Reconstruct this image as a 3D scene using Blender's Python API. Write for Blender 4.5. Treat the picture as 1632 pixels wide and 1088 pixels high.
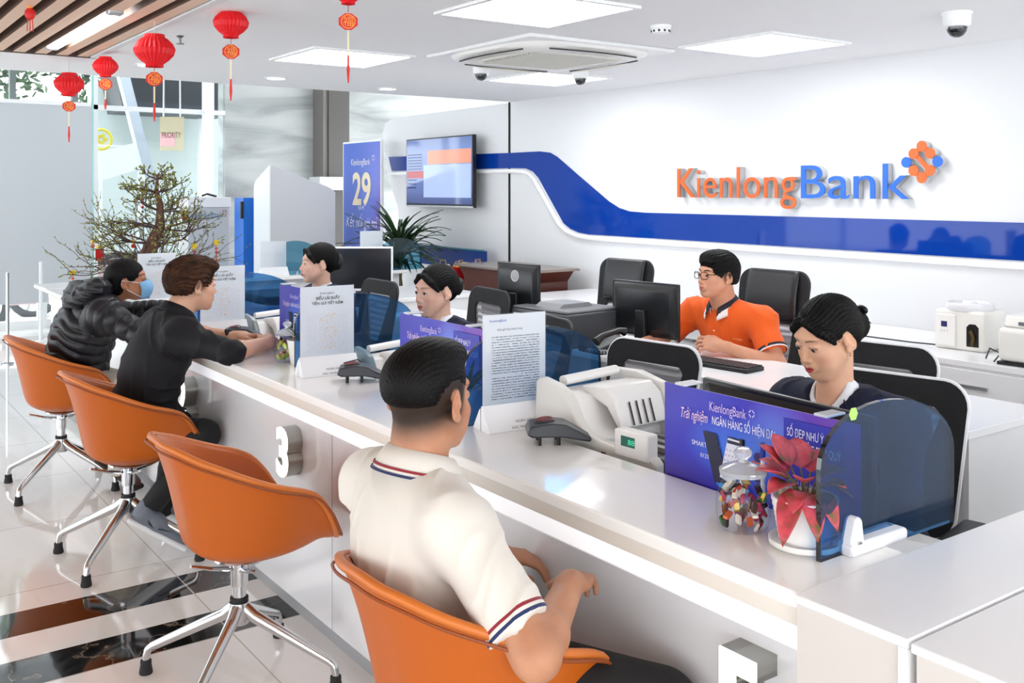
import bpy, math, random
import numpy as np
from mathutils import Vector, Matrix, Euler
for o in list(bpy.data.objects): bpy.data.objects.remove(o)
SC = bpy.context.scene
COL = SC.collection
PI = math.pi
# ---------------------------------------------------------------- camera
CAMH = 1.52
FPX = 1578.0
AZ = math.atan2(1131.0, 1578.0)
cam_d = bpy.data.cameras.new('camera'); cam = bpy.data.objects.new('camera', cam_d); COL.objects.link(cam)
cam.location = (0, 0, CAMH); cam.rotation_euler = (PI/2, 0, -AZ)
cam_d.sensor_width = 36; cam_d.lens = FPX/1632*36; cam_d.shift_y = -(544-303)/1632.0
cam_d.clip_start = .05; cam_d.clip_end = 200
SC.camera = cam
# ---------------------------------------------------------------- world and exposure
w = bpy.data.worlds.new('daylight'); SC.world = w; w.use_nodes = True
bg = w.node_tree.nodes['Background']; bg.inputs[0].default_value = (.93, .965, 1, 1); bg.inputs[1].default_value = 2.5
vs = SC.view_settings; vs.view_transform = 'Standard'; vs.look = 'None'; vs.gamma = 1; vs.use_curve_mapping = False
vs.exposure = 0.66
CEIL = 2.30; HC = .85
CS, CC = math.sin(AZ), math.cos(AZ)
def ray(px, py):
    u = (px-816)/FPX; v = (303-py)/FPX
    return (CS+u*CC, CC-u*CS, v)
def atz(px, py, z): r = ray(px, py); t = (z-CAMH)/r[2]; return (r[0]*t, r[1]*t, z)
def atx(px, py, x): r = ray(px, py); t = x/r[0]; return (x, r[1]*t, CAMH+r[2]*t)
def aty(px, py, y): r = ray(px, py); t = y/r[1]; return (r[0]*t, y, CAMH+r[2]*t)
def atD(px, py, d): r = ray(px, py); return (r[0]*d, r[1]*d, CAMH+r[2]*d)

# ---------------------------------------------------------------- materials
def srgb(h):
    if isinstance(h, (tuple, list)): return tuple(h[:3])
    h = h.lstrip('#'); c = [int(h[i:i+2], 16)/255 for i in (0, 2, 4)]
    return tuple(x/12.92 if x <= .04045 else ((x+.055)/1.055)**2.4 for x in c)
_M = {}
def mat(name, col='#ffffff', rough=.5, metal=0, spec=.5, emit=0, ecol=None, coat=0, bump=None, trans=0, sheen=0, sss=0, alpha=None):
    if name in _M: return _M[name]
    m = bpy.data.materials.new(name); m.use_nodes = True; nt = m.node_tree; b = nt.nodes['Principled BSDF']
    c = srgb(col)+(1,)
    b.inputs['Base Color'].default_value = c; b.inputs['Roughness'].default_value = rough
    b.inputs['Metallic'].default_value = metal; b.inputs['Specular IOR Level'].default_value = spec
    if emit: b.inputs['Emission Color'].default_value = srgb(ecol or col)+(1,); b.inputs['Emission Strength'].default_value = emit
    if coat: b.inputs['Coat Weight'].default_value = coat; b.inputs['Coat Roughness'].default_value = .05
    if trans: b.inputs['Transmission Weight'].default_value = trans
    if sheen: b.inputs['Sheen Weight'].default_value = sheen
    if sss: b.inputs['Subsurface Weight'].default_value = sss; b.inputs['Subsurface Radius'].default_value = (.02, .008, .004); b.inputs['Subsurface Scale'].default_value = .3
    if bump:   # (scale, strength, (sx,sy,sz))
        tc = nt.nodes.new('ShaderNodeTexCoord'); mp = nt.nodes.new('ShaderNodeMapping'); n = nt.nodes.new('ShaderNodeTexNoise'); bp = nt.nodes.new('ShaderNodeBump')
        mp.inputs['Scale'].default_value = bump[2] if len(bump) > 2 else (1, 1, 1)
        n.inputs['Scale'].default_value = bump[0]; n.inputs['Detail'].default_value = 4
        bp.inputs['Strength'].default_value = bump[1]; bp.inputs['Distance'].default_value = .004
        nt.links.new(tc.outputs['Object'], mp.inputs[0]); nt.links.new(mp.outputs[0], n.inputs['Vector'])
        nt.links.new(n.outputs[0], bp.inputs['Height']); nt.links.new(bp.outputs[0], b.inputs['Normal'])
    _M[name] = m
    return m
def pane(name, tint, refl=.9, ior=1.45, haze=0, hcol='#ffffff'):
    """clear or tinted sheet glass: coloured transmission with fresnel reflection"""
    if name in _M: return _M[name]
    m = bpy.data.materials.new(name); m.use_nodes = True; nt = m.node_tree; N = nt.nodes; L = nt.links
    for n in list(N): N.remove(n)
    out = N.new('ShaderNodeOutputMaterial'); tr = N.new('ShaderNodeBsdfTransparent'); gl = N.new('ShaderNodeBsdfGlossy')
    fr = N.new('ShaderNodeLayerWeight'); fr.inputs[0].default_value = .5; pw = N.new('ShaderNodeMath'); pw.operation = 'POWER'; pw.inputs[1].default_value = 5; ad = N.new('ShaderNodeMath'); ad.operation = 'MULTIPLY_ADD'; ad.inputs[1].default_value = refl; ad.inputs[2].default_value = .04; mx = N.new('ShaderNodeMixShader')
    tr.inputs[0].default_value = srgb(tint)+(1,); gl.inputs['Roughness'].default_value = .02; gl.inputs[0].default_value = (refl, refl, refl, 1)
    L.new(fr.outputs['Facing'], pw.inputs[0]); L.new(pw.outputs[0], ad.inputs[0]); L.new(ad.outputs[0], mx.inputs[0]); L.new(tr.outputs[0], mx.inputs[1]); L.new(gl.outputs[0], mx.inputs[2])
    last = mx
    if haze:
        d = N.new('ShaderNodeBsdfDiffuse'); d.inputs[0].default_value = srgb(hcol)+(1,)
        tl = N.new('ShaderNodeBsdfTranslucent'); tl.inputs[0].default_value = srgb(hcol)+(1,)
        m1 = N.new('ShaderNodeMixShader'); m1.inputs[0].default_value = .5; L.new(d.outputs[0], m1.inputs[1]); L.new(tl.outputs[0], m1.inputs[2])
        m2 = N.new('ShaderNodeMixShader'); m2.inputs[0].default_value = haze; L.new(mx.outputs[0], m2.inputs[1]); L.new(m1.outputs[0], m2.inputs[2]); last = m2
    L.new(last.outputs[0], out.inputs[0]); _M[name] = m
    return m
def nodes(name):
    m = bpy.data.materials.new(name); m.use_nodes = True; nt = m.node_tree
    return m, nt, nt.nodes['Principled BSDF']
def ramp(nt, stops, interp='LINEAR'):
    r = nt.nodes.new('ShaderNodeValToRGB'); cr = r.color_ramp; cr.interpolation = interp
    while len(cr.elements) < len(stops): cr.elements.new(.5)
    for e, (p, c) in zip(cr.elements, stops): e.position = p; e.color = srgb(c)+(1,)
    return r

# ---------------------------------------------------------------- mesh builder
class MB:
    def __init__(s): s.v = []; s.f = []; s.m = []; s.cur = 0
    def add(s, vs_, fs):
        n = len(s.v); s.v += [tuple(p) for p in vs_]; s.f += [tuple(i+n for i in f) for f in fs]; s.m += [s.cur]*len(fs); return s
    def box(s, c, d, R=None, taper=1):
        hx, hy, hz = d[0]/2, d[1]/2, d[2]/2
        P = []
        for z in (-1, 1):
            t = taper if z > 0 else 1
            for x, y in ((-1, -1), (1, -1), (1, 1), (-1, 1)): P.append(Vector((x*hx*t, y*hy*t, z*hz)))
        if R is not None: P = [R @ p for p in P]
        c = Vector(c)
        return s.add([p+c for p in P], [(3, 2, 1, 0), (4, 5, 6, 7), (0, 1, 5, 4), (1, 2, 6, 5), (2, 3, 7, 6), (3, 0, 4, 7)])
    def bb(s, x0, x1, y0, y1, z0, z1): return s.box(((x0+x1)/2, (y0+y1)/2, (z0+z1)/2), (abs(x1-x0), abs(y1-y0), abs(z1-z0)))
    def tube(s, path, r, n=8, cap=True, flat=1):
        path = [Vector(p) for p in path]; k = len(path); rs = r if isinstance(r, (list, tuple)) else [r]*k
        V = []; F = []
        up = None
        for i, p in enumerate(path):
            t = (path[min(i+1, k-1)]-path[max(i-1, 0)])
            if t.length < 1e-9: t = Vector((0, 0, 1))
            t.normalize()
            if up is None:
                up = Vector((0, 0, 1)) if abs(t.z) < .9 else Vector((1, 0, 0))
            a = t.cross(up)
            if a.length < 1e-6: a = t.orthogonal()
            a.normalize(); b = a.cross(t).normalized(); up = b
            for j in range(n):
                q = 2*PI*j/n; V.append(p+(a*math.cos(q)+b*math.sin(q)*flat)*rs[i])
        for i in range(k-1):
            for j in range(n):
                F.append((i*n+j, i*n+(j+1) % n, (i+1)*n+(j+1) % n, (i+1)*n+j))
        if cap: F.append(tuple(range(n))[::-1]); F.append(tuple((k-1)*n+j for j in range(n)))
        return s.add(V, F)
    def cyl(s, a, b, r, n=24, r2=None): return s.tube([a, b], [r, r if r2 is None else r2], n)
    def lathe(s, prof, c=(0, 0, 0), n=32, R=None, wob=None):
        V = []; F = []; k = len(prof); c = Vector(c)
        for (r, z) in prof:
            for j in range(n):
                q = 2*PI*j/n; rr = max(r, 1e-5)*(wob(q) if wob else 1); p = Vector((rr*math.cos(q), rr*math.sin(q), z))
                V.append((R @ p if R is not None else p)+c)
        for i in range(k-1):
            for j in range(n): F.append((i*n+j, i*n+(j+1) % n, (i+1)*n+(j+1) % n, (i+1)*n+j))
        F.append(tuple(range(n))[::-1]); F.append(tuple((k-1)*n+j for j in range(n)))
        return s.add(V, F)
    def ball(s, c, r, n=16, m=10, R=None):
        r = r if isinstance(r, (tuple, list)) else (r, r, r); V = []; F = []; c = Vector(c)
        for i in range(m+1):
            t = PI*i/m
            for j in range(n):
                q = 2*PI*j/n; p = Vector((r[0]*math.sin(t)*math.cos(q), r[1]*math.sin(t)*math.sin(q), r[2]*math.cos(t)))
                V.append((R @ p if R is not None else p)+c)
        for i in range(m):
            for j in range(n): F.append((i*n+j, (i+1)*n+j, (i+1)*n+(j+1) % n, i*n+(j+1) % n))
        return s.add(V, F)
    def prism(s, poly, fn, t0, t1):
        """poly of 2D points, fn(a,b,t)->3D"""
        n = len(poly); V = [fn(a, b, t0) for a, b in poly]+[fn(a, b, t1) for a, b in poly]
        F = [tuple(range(n))[::-1], tuple(range(n, 2*n))]+[(i, (i+1) % n, n+(i+1) % n, n+i) for i in range(n)]
        return s.add(V, F)
    def grid(s, P, closed_u=False):
        nu = len(P); nv = len(P[0]); V = [p for row in P for p in row]; F = []
        for i in range(nu if closed_u else nu-1):
            for j in range(nv-1):
                i2 = (i+1) % nu; F.append((i*nv+j, i2*nv+j, i2*nv+j+1, i*nv+j+1))
        return s.add(V, F)
    def quad(s, a, b, c, d): return s.add([a, b, c, d], [(0, 1, 2, 3)])
    def mesh(s, name, mats, smooth=True, angle=40):
        me = bpy.data.meshes.new(name); me.from_pydata(s.v, [], s.f)
        for m in (mats if isinstance(mats, (list, tuple)) else [mats]): me.materials.append(m)
        me.polygons.foreach_set('material_index', s.m)
        me.polygons.foreach_set('use_smooth', [smooth]*len(s.f))
        me.validate(); me.update()
        import bmesh
        bm = bmesh.new(); bm.from_mesh(me); bmesh.ops.recalc_face_normals(bm, faces=bm.faces); bm.to_mesh(me); bm.free()
        if smooth: me.set_sharp_from_angle(angle=math.radians(angle))
        return me
    def obj(s, name, mats, parent=None, smooth=True, bevel=0, seg=2, loc=None, rot=None, angle=40, solid=0, sub=0):
        me = s.mesh(name, mats, smooth, angle); o = bpy.data.objects.new(name, me); COL.objects.link(o)
        if parent: o.parent = parent
        if loc: o.location = loc
        if rot: o.rotation_euler = rot
        if solid: md = o.modifiers.new('solid', 'SOLIDIFY'); md.thickness = solid; md.offset = 0
        if sub: md = o.modifiers.new('sub', 'SUBSURF'); md.levels = sub; md.render_levels = sub
        if bevel:
            md = o.modifiers.new('bevel', 'BEVEL'); md.width = bevel; md.segments = seg; md.limit_method = 'ANGLE'; md.angle_limit = math.radians(35); md.harden_normals = False
        return o
def thing(name, label, cat, loc=(0, 0, 0), rz=0, group=None):
    o = bpy.data.objects.new(name, None); COL.objects.link(o); o.empty_display_size = .1
    o.location = loc; o.rotation_euler = (0, 0, rz); o['label'] = label; o['category'] = cat
    if group: o['group'] = group
    return o
def tag(o, label, cat, group=None, kind=None):
    o['label'] = label; o['category'] = cat
    if group: o['group'] = group
    if kind: o['kind'] = kind
    return o
def struct(o): o['kind'] = 'structure'; return o
def dup(root, loc=None, rz=None, label=None, group=None):
    r = root.copy(); COL.objects.link(r)
    if loc is not None: r.location = loc
    if rz is not None: r.rotation_euler = (0, 0, rz)
    if label: r['label'] = label
    if group: r['group'] = group
    for ch in list(root.children):
        c = ch.copy(); COL.objects.link(c); c.parent = r
        for g in list(ch.children):
            d = g.copy(); COL.objects.link(d); d.parent = c
    return r
def text_mesh(txt, size, depth=0, align='LEFT', shear=0, offset=0, spacing=1, res=4):
    cu = bpy.data.curves.new('lettering', 'FONT'); cu.body = txt; cu.size = size; cu.extrude = depth; cu.align_x = align; cu.shear = shear; cu.offset = offset
    cu.space_character = spacing; cu.resolution_u = res
    o = bpy.data.objects.new('lettering', cu); COL.objects.link(o)
    dg = bpy.context.evaluated_depsgraph_get(); me = bpy.data.meshes.new_from_object(o.evaluated_get(dg))
    bpy.data.objects.remove(o); bpy.data.curves.remove(cu)
    return me
def lettering(txt, size, mats, parent, M4, depth=0, name='lettering', width=None, **k):
    """text laid in the plane of matrix M4 (x along the writing, y up, z out)"""
    me = text_mesh(txt, size, depth, **k)
    if width and len(me.vertices):
        xs = [v.co.x for v in me.vertices]; wd = max(xs)-min(xs)
        me.transform(Matrix.Diagonal((width/wd, 1, 1, 1)))
    me.transform(M4)
    me.materials.clear()
    for m in (mats if isinstance(mats, (list, tuple)) else [mats]): me.materials.append(m)
    o = bpy.data.objects.new(name, me); COL.objects.link(o)
    if parent: o.parent = parent
    return o
def plane_mat(origin, xdir, updir):
    x = Vector(xdir).normalized(); y = Vector(updir).normalized(); z = x.cross(y)
    M = Matrix(((x.x, y.x, z.x, origin[0]), (x.y, y.y, z.y, origin[1]), (x.z, y.z, z.z, origin[2]), (0, 0, 0, 1)))
    return M

# common materials
WHITE = mat('white_gloss_laminate', '#f2f2f3', .25, spec=.5)
WHITEW = mat('white_wall_paint', '#e3e4e6', .55)
CREAM = mat('cream_stone', '#e6dfd3', .2)
BLACK = mat('black_plastic', '#17181b', .45)
BLACKS = mat('black_satin', '#0c0c0e', .3)
CHROME = mat('polished_aluminium', '#cfd0d2', .12, metal=1)
GREYP = mat('grey_plastic', '#54575c', .45)
ORANGE = mat('orange_leather', '#bd5c10', .42, spec=.4, bump=(90, .12))
RUBBER = mat('black_rubber', '#1d1d1e', .7)
PAPER = mat('white_paper', '#f4f5f8', .6)
# ---------------------------------------------------------------- room
WX = 5.10   # long feature wall
def floor_mat():
    m, nt, b = nodes('polished_marble_tile'); N = nt.nodes; L = nt.links
    tc = N.new('ShaderNodeTexCoord'); sp = N.new('ShaderNodeSeparateXYZ'); L.new(tc.outputs['Object'], sp.inputs[0])
    # white marble with soft grey-beige veins
    mp = N.new('ShaderNodeMapping'); mp.inputs['Scale'].default_value = (2.2, .5, 1); mp.inputs['Rotation'].default_value = (0, 0, 1.2); L.new(tc.outputs['Object'], mp.inputs[0])
    n1 = N.new('ShaderNodeTexNoise'); n1.inputs['Scale'].default_value = 1.6; n1.inputs['Detail'].default_value = 8; n1.inputs['Distortion'].default_value = 1.2; L.new(mp.outputs[0], n1.inputs['Vector'])
    r1 = ramp(nt, [(0, '#e9e7e0'), (.42, '#f5f4f0'), (.5, '#fbfbf9'), (1, '#fcfcfb')]); L.new(n1.outputs[0], r1.inputs[0])
    # black marble with veins
    n2 = N.new('ShaderNodeTexVoronoi'); n2.feature = 'DISTANCE_TO_EDGE'; n2.inputs['Scale'].default_value = 3.4
    nz = N.new('ShaderNodeTexNoise'); nz.inputs['Scale'].default_value = 4; nz.inputs['Detail'].default_value = 6; L.new(tc.outputs['Object'], nz.inputs['Vector'])
    mx = N.new('ShaderNodeMix'); mx.data_type = 'VECTOR'; mx.inputs[0].default_value = .35; L.new(tc.outputs['Object'], mx.inputs[4]); L.new(nz.outputs[1], mx.inputs[5]); L.new(mx.outputs[1], n2.inputs['Vector'])
    r2 = ramp(nt, [(0, '#8a7f72'), (.008, '#3a332d'), (.03, '#141414'), (1, '#191817')]); L.new(n2.outputs[0], r2.inputs[0])
    def m_(op, a, b_=None, v=None):
        n = N.new('ShaderNodeMath'); n.operation = op; L.new(a, n.inputs[0])
        if b_ is not None: L.new(b_, n.inputs[1])
        if v is not None: n.inputs[1].default_value = v
        return n.outputs[0]
    X, Y = sp.outputs[0], sp.outputs[1]
    def band(c, lo, hi): return m_('MULTIPLY', m_('GREATER_THAN', c, v=lo), m_('LESS_THAN', c, v=hi))
    st = m_('MAXIMUM', band(Y, 3.325, 3.535), band(Y, 3.73, 3.94))
    # cut off under the counter and far left
    col = N.new('ShaderNodeMix'); col.data_type = 'RGBA'; L.new(st, col.inputs[0]); L.new(r1.outputs[0], col.inputs[6]); L.new(r2.outputs[0], col.inputs[7])
    def joint(c, off, per):
        f = m_('FRACT', m_('DIVIDE', m_('ADD', c, v=off), v=per)); return m_('LESS_THAN', m_('ABSOLUTE', m_('SUBTRACT', f, v=.5)), v=.0028/per)
    j = m_('MAXIMUM', joint(X, .0, .8), joint(Y, .275, .8))
    c2 = N.new('ShaderNodeMix'); c2.data_type = 'RGBA'; L.new(j, c2.inputs[0]); L.new(col.outputs[2], c2.inputs[6]); c2.inputs[7].default_value = srgb('#c9c6bf')+(1,)
    L.new(c2.outputs[2], b.inputs['Base Color']); b.inputs['Roughness'].default_value = .06; b.inputs['Specular IOR Level'].default_value = .6
    b.inputs['Coat Weight'].default_value = .3; b.inputs['Coat Roughness'].default_value = .03
    return m
struct(MB().bb(-6, 9, -3, 11.7, -.1, 0).obj('floor', floor_mat(), smooth=False))
def marble_mat():
    m, nt, b = nodes('grey_veined_marble'); N = nt.nodes; L = nt.links
    tc = N.new('ShaderNodeTexCoord'); mp = N.new('ShaderNodeMapping'); mp.inputs['Scale'].default_value = (.35, 1, 1.9); mp.inputs['Rotation'].default_value = (0, .35, 0); L.new(tc.outputs['Object'], mp.inputs[0])
    n1 = N.new('ShaderNodeTexNoise'); n1.inputs['Scale'].default_value = 2.2; n1.inputs['Detail'].default_value = 9; n1.inputs['Distortion'].default_value = .8; L.new(mp.outputs[0], n1.inputs['Vector'])
    r1 = ramp(nt, [(.25, '#8f9392'), (.45, '#aeb2b1'), (.55, '#bcc0be'), (.75, '#c9ccca')]); L.new(n1.outputs[0], r1.inputs[0])
    L.new(r1.outputs[0], b.inputs['Base Color']); b.inputs['Roughness'].default_value = .25
    return m
MARBLE = marble_mat()
FY = 11.7   # street facade
# ceiling: white plaster with square openings for the lay-in lights, wooden slats on the near left
HOLES = []
lights_c = [(4.18, 3.52), (2.57, 3.41), (2.57, 5.30), (4.22, 5.46)]
CW = mat('white_ceiling_plaster', '#f3f3f4', .8)
struct(MB().bb(1.41, WX+.3, -3, 6.18, CEIL, CEIL+.15).bb(-6, 1.41, -3, -1.2, CEIL, CEIL+.15).bb(-6, WX+.3, 6.18, 7.12, CEIL, CEIL+.15).obj('ceiling', CW, smooth=False))
struct(MB().bb(-6, 9, 7.12, 11.9, 3.6, 3.75).bb(-6, 9, 7.0, 7.12, CEIL, 3.75).obj('ceiling_high', CW, smooth=False))
# wooden slat ceiling
SL = mat('light_oak_slat', '#e6c3a8', .5, bump=(40, .15, (8, .5, 8))); SLS = mat('shaded_slat_side', '#6a4f40', .6)  # slat sides carry their shade as a darker brown; lit bottoms stay pale
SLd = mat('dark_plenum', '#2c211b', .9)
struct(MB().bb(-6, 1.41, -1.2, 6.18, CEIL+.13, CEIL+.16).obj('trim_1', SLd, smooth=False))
sl = thing('slat_ceiling', 'suspended ceiling of long parallel oak slats above the waiting area', 'slat ceiling', (0, 0, CEIL))
mb = MB(); nsl = 0
x = 1.36
while x > -3.2 and nsl < 42:
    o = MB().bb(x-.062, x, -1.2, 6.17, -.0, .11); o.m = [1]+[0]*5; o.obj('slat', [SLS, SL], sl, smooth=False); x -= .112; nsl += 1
MB().bb(1.372, 1.41, -1.2, 6.18, -.005, .13).obj('edge_trim', WHITEW, sl, smooth=False)
MB().bb(-6, 1.41, 6.16, 6.18, -.005, .13).obj('end_trim', mat('bronze_trim', '#5a4a40', .5), sl, smooth=False)
# linear tube light between the slats
tl = thing('linear_tube_light', 'lit white linear tube lamp running between oak ceiling slats', 'ceiling lamp', (1.11, 4.56, CEIL))
MB().bb(-.03, .03, 0, 1.28, -.012, .04).obj('diffuser', mat('tube_glow', '#ffffff', .4, emit=9), tl, bevel=.01)
for e0, e1 in ((-.06, 0), (1.28, 1.33)): MB().bb(-.032, .032, e0, e1, -.014, .05).obj('end_cap', mat('grey_end_cap', '#b9bcc0', .3, metal=.6), tl, bevel=.006)
# long wall with the blue band
def zy(o): return lambda a, b, t: (o+t, a, b)
struct(MB().bb(WX, WX+.2, -3, 7.14, 0, CEIL+.1).obj('wall_right', WHITEW, smooth=False))
BLUEG = mat('deep_blue_back_painted_glass', '#0a3a98', .04, spec=.35)
# wall end panel carrying the television (beyond the dark joint)
pp = [atx(*q, WX) for q in ((817, 166), (650, 185), (628, 188), (614, 196), (610, 212), (612, 240), (621, 290), (634, 330), (638, 380), (640, 440))]
poly = [(7.17, .0), (7.17, CEIL-.005)]+[(p[1], p[2]) for p in pp[1:]]+[(pp[-1][1], 0)]
struct(MB().prism(poly, zy(WX), 0, .12).obj('wall_end_panel', WHITEW, smooth=False))
struct(MB().bb(WX-.003, WX+.2, 7.139, 7.168, 0, CEIL).obj('trim_2', mat('black_shadow_gap', '#050505', .8), smooth=False))
# blue band outline (y,z) on the wall
top = [(9.37, 1.875), (7.10, 1.85), (6.70, 1.85), (6.56, 1.835), (6.47, 1.80), (6.17, 1.63), (5.82, 1.435), (5.70, 1.385), (5.58, 1.36), (5.4, 1.353), (2.40, 1.353)]
bot = [(2.40, 1.215), (2.44, 1.185), (2.50, 1.165), (2.60, 1.158), (2.84, 1.158), (6.05, 1.168), (6.18, 1.178), (6.29, 1.205), (6.38, 1.25), (6.72, 1.625), (6.80, 1.68), (6.90, 1.708), (7.10, 1.715), (9.30, 1.725)]
struct(MB().prism(top+bot, zy(WX), -.008, .02).obj('wall_blue_band', BLUEG, smooth=False))
# white light lip below the band
mb = MB(); pts = [(2.30, 1.30), (2.31, 1.22), (2.36, 1.165), (2.46, 1.138), (2.60, 1.130)]+[(2.84, 1.130), (6.05, 1.14), (6.2, 1.152), (6.33, 1.185), (6.43, 1.24), (6.77, 1.615), (6.84, 1.66), (6.92, 1.68), (7.10, 1.688), (9.28, 1.698)]
mb.tube([(WX-.014, y, z) for y, z in pts], .020, 8)
struct(mb.obj('trim_3', mat('white_lip', '#ffffff', .3), smooth=True))
struct(MB().bb(WX-.03, WX, 1.2, 2.13, 0, 1.12).obj('wall_side_panel', mat('pale_grey_panel', '#d9dad8', .4), smooth=False))
# marble back wall + column + facade
struct(MB().bb(4.12, 9, FY-.05, FY+.2, 0, 3.6).obj('wall_back', MARBLE, smooth=False))
cx0 = aty(515, 150, FY-.35)[0]; cx1 = aty(555, 150, FY-.35)[0]
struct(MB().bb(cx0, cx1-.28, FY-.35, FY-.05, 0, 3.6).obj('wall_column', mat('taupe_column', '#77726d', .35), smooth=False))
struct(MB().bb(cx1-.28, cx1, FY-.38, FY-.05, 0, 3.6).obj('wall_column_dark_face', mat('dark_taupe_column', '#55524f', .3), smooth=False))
AL = mat('white_window_frame', '#f4f5f5', .35)
GREYF = mat('grey_window_post', '#7c8482', .4, metal=.3)
GL = pane('clear_sheet_glass', '#fafdfd', .55)
def wx(px): return aty(px, 200, FY)[0]
# window_1: near glazed bay with clerestory, window_2: bay beside the marble
def win(i, x0, x1, posts, low):
    r = thing('window_%d' % i, '', '', (0, 0, 0)); del r['label']; del r['category']; struct(r)
    MB().bb(x0, x1, FY-.01, FY+.0, .05, 3.6).obj('glass', GL, r, smooth=False)
    m = MB().bb(x0, x1, FY-.05, FY+.05, 2.42, 2.47).bb(x0, x1, FY-.06, FY+.06, 0, .12)
    m.bb(x0-.03, x0+.03, FY-.05, FY+.05, 0, 3.6)
    m.obj('window_frame', AL, r, smooth=False)
    for p in posts: MB().bb(wx(p)-.03, wx(p)+.03, FY-.07, FY+.03, 2.47, 3.6).obj('post', GREYF, r, smooth=False)
    for p in low: MB().bb(wx(p)-.045, wx(p)+.045, FY-.07, FY+.03, 0, 2.45).obj('post', AL, r, smooth=False)
    return r
win(1, -6, wx(150), [-160, 19, 118], [-140, 66])
win(2, wx(150), 4.12, [], [])
struct(MB().bb(wx(324), wx(336), FY-.12, FY+.05, 0, 3.6).obj('trim_4', AL, smooth=False))
struct(MB().bb(-6, wx(150)+.01, FY-.62, FY-.05, .0, .03).obj('trim_5', mat('pale_stone_sill', '#e9e9e6', .3), smooth=False))
# frosted board in front of the glass
FR = mat('frosted_board', '#c6cacd', .6)
bd = thing('frosted_screen', 'large frosted white screen standing against the street window', 'screen', (0, FY-.25, 0))
x1 = aty(149, 300, FY-.25)[0]
MB().bb(-4, x1-.02, -.01, .01, .33, 2.44).obj('panel', FR, bd, smooth=False)
MB().bb(x1-.02, x1, -.012, .012, .02, 3.0).obj('glass_edge', mat('aqua_glass_edge', '#a9dcd8', .1), bd, smooth=False)
MB().bb(-4, x1-.03, -.02, .02, 2.43, 2.47).obj('rail', AL, bd, smooth=False)
# foot rail posts
for i, (px, lab) in enumerate(((12, 'slim chrome guard post standing nearest the left edge by the window'), (65, 'white guard post standing right of the chrome one by the window'))):
    p = atz(px, 560 if i == 0 else 545, 0); p = (aty(px, 500, 9.6+i*1.2)[0], 9.6+i*1.2, 0)
    o = MB().lathe([(.055, 0), (.055, .012), (.016, .02), (.016, .78), (.019, .80), (.0, .81)], n=16).obj('guard_post', CHROME if i == 0 else AL, loc=p)
    tag(o, lab, 'post')
# ---------------------------------------------------------------- ceiling fittings
GLOW = mat('light_panel_glow', '#ffffff', .4, emit=8.5, ecol='#fbfdff')
pos = ['square lit ceiling panel in front of the blue and orange wall sign', 'square lit ceiling panel at the top edge nearest the air conditioner', 'square lit ceiling panel behind the red lanterns above the teller row', 'farthest square lit ceiling panel, seen just beyond the air conditioner']
for (x, y), lab in zip(lights_c, pos):
    t = thing('ceiling_light', lab, 'ceiling light', (x, y, CEIL), 0, 'square ceiling lights')
    MB().bb(-.295, .295, -.295, .295, -.006, 0).obj('diffuser', GLOW, t, smooth=False)
    m = MB()
    for a in (-1, 1): m.bb(a*.295, a*.32, -.32, .32, -.012, 0).bb(-.295, .295, a*.295, a*.32, -.012, 0)
    m.obj('frame', AL, t, smooth=False)
for (px, py), lab in zip(((440, 124), (618, 141), (236, 103)), ('round recessed downlight left of the marble wall top', 'round recessed downlight nearest the television wall', 'round recessed downlight half hidden behind the lanterns')):
    p = atz(px, py, CEIL); t = thing('downlight', lab, 'downlight', p, 0, 'round downlights')
    MB().lathe([(.0, -.004), (.062, -.004), (.062, 0)], n=32).obj('lens', GLOW, t)
    MB().lathe([(.062, 0), (.062, -.007), (.078, -.004), (.08, 0)], n=32).obj('ring', AL, t)
# cassette air conditioner
ac = thing('air_conditioner', 'square white cassette air conditioner set in the ceiling', 'air conditioner', (3.42, 4.42, CEIL))
MB().bb(-.5, .5, -.5, .5, -.02, 0).obj('trim_frame', AL, ac, bevel=.006)
m = MB()
n = 48
def rsq(r, k, z, nn=48):
    out = []
    for i in range(nn):
        q = 2*PI*i/nn; c, s_ = math.cos(q), math.sin(q); e = (abs(c)**k+abs(s_)**k)**(-1/k); out.append((r*c*e, r*s_*e, z))
    return out
rings = [rsq(.47, 4, -.02), rsq(.46, 4, -.035), rsq(.40, 5, -.05), rsq(.31, 8, -.055), rsq(.30, 10, -.045), rsq(.001, 2, -.045)]
V = [p for r in rings for p in r]; F = []
for i in range(len(rings)-1):
    for j in range(n): F.append((i*n+j, i*n+(j+1) % n, (i+1)*n+(j+1) % n, (i+1)*n+j))
m.add(V, F); m.obj('body', mat('ac_shell', '#f3f2ee', .35), ac)
m = MB()
for i in range(22): m.bb(-.27, .27, -.27+i*.0245, -.258+i*.0245, -.058, -.045)
m.obj('intake_grille', mat('ac_grille', '#d8d6cd', .5), ac, smooth=False)
for i in range(4):
    R = Matrix.Rotation(i*PI/2, 3, 'Z')
    mm = MB(); P = []
    for k in range(9):
        a = -0.27+.54*k/8; b = .355+.028*math.cos(k/8*PI-PI/2)
        P.append(R @ Vector((a, b, -.066)))
    mm.tube(P, [.004+.018*math.sin(PI*k/8) for k in range(9)], 8, flat=.3).obj('louvre', mat('ac_louvre', '#e5e3da', .5), ac)
    mm = MB(); Q = [R @ Vector((-.3+.6*k/8, .40+.03*math.sin(PI*k/8), -.052)) for k in range(9)]
    mm.tube(Q, .006, 6, flat=.6).obj('air_slot', mat('dark_slot', '#3c3b38', .8), ac)
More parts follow.
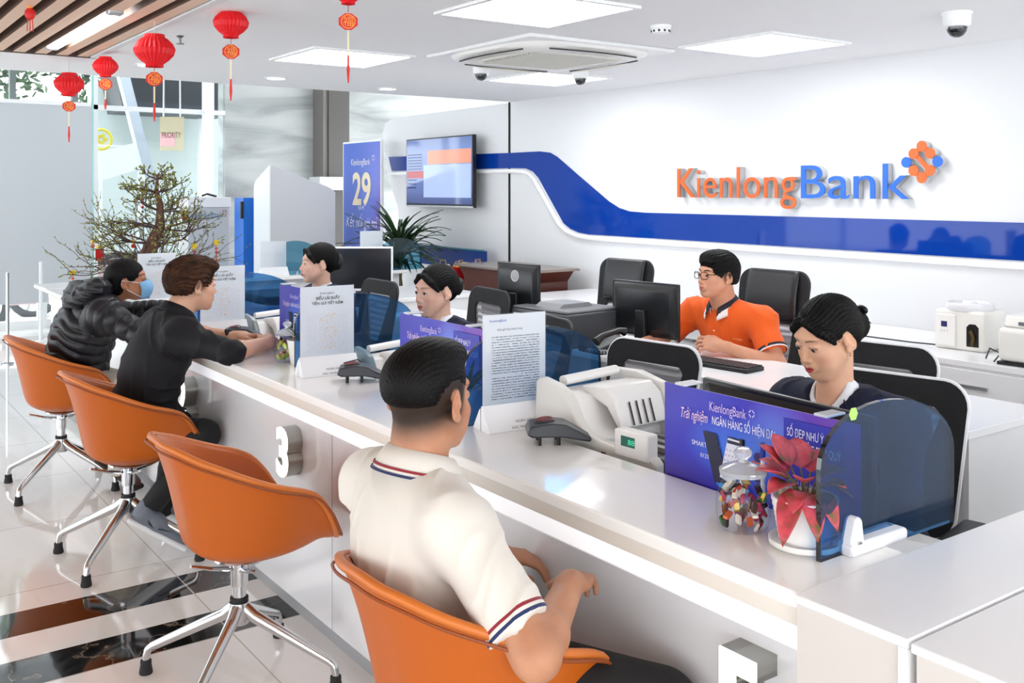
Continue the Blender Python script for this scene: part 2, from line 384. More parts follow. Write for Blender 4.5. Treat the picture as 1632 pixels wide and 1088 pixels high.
# dome cameras
def dome(loc, lab, s=1):
    t = thing('dome_camera', lab, 'security camera', loc, 0, 'dome cameras')
    MB().lathe([(.0, 0), (.062*s, 0), (.062*s, -.008*s), (.056*s, -.012*s), (.055*s, -.05*s), (.048*s, -.06*s), (.04*s, -.062*s)], n=32).obj('housing', AL, t)
    MB().lathe([(.041*s, -.055*s), (.041*s, -.066*s), (.037*s, -.082*s), (.026*s, -.097*s), (.012*s, -.104*s), (0, -.105*s)], n=28).obj('dome', mat('smoked_dome', '#101114', .08, coat=1), t)
    MB().lathe([(.0, 0), (.012*s, 0), (.012*s, -.01*s)], c=(-.02*s, -.03*s, -.072*s), n=12).obj('lens', mat('lens_grey', '#4d5158', .2), t)
dome(atz(1525, 20, CEIL), 'large dome camera on the ceiling at the upper right', 1.05)
dome(atz(925, 111, CEIL), 'dome camera under the far light panel, right of the pair below the air conditioner', .95)
dome(atz(767, 103, CEIL), 'dome camera left of the pair below the air conditioner', .95)
sd = thing('smoke_detector', 'small white round smoke detector on the ceiling between two light panels', 'smoke detector', atz(1053, 41, CEIL))
MB().lathe([(0, 0), (.05, 0), (.05, -.012), (.044, -.018), (.042, -.034), (.03, -.04), (0, -.041)], n=32).obj('body', AL, sd)
m = MB()
for i in range(10): a = 2*PI*i/10; m.ball((.042*math.cos(a), .042*math.sin(a), -.027), (.006, .006, .006), 8, 6)
m.obj('vent_hole', BLACK, sd)
sp = thing('sprinkler_head', 'small chrome sprinkler head hanging from the ceiling behind the lanterns', 'sprinkler', atz(287, 57, CEIL))
MB().lathe([(.012, 0), (.02, -.003), (.006, -.012), (.005, -.035), (.02, -.038), (.02, -.042), (0, -.043)], n=16).obj('body', mat('dull_chrome', '#777a7c', .4, metal=.6), sp)
# far downlights hanging strings etc. come with the lanterns
# ---------------------------------------------------------------- service counter
CX0, CX1 = 1.345, 1.66       # front and back edge of the raised counter top
CY0, CY1 = 1.06, 7.30
TOPM = mat('white_quartz_top', '#faf9f7', .16, spec=.5, coat=.25)
BODY = mat('counter_body_white', '#e2e2e4', .16, coat=.3)
ct = thing('service_counter', 'long white bank counter with lit strip along its front', 'counter', (0, 0, 0))
MB().bb(CX0, CX1, CY0, CY1, HC-.028, HC).obj('countertop', TOPM, ct, bevel=.004)
MB().bb(CX0+.012, CX1-.005, CY0+.003, CY1, .787, HC-.028).obj('apron', mat('cream_apron', '#e6e0d7', .2), ct, bevel=.003)
MB().prism([(1.362, .787), (1.375, .787), (1.44, .752), (1.44, .735), (1.38, .735), (1.362, .748)], lambda a, b, t: (a, t, b), CY0+.003, CY1).obj('light_strip', mat('strip_glow', '#ffffff', .3, emit=.3, ecol='#f3f6ff'), ct, smooth=False)
MB().bb(1.43, CX1-.03, CY0+.003, CY1, .06, .785).obj('front_panel', BODY, ct, smooth=False)
m = MB()
for y in (2.30, 3.02, 4.2, 5.4): m.bb(1.4285, 1.4305, y-.0012, y+.0012, .06, .75)
m.obj('panel_joint', mat('joint_grey', '#bdbdbf', .6), ct, smooth=False)
MB().bb(1.45, CX1-.05, CY0+.003, CY1, 0, .06).obj('plinth', mat('plinth_grey', '#9a9a9c', .5), ct, smooth=False)
# far return of the counter
rt = thing('service_counter', 'far white return counter behind the tellers carrying two more glass screens', 'counter', (0, 0, 0))
MB().bb(CX0, 4.15, 7.30, 7.75, HC-.028, HC).obj('countertop', TOPM, rt, bevel=.004)
MB().bb(1.45, 4.1, 7.36, 7.7, 0, HC-.028).obj('front_panel', BODY, rt, smooth=False)
# near end block with its cap (the lower partition at the right)
eb = thing('partition_block', 'broad white partition block at the near end of the counter', 'partition', (0, 0, 0))
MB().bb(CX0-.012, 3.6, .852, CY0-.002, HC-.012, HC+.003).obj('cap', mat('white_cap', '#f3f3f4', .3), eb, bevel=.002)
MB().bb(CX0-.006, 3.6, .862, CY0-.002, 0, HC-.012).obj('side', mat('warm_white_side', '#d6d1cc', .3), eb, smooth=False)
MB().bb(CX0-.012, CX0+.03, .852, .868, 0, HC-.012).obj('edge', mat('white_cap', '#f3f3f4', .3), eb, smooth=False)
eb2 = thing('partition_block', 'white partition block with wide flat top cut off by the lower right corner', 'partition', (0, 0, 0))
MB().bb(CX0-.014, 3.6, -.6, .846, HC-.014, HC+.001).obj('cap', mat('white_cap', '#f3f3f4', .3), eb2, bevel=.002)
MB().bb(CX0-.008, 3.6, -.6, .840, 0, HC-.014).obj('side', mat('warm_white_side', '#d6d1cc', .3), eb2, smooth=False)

# lit numerals on the counter front
def numeral(ch, y, z, h, label):
    t = thing('counter_numeral', label, 'numeral', (1.43, y, z), 0)
    me_d = lettering(ch, h*1.36, mat('brushed_steel', '#a7a6a0', .3, metal=.9), t, Matrix(((0, 0, -1, 0), (-1, 0, 0, 0), (0, 1, 0, 0), (0, 0, 0, 1))) @ Matrix.Translation((-.03, 0, .0275)), depth=.0275, name='side', align='LEFT', offset=.009)
    lettering(ch, h*1.36, mat('numeral_face', '#fffdf0',   .4, emit=1.2), t, Matrix(((0, 0, -1, 0), (-1, 0, 0, 0), (0, 1, 0, 0), (0, 0, 0, 1))) @ Matrix.Translation((-.03, 0, .057)), depth=.002, name='face', align='LEFT', offset=.009)
    return t
numeral('3', 3.33, .52, .165, 'lit numeral 3 on the counter front between two empty panels')
numeral('2', 4.47, .52, .165, 'lit numeral on the counter front behind the man in the black shirt')
numeral('5', 1.243, .52, .165, 'lit numeral on the counter front at the bottom edge by the partition')

# ---------------------------------------------------------------- orange swivel chairs
def shell_pts(inner=False):
    """rows round the chair (0 = back, +-180 = front) of points from the seat centre up to the rim"""
    rows = []; nphi = 96
    def interp(tab, a):
        for (a0, v0), (a1, v1) in zip(tab, tab[1:]):
            if a <= a1: t = (a-a0)/(a1-a0); return v0+(v1-v0)*t
        return tab[-1][1]
    RIMZ = [(0, .785), (30, .772), (60, .728), (90, .668), (112, .632), (122, .600), (130, .53), (138, .462), (150, .446), (180, .446)]
    RIMR = [(0, .252), (45, .268), (90, .282), (115, .292), (135, .318), (150, .290), (165, .262), (180, .255)]
    MIDR = [(0, .165), (60, .195), (100, .225), (140, .255), (165, .235), (180, .228)]
    def smooth_(tab, w_=9):
        return lambda a: sum(interp(tab, abs((a+d+180) % 360-180)) for d in range(-w_, w_+1, 3))/len(range(-w_, w_+1, 3))
    fz, fr_, fm = smooth_(RIMZ, 6), smooth_(RIMR), smooth_(MIDR)
    for i in range(nphi):
        a = -180+360*i/nphi; A = abs(a); rz, rr, mr = fz(A), fr_(A), fm(A)
        d = (math.cos(math.radians(a+180)), math.sin(math.radians(a+180)))   # back towards -x
        row = []
        z0 = .392
        for k in range(15):
            t = k/14
            if t < .35:
                u = t/.35; r = (mr*.92)*u; z = z0+.048*u**2.6
            else:
                u = (t-.35)/.65
                b = [(mr*.92, z0+.048), (mr*1.06, z0+.072), (mr*1.10+.002, z0+(rz-z0)*.62), (rr, rz)]
                q = 1-u; r = q**3*b[0][0]+3*q*q*u*b[1][0]+3*q*u*u*b[2][0]+u**3*b[3][0]; z = q**3*b[0][1]+3*q*q*u*b[1][1]+3*q*u*u*b[2][1]+u**3*b[3][1]
            row.append((d[0]*r, d[1]*r, z))
        rows.append(row)
    return rows
def make_chair(label):
    t = thing('swivel_armchair', label, 'chair', (0, 0, 0), 0, 'orange swivel chairs at the counter')
    rows = shell_pts()
    mb = MB(); mb.grid(rows, closed_u=True)
    o = mb.obj('shell', ORANGE, t, angle=180); md = o.modifiers.new('solid', 'SOLIDIFY'); md.thickness = .022; md.offset = 1
    sb = o.modifiers.new('sub', 'SUBSURF'); sb.levels = 1; sb.render_levels = 1
    rim = [Vector(r[-1])*1.0 for r in rows]; rim = rim+rim[:1]
    MB().tube(rim, .0105, 10, cap=False).obj('piping', mat('orange_piping', '#cf7128', .4), t)
    low = [Vector(r[-1])*.72+Vector(r[-2])*.28+Vector((r[-2][0], r[-2][1], 0)).normalized()*.019 for r in rows]
    MB().tube(low+low[:1], .0035, 6, cap=False).obj('seam', mat('orange_seam', '#8f420c', .5), t)
    n = 40; P = []
    m = MB()
    m.lathe([(0, .462), (.09, .462), (.13, .456), (.150, .446), (.15, .44), (0, .43)], c=(.03, 0, 0), n=40); m.obj('seat_cushion', ORANGE, t)
    # column
    MB().lathe([(0, .392), (.075, .392), (.078, .386), (.045, .376), (.028, .37), (.026, .30), (.021, .298), (.021, .25), (.030, .248), (.034, .20), (.03, .182), (0, .18)], n=28).obj('column', CHROME, t)
    MB().lathe([(.022, .262), (.028, .262), (.028, .25), (.022, .25)], n=24).obj('collar', RUBBER, t)
    m = MB()
    for a in (0, PI/2, PI, 3*PI/2):
        m.tube([(.03*math.cos(a), .03*math.sin(a), .355), (.09*math.cos(a), .09*math.sin(a), .368), (.15*math.cos(a), .15*math.sin(a), .388)], [.014, .011, .008], 8, flat=.6)
    m.obj('seat_bracket', CHROME, t)
    for i in range(4):
        a = PI/4+i*PI/2; c, s = math.cos(a), math.sin(a)
        l = MB().tube([(c*.012, s*.012, .235), (c*.05, s*.05, .205), (c*.29, s*.29, .087), (c*.305, s*.305, .075), (c*.310, s*.310, .058), (c*.312, s*.312, .035)], [.02, .019, .0135, .0125, .012, .0115], 12).obj('leg', CHROME, t)
        MB().lathe([(0, 0), (.02, 0), (.021, .006), (.0165, .03), (.0175, .034), (.0165, .042), (0, .042)], c=(c*.312, s*.312, 0), n=20).obj('foot', RUBBER, l)
    return t
ch = make_chair('orange swivel armchair standing empty in front of the lit numeral 3')
ch.location = (1.10, 2.985, 0); ch.rotation_euler.z = .0
c2 = dup(ch, (1.10, 4.27, 0), .03, 'orange swivel armchair with the man in black shirt sitting in it')
c3 = dup(ch, (1.08, 5.48, 0), -.05, 'orange swivel armchair with the woman in puffer jacket sitting in it, farthest of the row')
c4 = dup(ch, (1.12, 1.72, 0), .02, 'orange swivel armchair under the man in white polo, nearest of the row')

# ---------------------------------------------------------------- mesh office chairs
def mesh_mat(name, col, scale, thr, tcol):
    m, nt, b = nodes(name); N = nt.nodes; L = nt.links
    tc = N.new('ShaderNodeTexCoord'); mp = N.new('ShaderNodeMapping'); mp.inputs['Rotation'].default_value = (.0, 0, 0); mp.inputs['Scale'].default_value = (scale,)*3; L.new(tc.outputs['Object'], mp.inputs[0])
    vo = N.new('ShaderNodeTexVoronoi'); vo.inputs['Randomness'].default_value = 0; vo.inputs['Scale'].default_value = 1; L.new(mp.outputs[0], vo.inputs['Vector'])
    lt = N.new('ShaderNodeMath'); lt.operation = 'LESS_THAN'; L.new(vo.outputs['Distance'], lt.inputs[0]); lt.inputs[1].default_value = thr
    tr = N.new('ShaderNodeBsdfTransparent'); mx = N.new('ShaderNodeMixShader'); out = N['Material Output']
    b.inputs['Base Color'].default_value = srgb(col)+(1,); b.inputs['Roughness'].default_value = .6
    L.new(lt.outputs[0], mx.inputs[0]); L.new(b.outputs[0], mx.inputs[1]); L.new(tr.outputs[0], mx.inputs[2]); L.new(mx.outputs[0], out.inputs[0])
    return m
MESHW = mesh_mat('open_lumbar_mesh', '#8f9095', 200, .36, None)
MESHB = mat('black_mesh_fabric', '#191a1d', .75, bump=(420, .8))
def rrect(w, h, r, n=6, wt=None):
    """rounded rectangle outline, wider at the bottom by wt"""
    P = []
    for (sx, sy, a0) in ((1, 1, 0), (-1, 1, 90), (-1, -1, 180), (1, -1, 270)):
        ww = w/2 if sy > 0 else (wt or w)/2
        for k in range(n+1):
            a = math.radians(a0+90*k/n); P.append((sx*(ww-r)+r*math.cos(a), sy*(h/2-r)+r*math.sin(a)))
    return P
def office_chair(label, frame, loc, rz, headrest=False):
    """faces +Y; back at -Y"""
    t = thing('office_chair', label, 'chair', loc, rz)
    zc, H_ = .765, .44
    def bend(x, z): return (x, -.215-.16*(z-.55)+.18*x*x, z)
    if headrest: zc, H_ = .83, .62
    out = rrect(.44, H_, .07, 6, .40); hole = rrect(.29, .27 if not headrest else .26, .03, 6, .14 if not headrest else .26)
    hz = zc+.010 if not headrest else zc-.09
    m = MB(); n = len(out)
    V = []; 
    for off in (-.009, .009):
        V += [(lambda p: (p[0], p[1]+off, p[2]))(bend(a, zc+b)) for a, b in out]
        V += [(lambda p: (p[0], p[1]+off, p[2]))(bend(a, hz+b)) for a, b in hole]
    F = []
    for i in range(n):
        j = (i+1) % n
        F += [(i, j, n+j, n+i), (2*n+i, 3*n+i, 3*n+j, 2*n+j), (n+i, n+j, 3*n+j, 3*n+i), (i, 2*n+i, 2*n+j, j)]
    m.add(V, F); bk = m.obj('backrest', MESHB, t, angle=50)
    m = MB(); V = [bend(a, hz+b) for a, b in hole]; m.add(V, [tuple(range(n))]); m.obj('lumbar_mesh', MESHW, bk, smooth=False)
    MB().tube([bend(a, zc+b) for a, b in out]+[bend(out[0][0], zc+out[0][1])], .0075, 8, cap=False).obj('back_frame', frame, t)
    m = MB().tube([(-.0, -.20, zc-H_/2+.03), (0, -.28, .50), (0, -.18, .40), (0, 0, .40)], .022, 8); m.obj('back_bracket', frame, t)
    MB().box((0, .0, .455), (.49, .46, .06)).obj('seat', BLACK, t, bevel=.03, seg=3)
    for s in (-1, 1):
        a = MB().tube([(s*.20, -.02, .42), (s*.285, -.02, .43), (s*.29, -.03, .62)], .014, 8).obj('armrest', frame, t)
        MB().box((s*.29, .0, .635), (.07, .25, .028)).obj('arm_pad', BLACK, a, bevel=.012)
    MB().cyl((0, 0, .12), (0, 0, .43), .025, 16).obj('gas_column', BLACKS, t)
    m = MB()
    for k in range(5):
        a = 2*PI*k/5; m.tube([(0, 0, .12), (.28*math.cos(a), .28*math.sin(a), .075)], [.025, .015], 8)
    m.obj('star_base', frame, t)
    for k in range(5):
        a = 2*PI*k/5; MB().ball((.28*math.cos(a), .28*math.sin(a), .03), (.03, .03, .03), 12, 8).obj('caster', BLACK, t)
    if headrest:
        m = MB(); P = []
        for i in range(9):
            z = .89+.262*i/8; row = []
            for j in range(9):
                x = -.165+.33*j/8; p = bend(x, z); row.append((x, p[1]+.030+.012*math.sin(PI*i/8), z))
            P.append(row)
        m.grid(P); o = m.obj('leather_headrest', mat('black_leather', '#1d1d20', .35), t, angle=180, solid=.03); o.modifiers['solid'].offset = -1
        b = o.modifiers.new('sub', 'SUBSURF'); b.levels = 1; b.render_levels = 1
    return t
WF = mat('white_chair_frame', '#f1f2f4', .35)
office_chair('black mesh office chair with white frame behind the money counter, its seat empty', WF, (2.34, 2.69, -.04), PI/2+.12)
office_chair('black mesh office chair with white frame behind the teller at the right', WF, (2.40, 1.70, -.02), PI/2+.2)
office_chair('empty black mesh office chair with white frame standing behind the right teller\'s own chair', WF, (2.78, 2.03, .0), PI/2+.16)
office_chair('black office chair back standing behind the head of the teller with the star clip', BLACK, (2.74, 4.43, .0), PI/2-.1)
office_chair('black office chair under the farthest teller', BLACK, (2.50, 5.20, 0), PI/2)
office_chair('tall black executive chair with leather headrest, empty, left of the man in orange', BLACK, (3.93, 4.62, -.06), PI/2+.1, True)
office_chair('tall black executive chair with leather headrest behind the man in orange', BLACK, (3.92, 3.46, -.05), PI/2+.05, True)
office_chair('black office chair under the teller with the star hair clip, low back', BLACK, (2.54, 3.66, -.05), PI/2-.2)

# ---------------------------------------------------------------- desks behind
DT = mat('white_desk_top', '#f4f4f5', .22)
DB = mat('white_desk_side', '#e9e9ea', .3)
def desk(x0, x1, y0, y1, z, label, name='desk', cat='desk', doors=0):
    t = thing(name, label, cat, ((x0+x1)/2, (y0+y1)/2, 0)); a, b = (x1-x0)/2, (y1-y0)/2
    MB().bb(-a, a, -b, b, z-.028, z).obj('top', DT, t, bevel=.003)
    if name == 'desk':
        MB().bb(-a+.02, a-.02, -b+.01, -b+.03, 0, z-.028).obj('end_panel', DB, t, smooth=False)
        MB().bb(-a+.02, a-.02, b-.03, b-.01, 0, z-.028).obj('end_panel', DB, t, smooth=False)
        MB().bb(-a+.04, -a+.06, -b+.03, b-.03, .1, z-.028).obj('modesty_panel', DB, t, smooth=False)
    else:
        MB().bb(-a+.01, a, -b+.01, b-.01, 0.0, z-.028).obj('body', DB, t, smooth=False)
        for i in range(doors):
            w_ = (2*b-.02)/doors; y = -b+.01+i*w_
            d = MB().bb(-a-.006, -a+.01, y+.003, y+w_-.003, .07, z-.04).obj('door', mat('cabinet_door', '#eeeeef', .25), t, bevel=.002)
            MB().bb(-a-.02, -a-.006, y+w_*.35, y+w_*.65, z-.12, z-.105).obj('handle', CHROME, d, smooth=False)
    return t
desk(3.06, 3.62, 1.74, 4.20, .74, 'long white desk where the man in orange rests his hands')
desk(2.98, 3.50, 4.22, 5.55, .74, 'white desk carrying the black monitor with a round badge')
desk(1.68, 2.12, 1.09, 2.28, .72, 'white teller desk behind the nearest purple poster', doors=0)
desk(1.68, 2.12, 2.40, 3.45, .72, 'white teller desk under the white money counter')
desk(1.68, 2.12, 3.55, 4.66, .72, 'white teller desk of the teller with the star hair clip')
desk(1.68, 2.12, 4.76, 7.2, .72, 'white teller desk of the farthest teller')
desk(4.32, WX-.005, 2.15, 4.45, .74, 'low white cabinet along the wall under the blue band at the right', 'cabinet', 'cabinet', 4)
desk(4.34, WX-.005, 4.46, 6.02, .74, 'low white cabinet along the wall left of the empty executive chair', 'cabinet', 'cabinet', 4)
desk(3.0, 4.1, 6.1, 6.9, .76, 'white filing cabinet behind the monitor with a round badge', 'cabinet', 'cabinet', 0)
# return pedestal inside the counter corner
# ---------------------------------------------------------------- tinted glass screens
TINT = pane('blue_tinted_glass', '#8fbfe2', .95, haze=.07, hcol='#6f8fb4')
EDGE = mat('dark_glass_edge', '#07141c', .05, coat=1)
def glass_screen(x0, x1, y, label, top=.268, low=.8, clamp=True, hue=TINT, arc=1):
    """glass blade standing across the counter, rounded on top"""
    t = thing('glass_screen', label, 'glass screen', (0, y, 0), 0, None)
    w_ = x1-x0; zt = HC+top; P = [(x0, HC), (x0, HC+top*.62)]
    for k in range(1, 9):
        a = PI-k*(PI/2)/8; P.append((x0+w_*.42+w_*.42*math.cos(a), HC+top*.62+top*.38*math.sin(a)))
    for k in range(1, 11):
        a = PI/2-k*(PI/2)/10; P.append((x0+w_*.42+w_*.58*math.cos(a), HC+top*.52+top*.48*math.sin(a)))
    P += [(x1, low), (x1-w_*.47, low), (x1-w_*.5, low+.035), (x1-w_*.54, HC)]
    g = MB().prism(P, lambda a, b, q: (a, q, b), -.005, .005)
    # only front and back faces carry the tint; rim is a dark ground edge
    n = len(P)
    me = MB(); me.add([(a, -.005, b) for a, b in P], [tuple(range(n))]).add([(a, .005, b) for a, b in P], [tuple(range(n))[::-1]])
    me.obj('pane', hue, t, smooth=False)
    e = MB(); V = [(a, -.005, b) for a, b in P]+[(a, .005, b) for a, b in P]; e.add(V, [(i, (i+1) % n, n+(i+1) % n, n+i) for i in range(n)]); e.obj('ground_edge', EDGE, t, smooth=False)
    if clamp:
        c = MB().prism([(x0+.062, HC), (x0+.105, HC), (x0+.105, HC+.02), (x0+.098, HC+.062), (x0+.09, HC+.07), (x0+.078, HC+.066), (x0+.066, HC+.03)], lambda a, b, q: (a, q, b), -.024, .002)
        o = c.obj('clamp', WHITE, t, bevel=.004, smooth=True)
        MB().bb(x0+.062, x0+.235, -.03, .02, HC, HC+.024).obj('clamp_base', WHITE, t, bevel=.008, seg=3)
        MB().cyl((x0+.085, -.028, HC+.02), (x0+.085, -.023, HC+.02), .0065, 16).obj('screw', CHROME, t)
    return t
g1 = glass_screen(1.49, 1.925, 1.13, 'blue tinted glass screen with white clamp beside the red-leaved plant', low=.84)
MB().cyl((1.585, -.0065, 1.105), (1.585, -.0052, 1.105), .013, 6).obj('round_sticker', mat('green_sticker', '#a9d66a', .5), g1)
glass_screen(1.525, 2.03, 2.36, 'blue tinted glass screen right behind the standing letter with red pad', low=.76)
glass_screen(1.515, 2.03, 3.525, 'dark blue tinted glass screen behind the paper table stand with a grid', low=.76)
glass_screen(1.515, 2.03, 4.72, 'blue tinted glass screen in front of the far printer', low=.76)
glass_screen(3.02, 3.40, 7.42, 'clear blue glass screen on the far return counter above the farthest teller', low=HC, clamp=False, hue=pane('pale_blue_glass', '#9fd0e0', .9))
glass_screen(3.92, 4.3, 7.33, 'curved glass screen on the far return counter behind the star-clip teller', low=HC, clamp=False, hue=pane('pale_blue_glass', '#9fd0e0', .9))
# ---------------------------------------------------------------- paper stands
def print_mat(name, kind):
    m, nt, b = nodes(name); N = nt.nodes; L = nt.links
    tc = N.new('ShaderNodeTexCoord'); sp = N.new('ShaderNodeSeparateXYZ'); L.new(tc.outputs['UV'], sp.inputs[0])
    def m_(op, a, v=None, b_=None):
        n = N.new('ShaderNodeMath'); n.operation = op; L.new(a, n.inputs[0])
        if v is not None: n.inputs[1].default_value = v
        if b_ is not None: L.new(b_, n.inputs[1])
        return n.outputs[0]
    def band(c, lo, hi): return m_('MULTIPLY', m_('GREATER_THAN', c, lo), None, m_('LESS_THAN', c, hi))
    U, V = sp.outputs[0], sp.outputs[1]
    ns = N.new('ShaderNodeTexNoise'); mp = N.new('ShaderNodeMapping'); mp.inputs['Scale'].default_value = (55, 46, 1); L.new(tc.outputs['UV'], mp.inputs[0]); L.new(mp.outputs[0], ns.inputs['Vector']); ns.inputs['Scale'].default_value = 1; ns.inputs['Detail'].default_value = 1
    n2 = N.new('ShaderNodeTexNoise'); mp2 = N.new('ShaderNodeMapping'); mp2.inputs['Scale'].default_value = (.4, 14, 1); L.new(tc.outputs['UV'], mp2.inputs[0]); L.new(mp2.outputs[0], n2.inputs['Vector']); n2.inputs['Scale'].default_value = 1
    if kind == 'letter':
        line = m_('LESS_THAN', m_('FRACT', m_('MULTIPLY', V, 40)), .42)
        area = m_('MULTIPLY', band(U, .14, .9), None, band(V, .17, .80))
        gap = m_('GREATER_THAN', n2.outputs[0], .40)
        ink = m_('MULTIPLY', m_('MULTIPLY', m_('MULTIPLY', line, None, area), None, gap), None, m_('GREATER_THAN', ns.outputs[0], .44))
        dark = '#8b8f99'
    else:
        line = m_('MAXIMUM', m_('LESS_THAN', m_('FRACT', m_('MULTIPLY', V, 52)), .4), None, m_('LESS_THAN', m_('FRACT', m_('MULTIPLY', U, 14)), .05))
        area = m_('MULTIPLY', band(U, .12, .88), None, band(V, .16, .64))
        ink = m_('MULTIPLY', m_('MULTIPLY', m_('MULTIPLY', line, None, area), None, m_('GREATER_THAN', ns.outputs[0], .5)), .45)
        dark = '#c9ccd6'
    mx = N.new('ShaderNodeMix'); mx.data_type = 'RGBA'; L.new(ink, mx.inputs[0]); mx.inputs[6].default_value = srgb('#f2f4fa')+(1,); mx.inputs[7].default_value = srgb(dark)+(1,)
    L.new(mx.outputs[2], b.inputs['Base Color']); b.inputs['Roughness'].default_value = .35
    tl = N.new('ShaderNodeBsdfTranslucent'); L.new(mx.outputs[2], tl.inputs[0]); ms = N.new('ShaderNodeMixShader'); ms.inputs[0].default_value = .4; L.new(b.outputs[0], ms.inputs[1]); L.new(tl.outputs[0], ms.inputs[2]); L.new(ms.outputs[0], N['Material Output'].inputs[0])
    return m
LETTER = print_mat('printed_letter', 'letter'); TABLE = print_mat('printed_table', 'table')
INK = mat('dark_ink', '#33353b', .6); ORI = mat('orange_ink', '#e8872f', .6); BLI = mat('blue_ink', '#3b5fc4', .6); REDI = mat('red_ink', '#c8424a', .6)
ACR = pane('clear_acrylic', '#fdfefe', .5)
def uvq(name, m, parent, a, b, c, d, thick=.001):
    me = bpy.data.meshes.new(name); me.from_pydata([a, b, c, d], [], [(0, 1, 2, 3)]); uv = me.uv_layers.new(name='UVMap')
    for i, q in enumerate(((0, 0), (1, 0), (1, 1), (0, 1))): uv.data[i].uv = q
    me.materials.append(m); o = bpy.data.objects.new(name, me); COL.objects.link(o); o.parent = parent
    if thick: md = o.modifiers.new('s', 'SOLIDIFY'); md.thickness = thick
    return o
def diamond_logo(parent, M4, s, m1, m2=None, depth=.0):
    """the bank's dot-diamond mark, centred"""
    pass
def stand(loc, rz, kind, label, small=False, W=.206, Hh=.290):
    """table stand: writing faces local -Y"""
    t = thing('paper_stand', label, 'paper stand', loc, rz)
    a = W/2
    uvq('sheet', LETTER if kind == 'letter' else TABLE, t, (-a, 0, .03), (a, 0, .03), (a, 0, .03+Hh), (-a, 0, .03+Hh), 0)
    MB().bb(-a-.002, a+.002, -.0035, -.0022, .03, .034+Hh).obj('acrylic_front', ACR, t, smooth=False)
    # sloped foot with printed card
    MB().prism([(-.05, 0), (-.052, .002), (-.006, .068), (-.003, .068), (-.003, 0)], lambda p, q, r: (r, p, q), -a-.006, a+.006).obj('foot', PAPER, t, smooth=False)
    MB().prism([(.003, 0), (.003, .06), (.006, .06), (.045, .002), (.043, 0)], lambda p, q, r: (r, p, q), -a-.006, a+.006).obj('rear_foot', PAPER, t, smooth=False)
    if not small:
        S = Vector((0, .046, .066)).normalized()
        M = plane_mat((-a*.18, -.0395, .0205), (1, 0, 0), S)
        lettering('NGÂN HÀNG SỐ', .011, INK, t, M, name='card_lettering')
        M = plane_mat((-a*.35, -.0495, .006), (1, 0, 0), S)
        lettering('XÁC NHẬN GIAO DỊCH', .0115, INK, t, M, name='card_lettering')
    F = lambda x, z: plane_mat((x, -.0042, z), (1, 0, 0), (0, 0, 1))
    if kind == 'letter':
        lettering('KienlongBank', .010, BLI, t, F(-a+.02, .30), name='heading')
        lettering('Kính gửi Quý khách hàng', .008, INK, t, F(-a+.045, .275), name='heading')
    elif not small:
        lettering('KienlongBank', .010, INK, t, F(-.03, .292), name='heading')
        lettering('BIỂU LÃI SUẤT', .014, INK, t, F(-.045, .272), name='heading', offset=.0003)
        lettering('TIỀN GỬI TIẾT KIỆM', .013, INK, t, F(-.06, .254), name='heading', offset=.0003)
        m = MB()
        rnd = random.Random(3)
        for i in range(70):
            x = rnd.uniform(-.03, .03); z = rnd.uniform(.09, .22); m.bb(x, x+.006, -.0046, -.0042, z, z+.002)
        m.obj('coloured_figures', mat('soft_orange_ink', '#e9c9a4', .6), t, smooth=False)
    return t
stand((1.645, 2.283, HC), -.10, 'letter', 'tall white paper stand with a printed letter, beside the red-button card pad')
stand((1.56, 3.335, HC), -.08, 'table', 'white paper stand with an interest table, right of the smaller candy jar')
stand((1.58, 4.50, HC), -.05, 'table', 'white paper stand with a table right of the man in black shirt\'s face')
stand((1.60, 5.62, HC), -.02, 'table', 'white paper stand behind the woman\'s masked face')
stand(atD(436, 438, 7.75)[:2]+(HC,), .0, 'table', 'small white paper stand on the far return counter above the farthest teller', True, .21, .24)
stand((3.86, 7.40, HC), .0, 'table', 'small white paper stand on the far return counter beside the potted plant', True, .21, .30)
# ---------------------------------------------------------------- card / pin pads
def pad(loc, rz, label, logo=True):
    t = thing('review_pad', label, 'keypad', loc, rz)
    # body: angular wedge, high at rear (-x) low at front
    prof = [(-.085, .030), (-.075, .052), (-.02, .060), (.02, .055), (.088, .018), (.086, .006), (.01, .022), (-.07, .022)]
    MB().prism(prof, lambda a, b, q: (a, q*(1.0-.25*max(a, 0)/.09), b), -.045, .045).obj('body', mat('dark_grey_pad', '#33353a', .35), t, bevel=.005, seg=3)
    R = Matrix.Rotation(-.12, 3, 'Y')
    MB().lathe([(0, .003), (.024, .003), (.028, 0), (.028, -.004)], c=(-.035, 0, .060), n=28, R=R).obj('round_button', mat('button_grey', '#25262a', .3), t)
    MB().lathe([(.020, .0035), (.022, .0045), (.024, .0035)], c=(-.035, 0, .060), n=28, R=R).obj('button_ring', mat('red_ring', '#8a3034', .4), t)
    M = plane_mat((-.048, -.012, .0645), (.99, 0, .12), (0, 1, 0))
    if logo: lettering('K', .026, mat('red_mark', '#c23a3a', .5), t, M, name='button_mark')
    for s in (-1, 1): MB().cyl((.0, s*.03, 0), (-.0, s*.03, .03), .005, 10).obj('foot', BLACKS, t)
    for s in (-1, 1): MB().cyl((-.05, s*.03, 0), (-.05, s*.03, .03), .005, 10).obj('foot', BLACKS, t)
    return t
pad((1.632, 2.07, HC), -.55, 'dark grey pad with a red round button in front of the printed letter stand')
pad((1.60, 3.14, HC), -.5, 'dark grey pad with a round button in front of the interest table stand')
pad((1.60, 4.30, HC), -.4, 'dark grey pad with red circle behind the smartwatch wrist')
pad((1.62, 5.45, HC), -.4, 'dark grey pad barely seen between woman and man in black')
m = MB().tube([(1.66, 3.2, HC+.03), (1.64, 3.25, HC+.055), (1.58, 3.24, HC+.05), (1.57, 3.18, HC+.04)], .0025, 6)
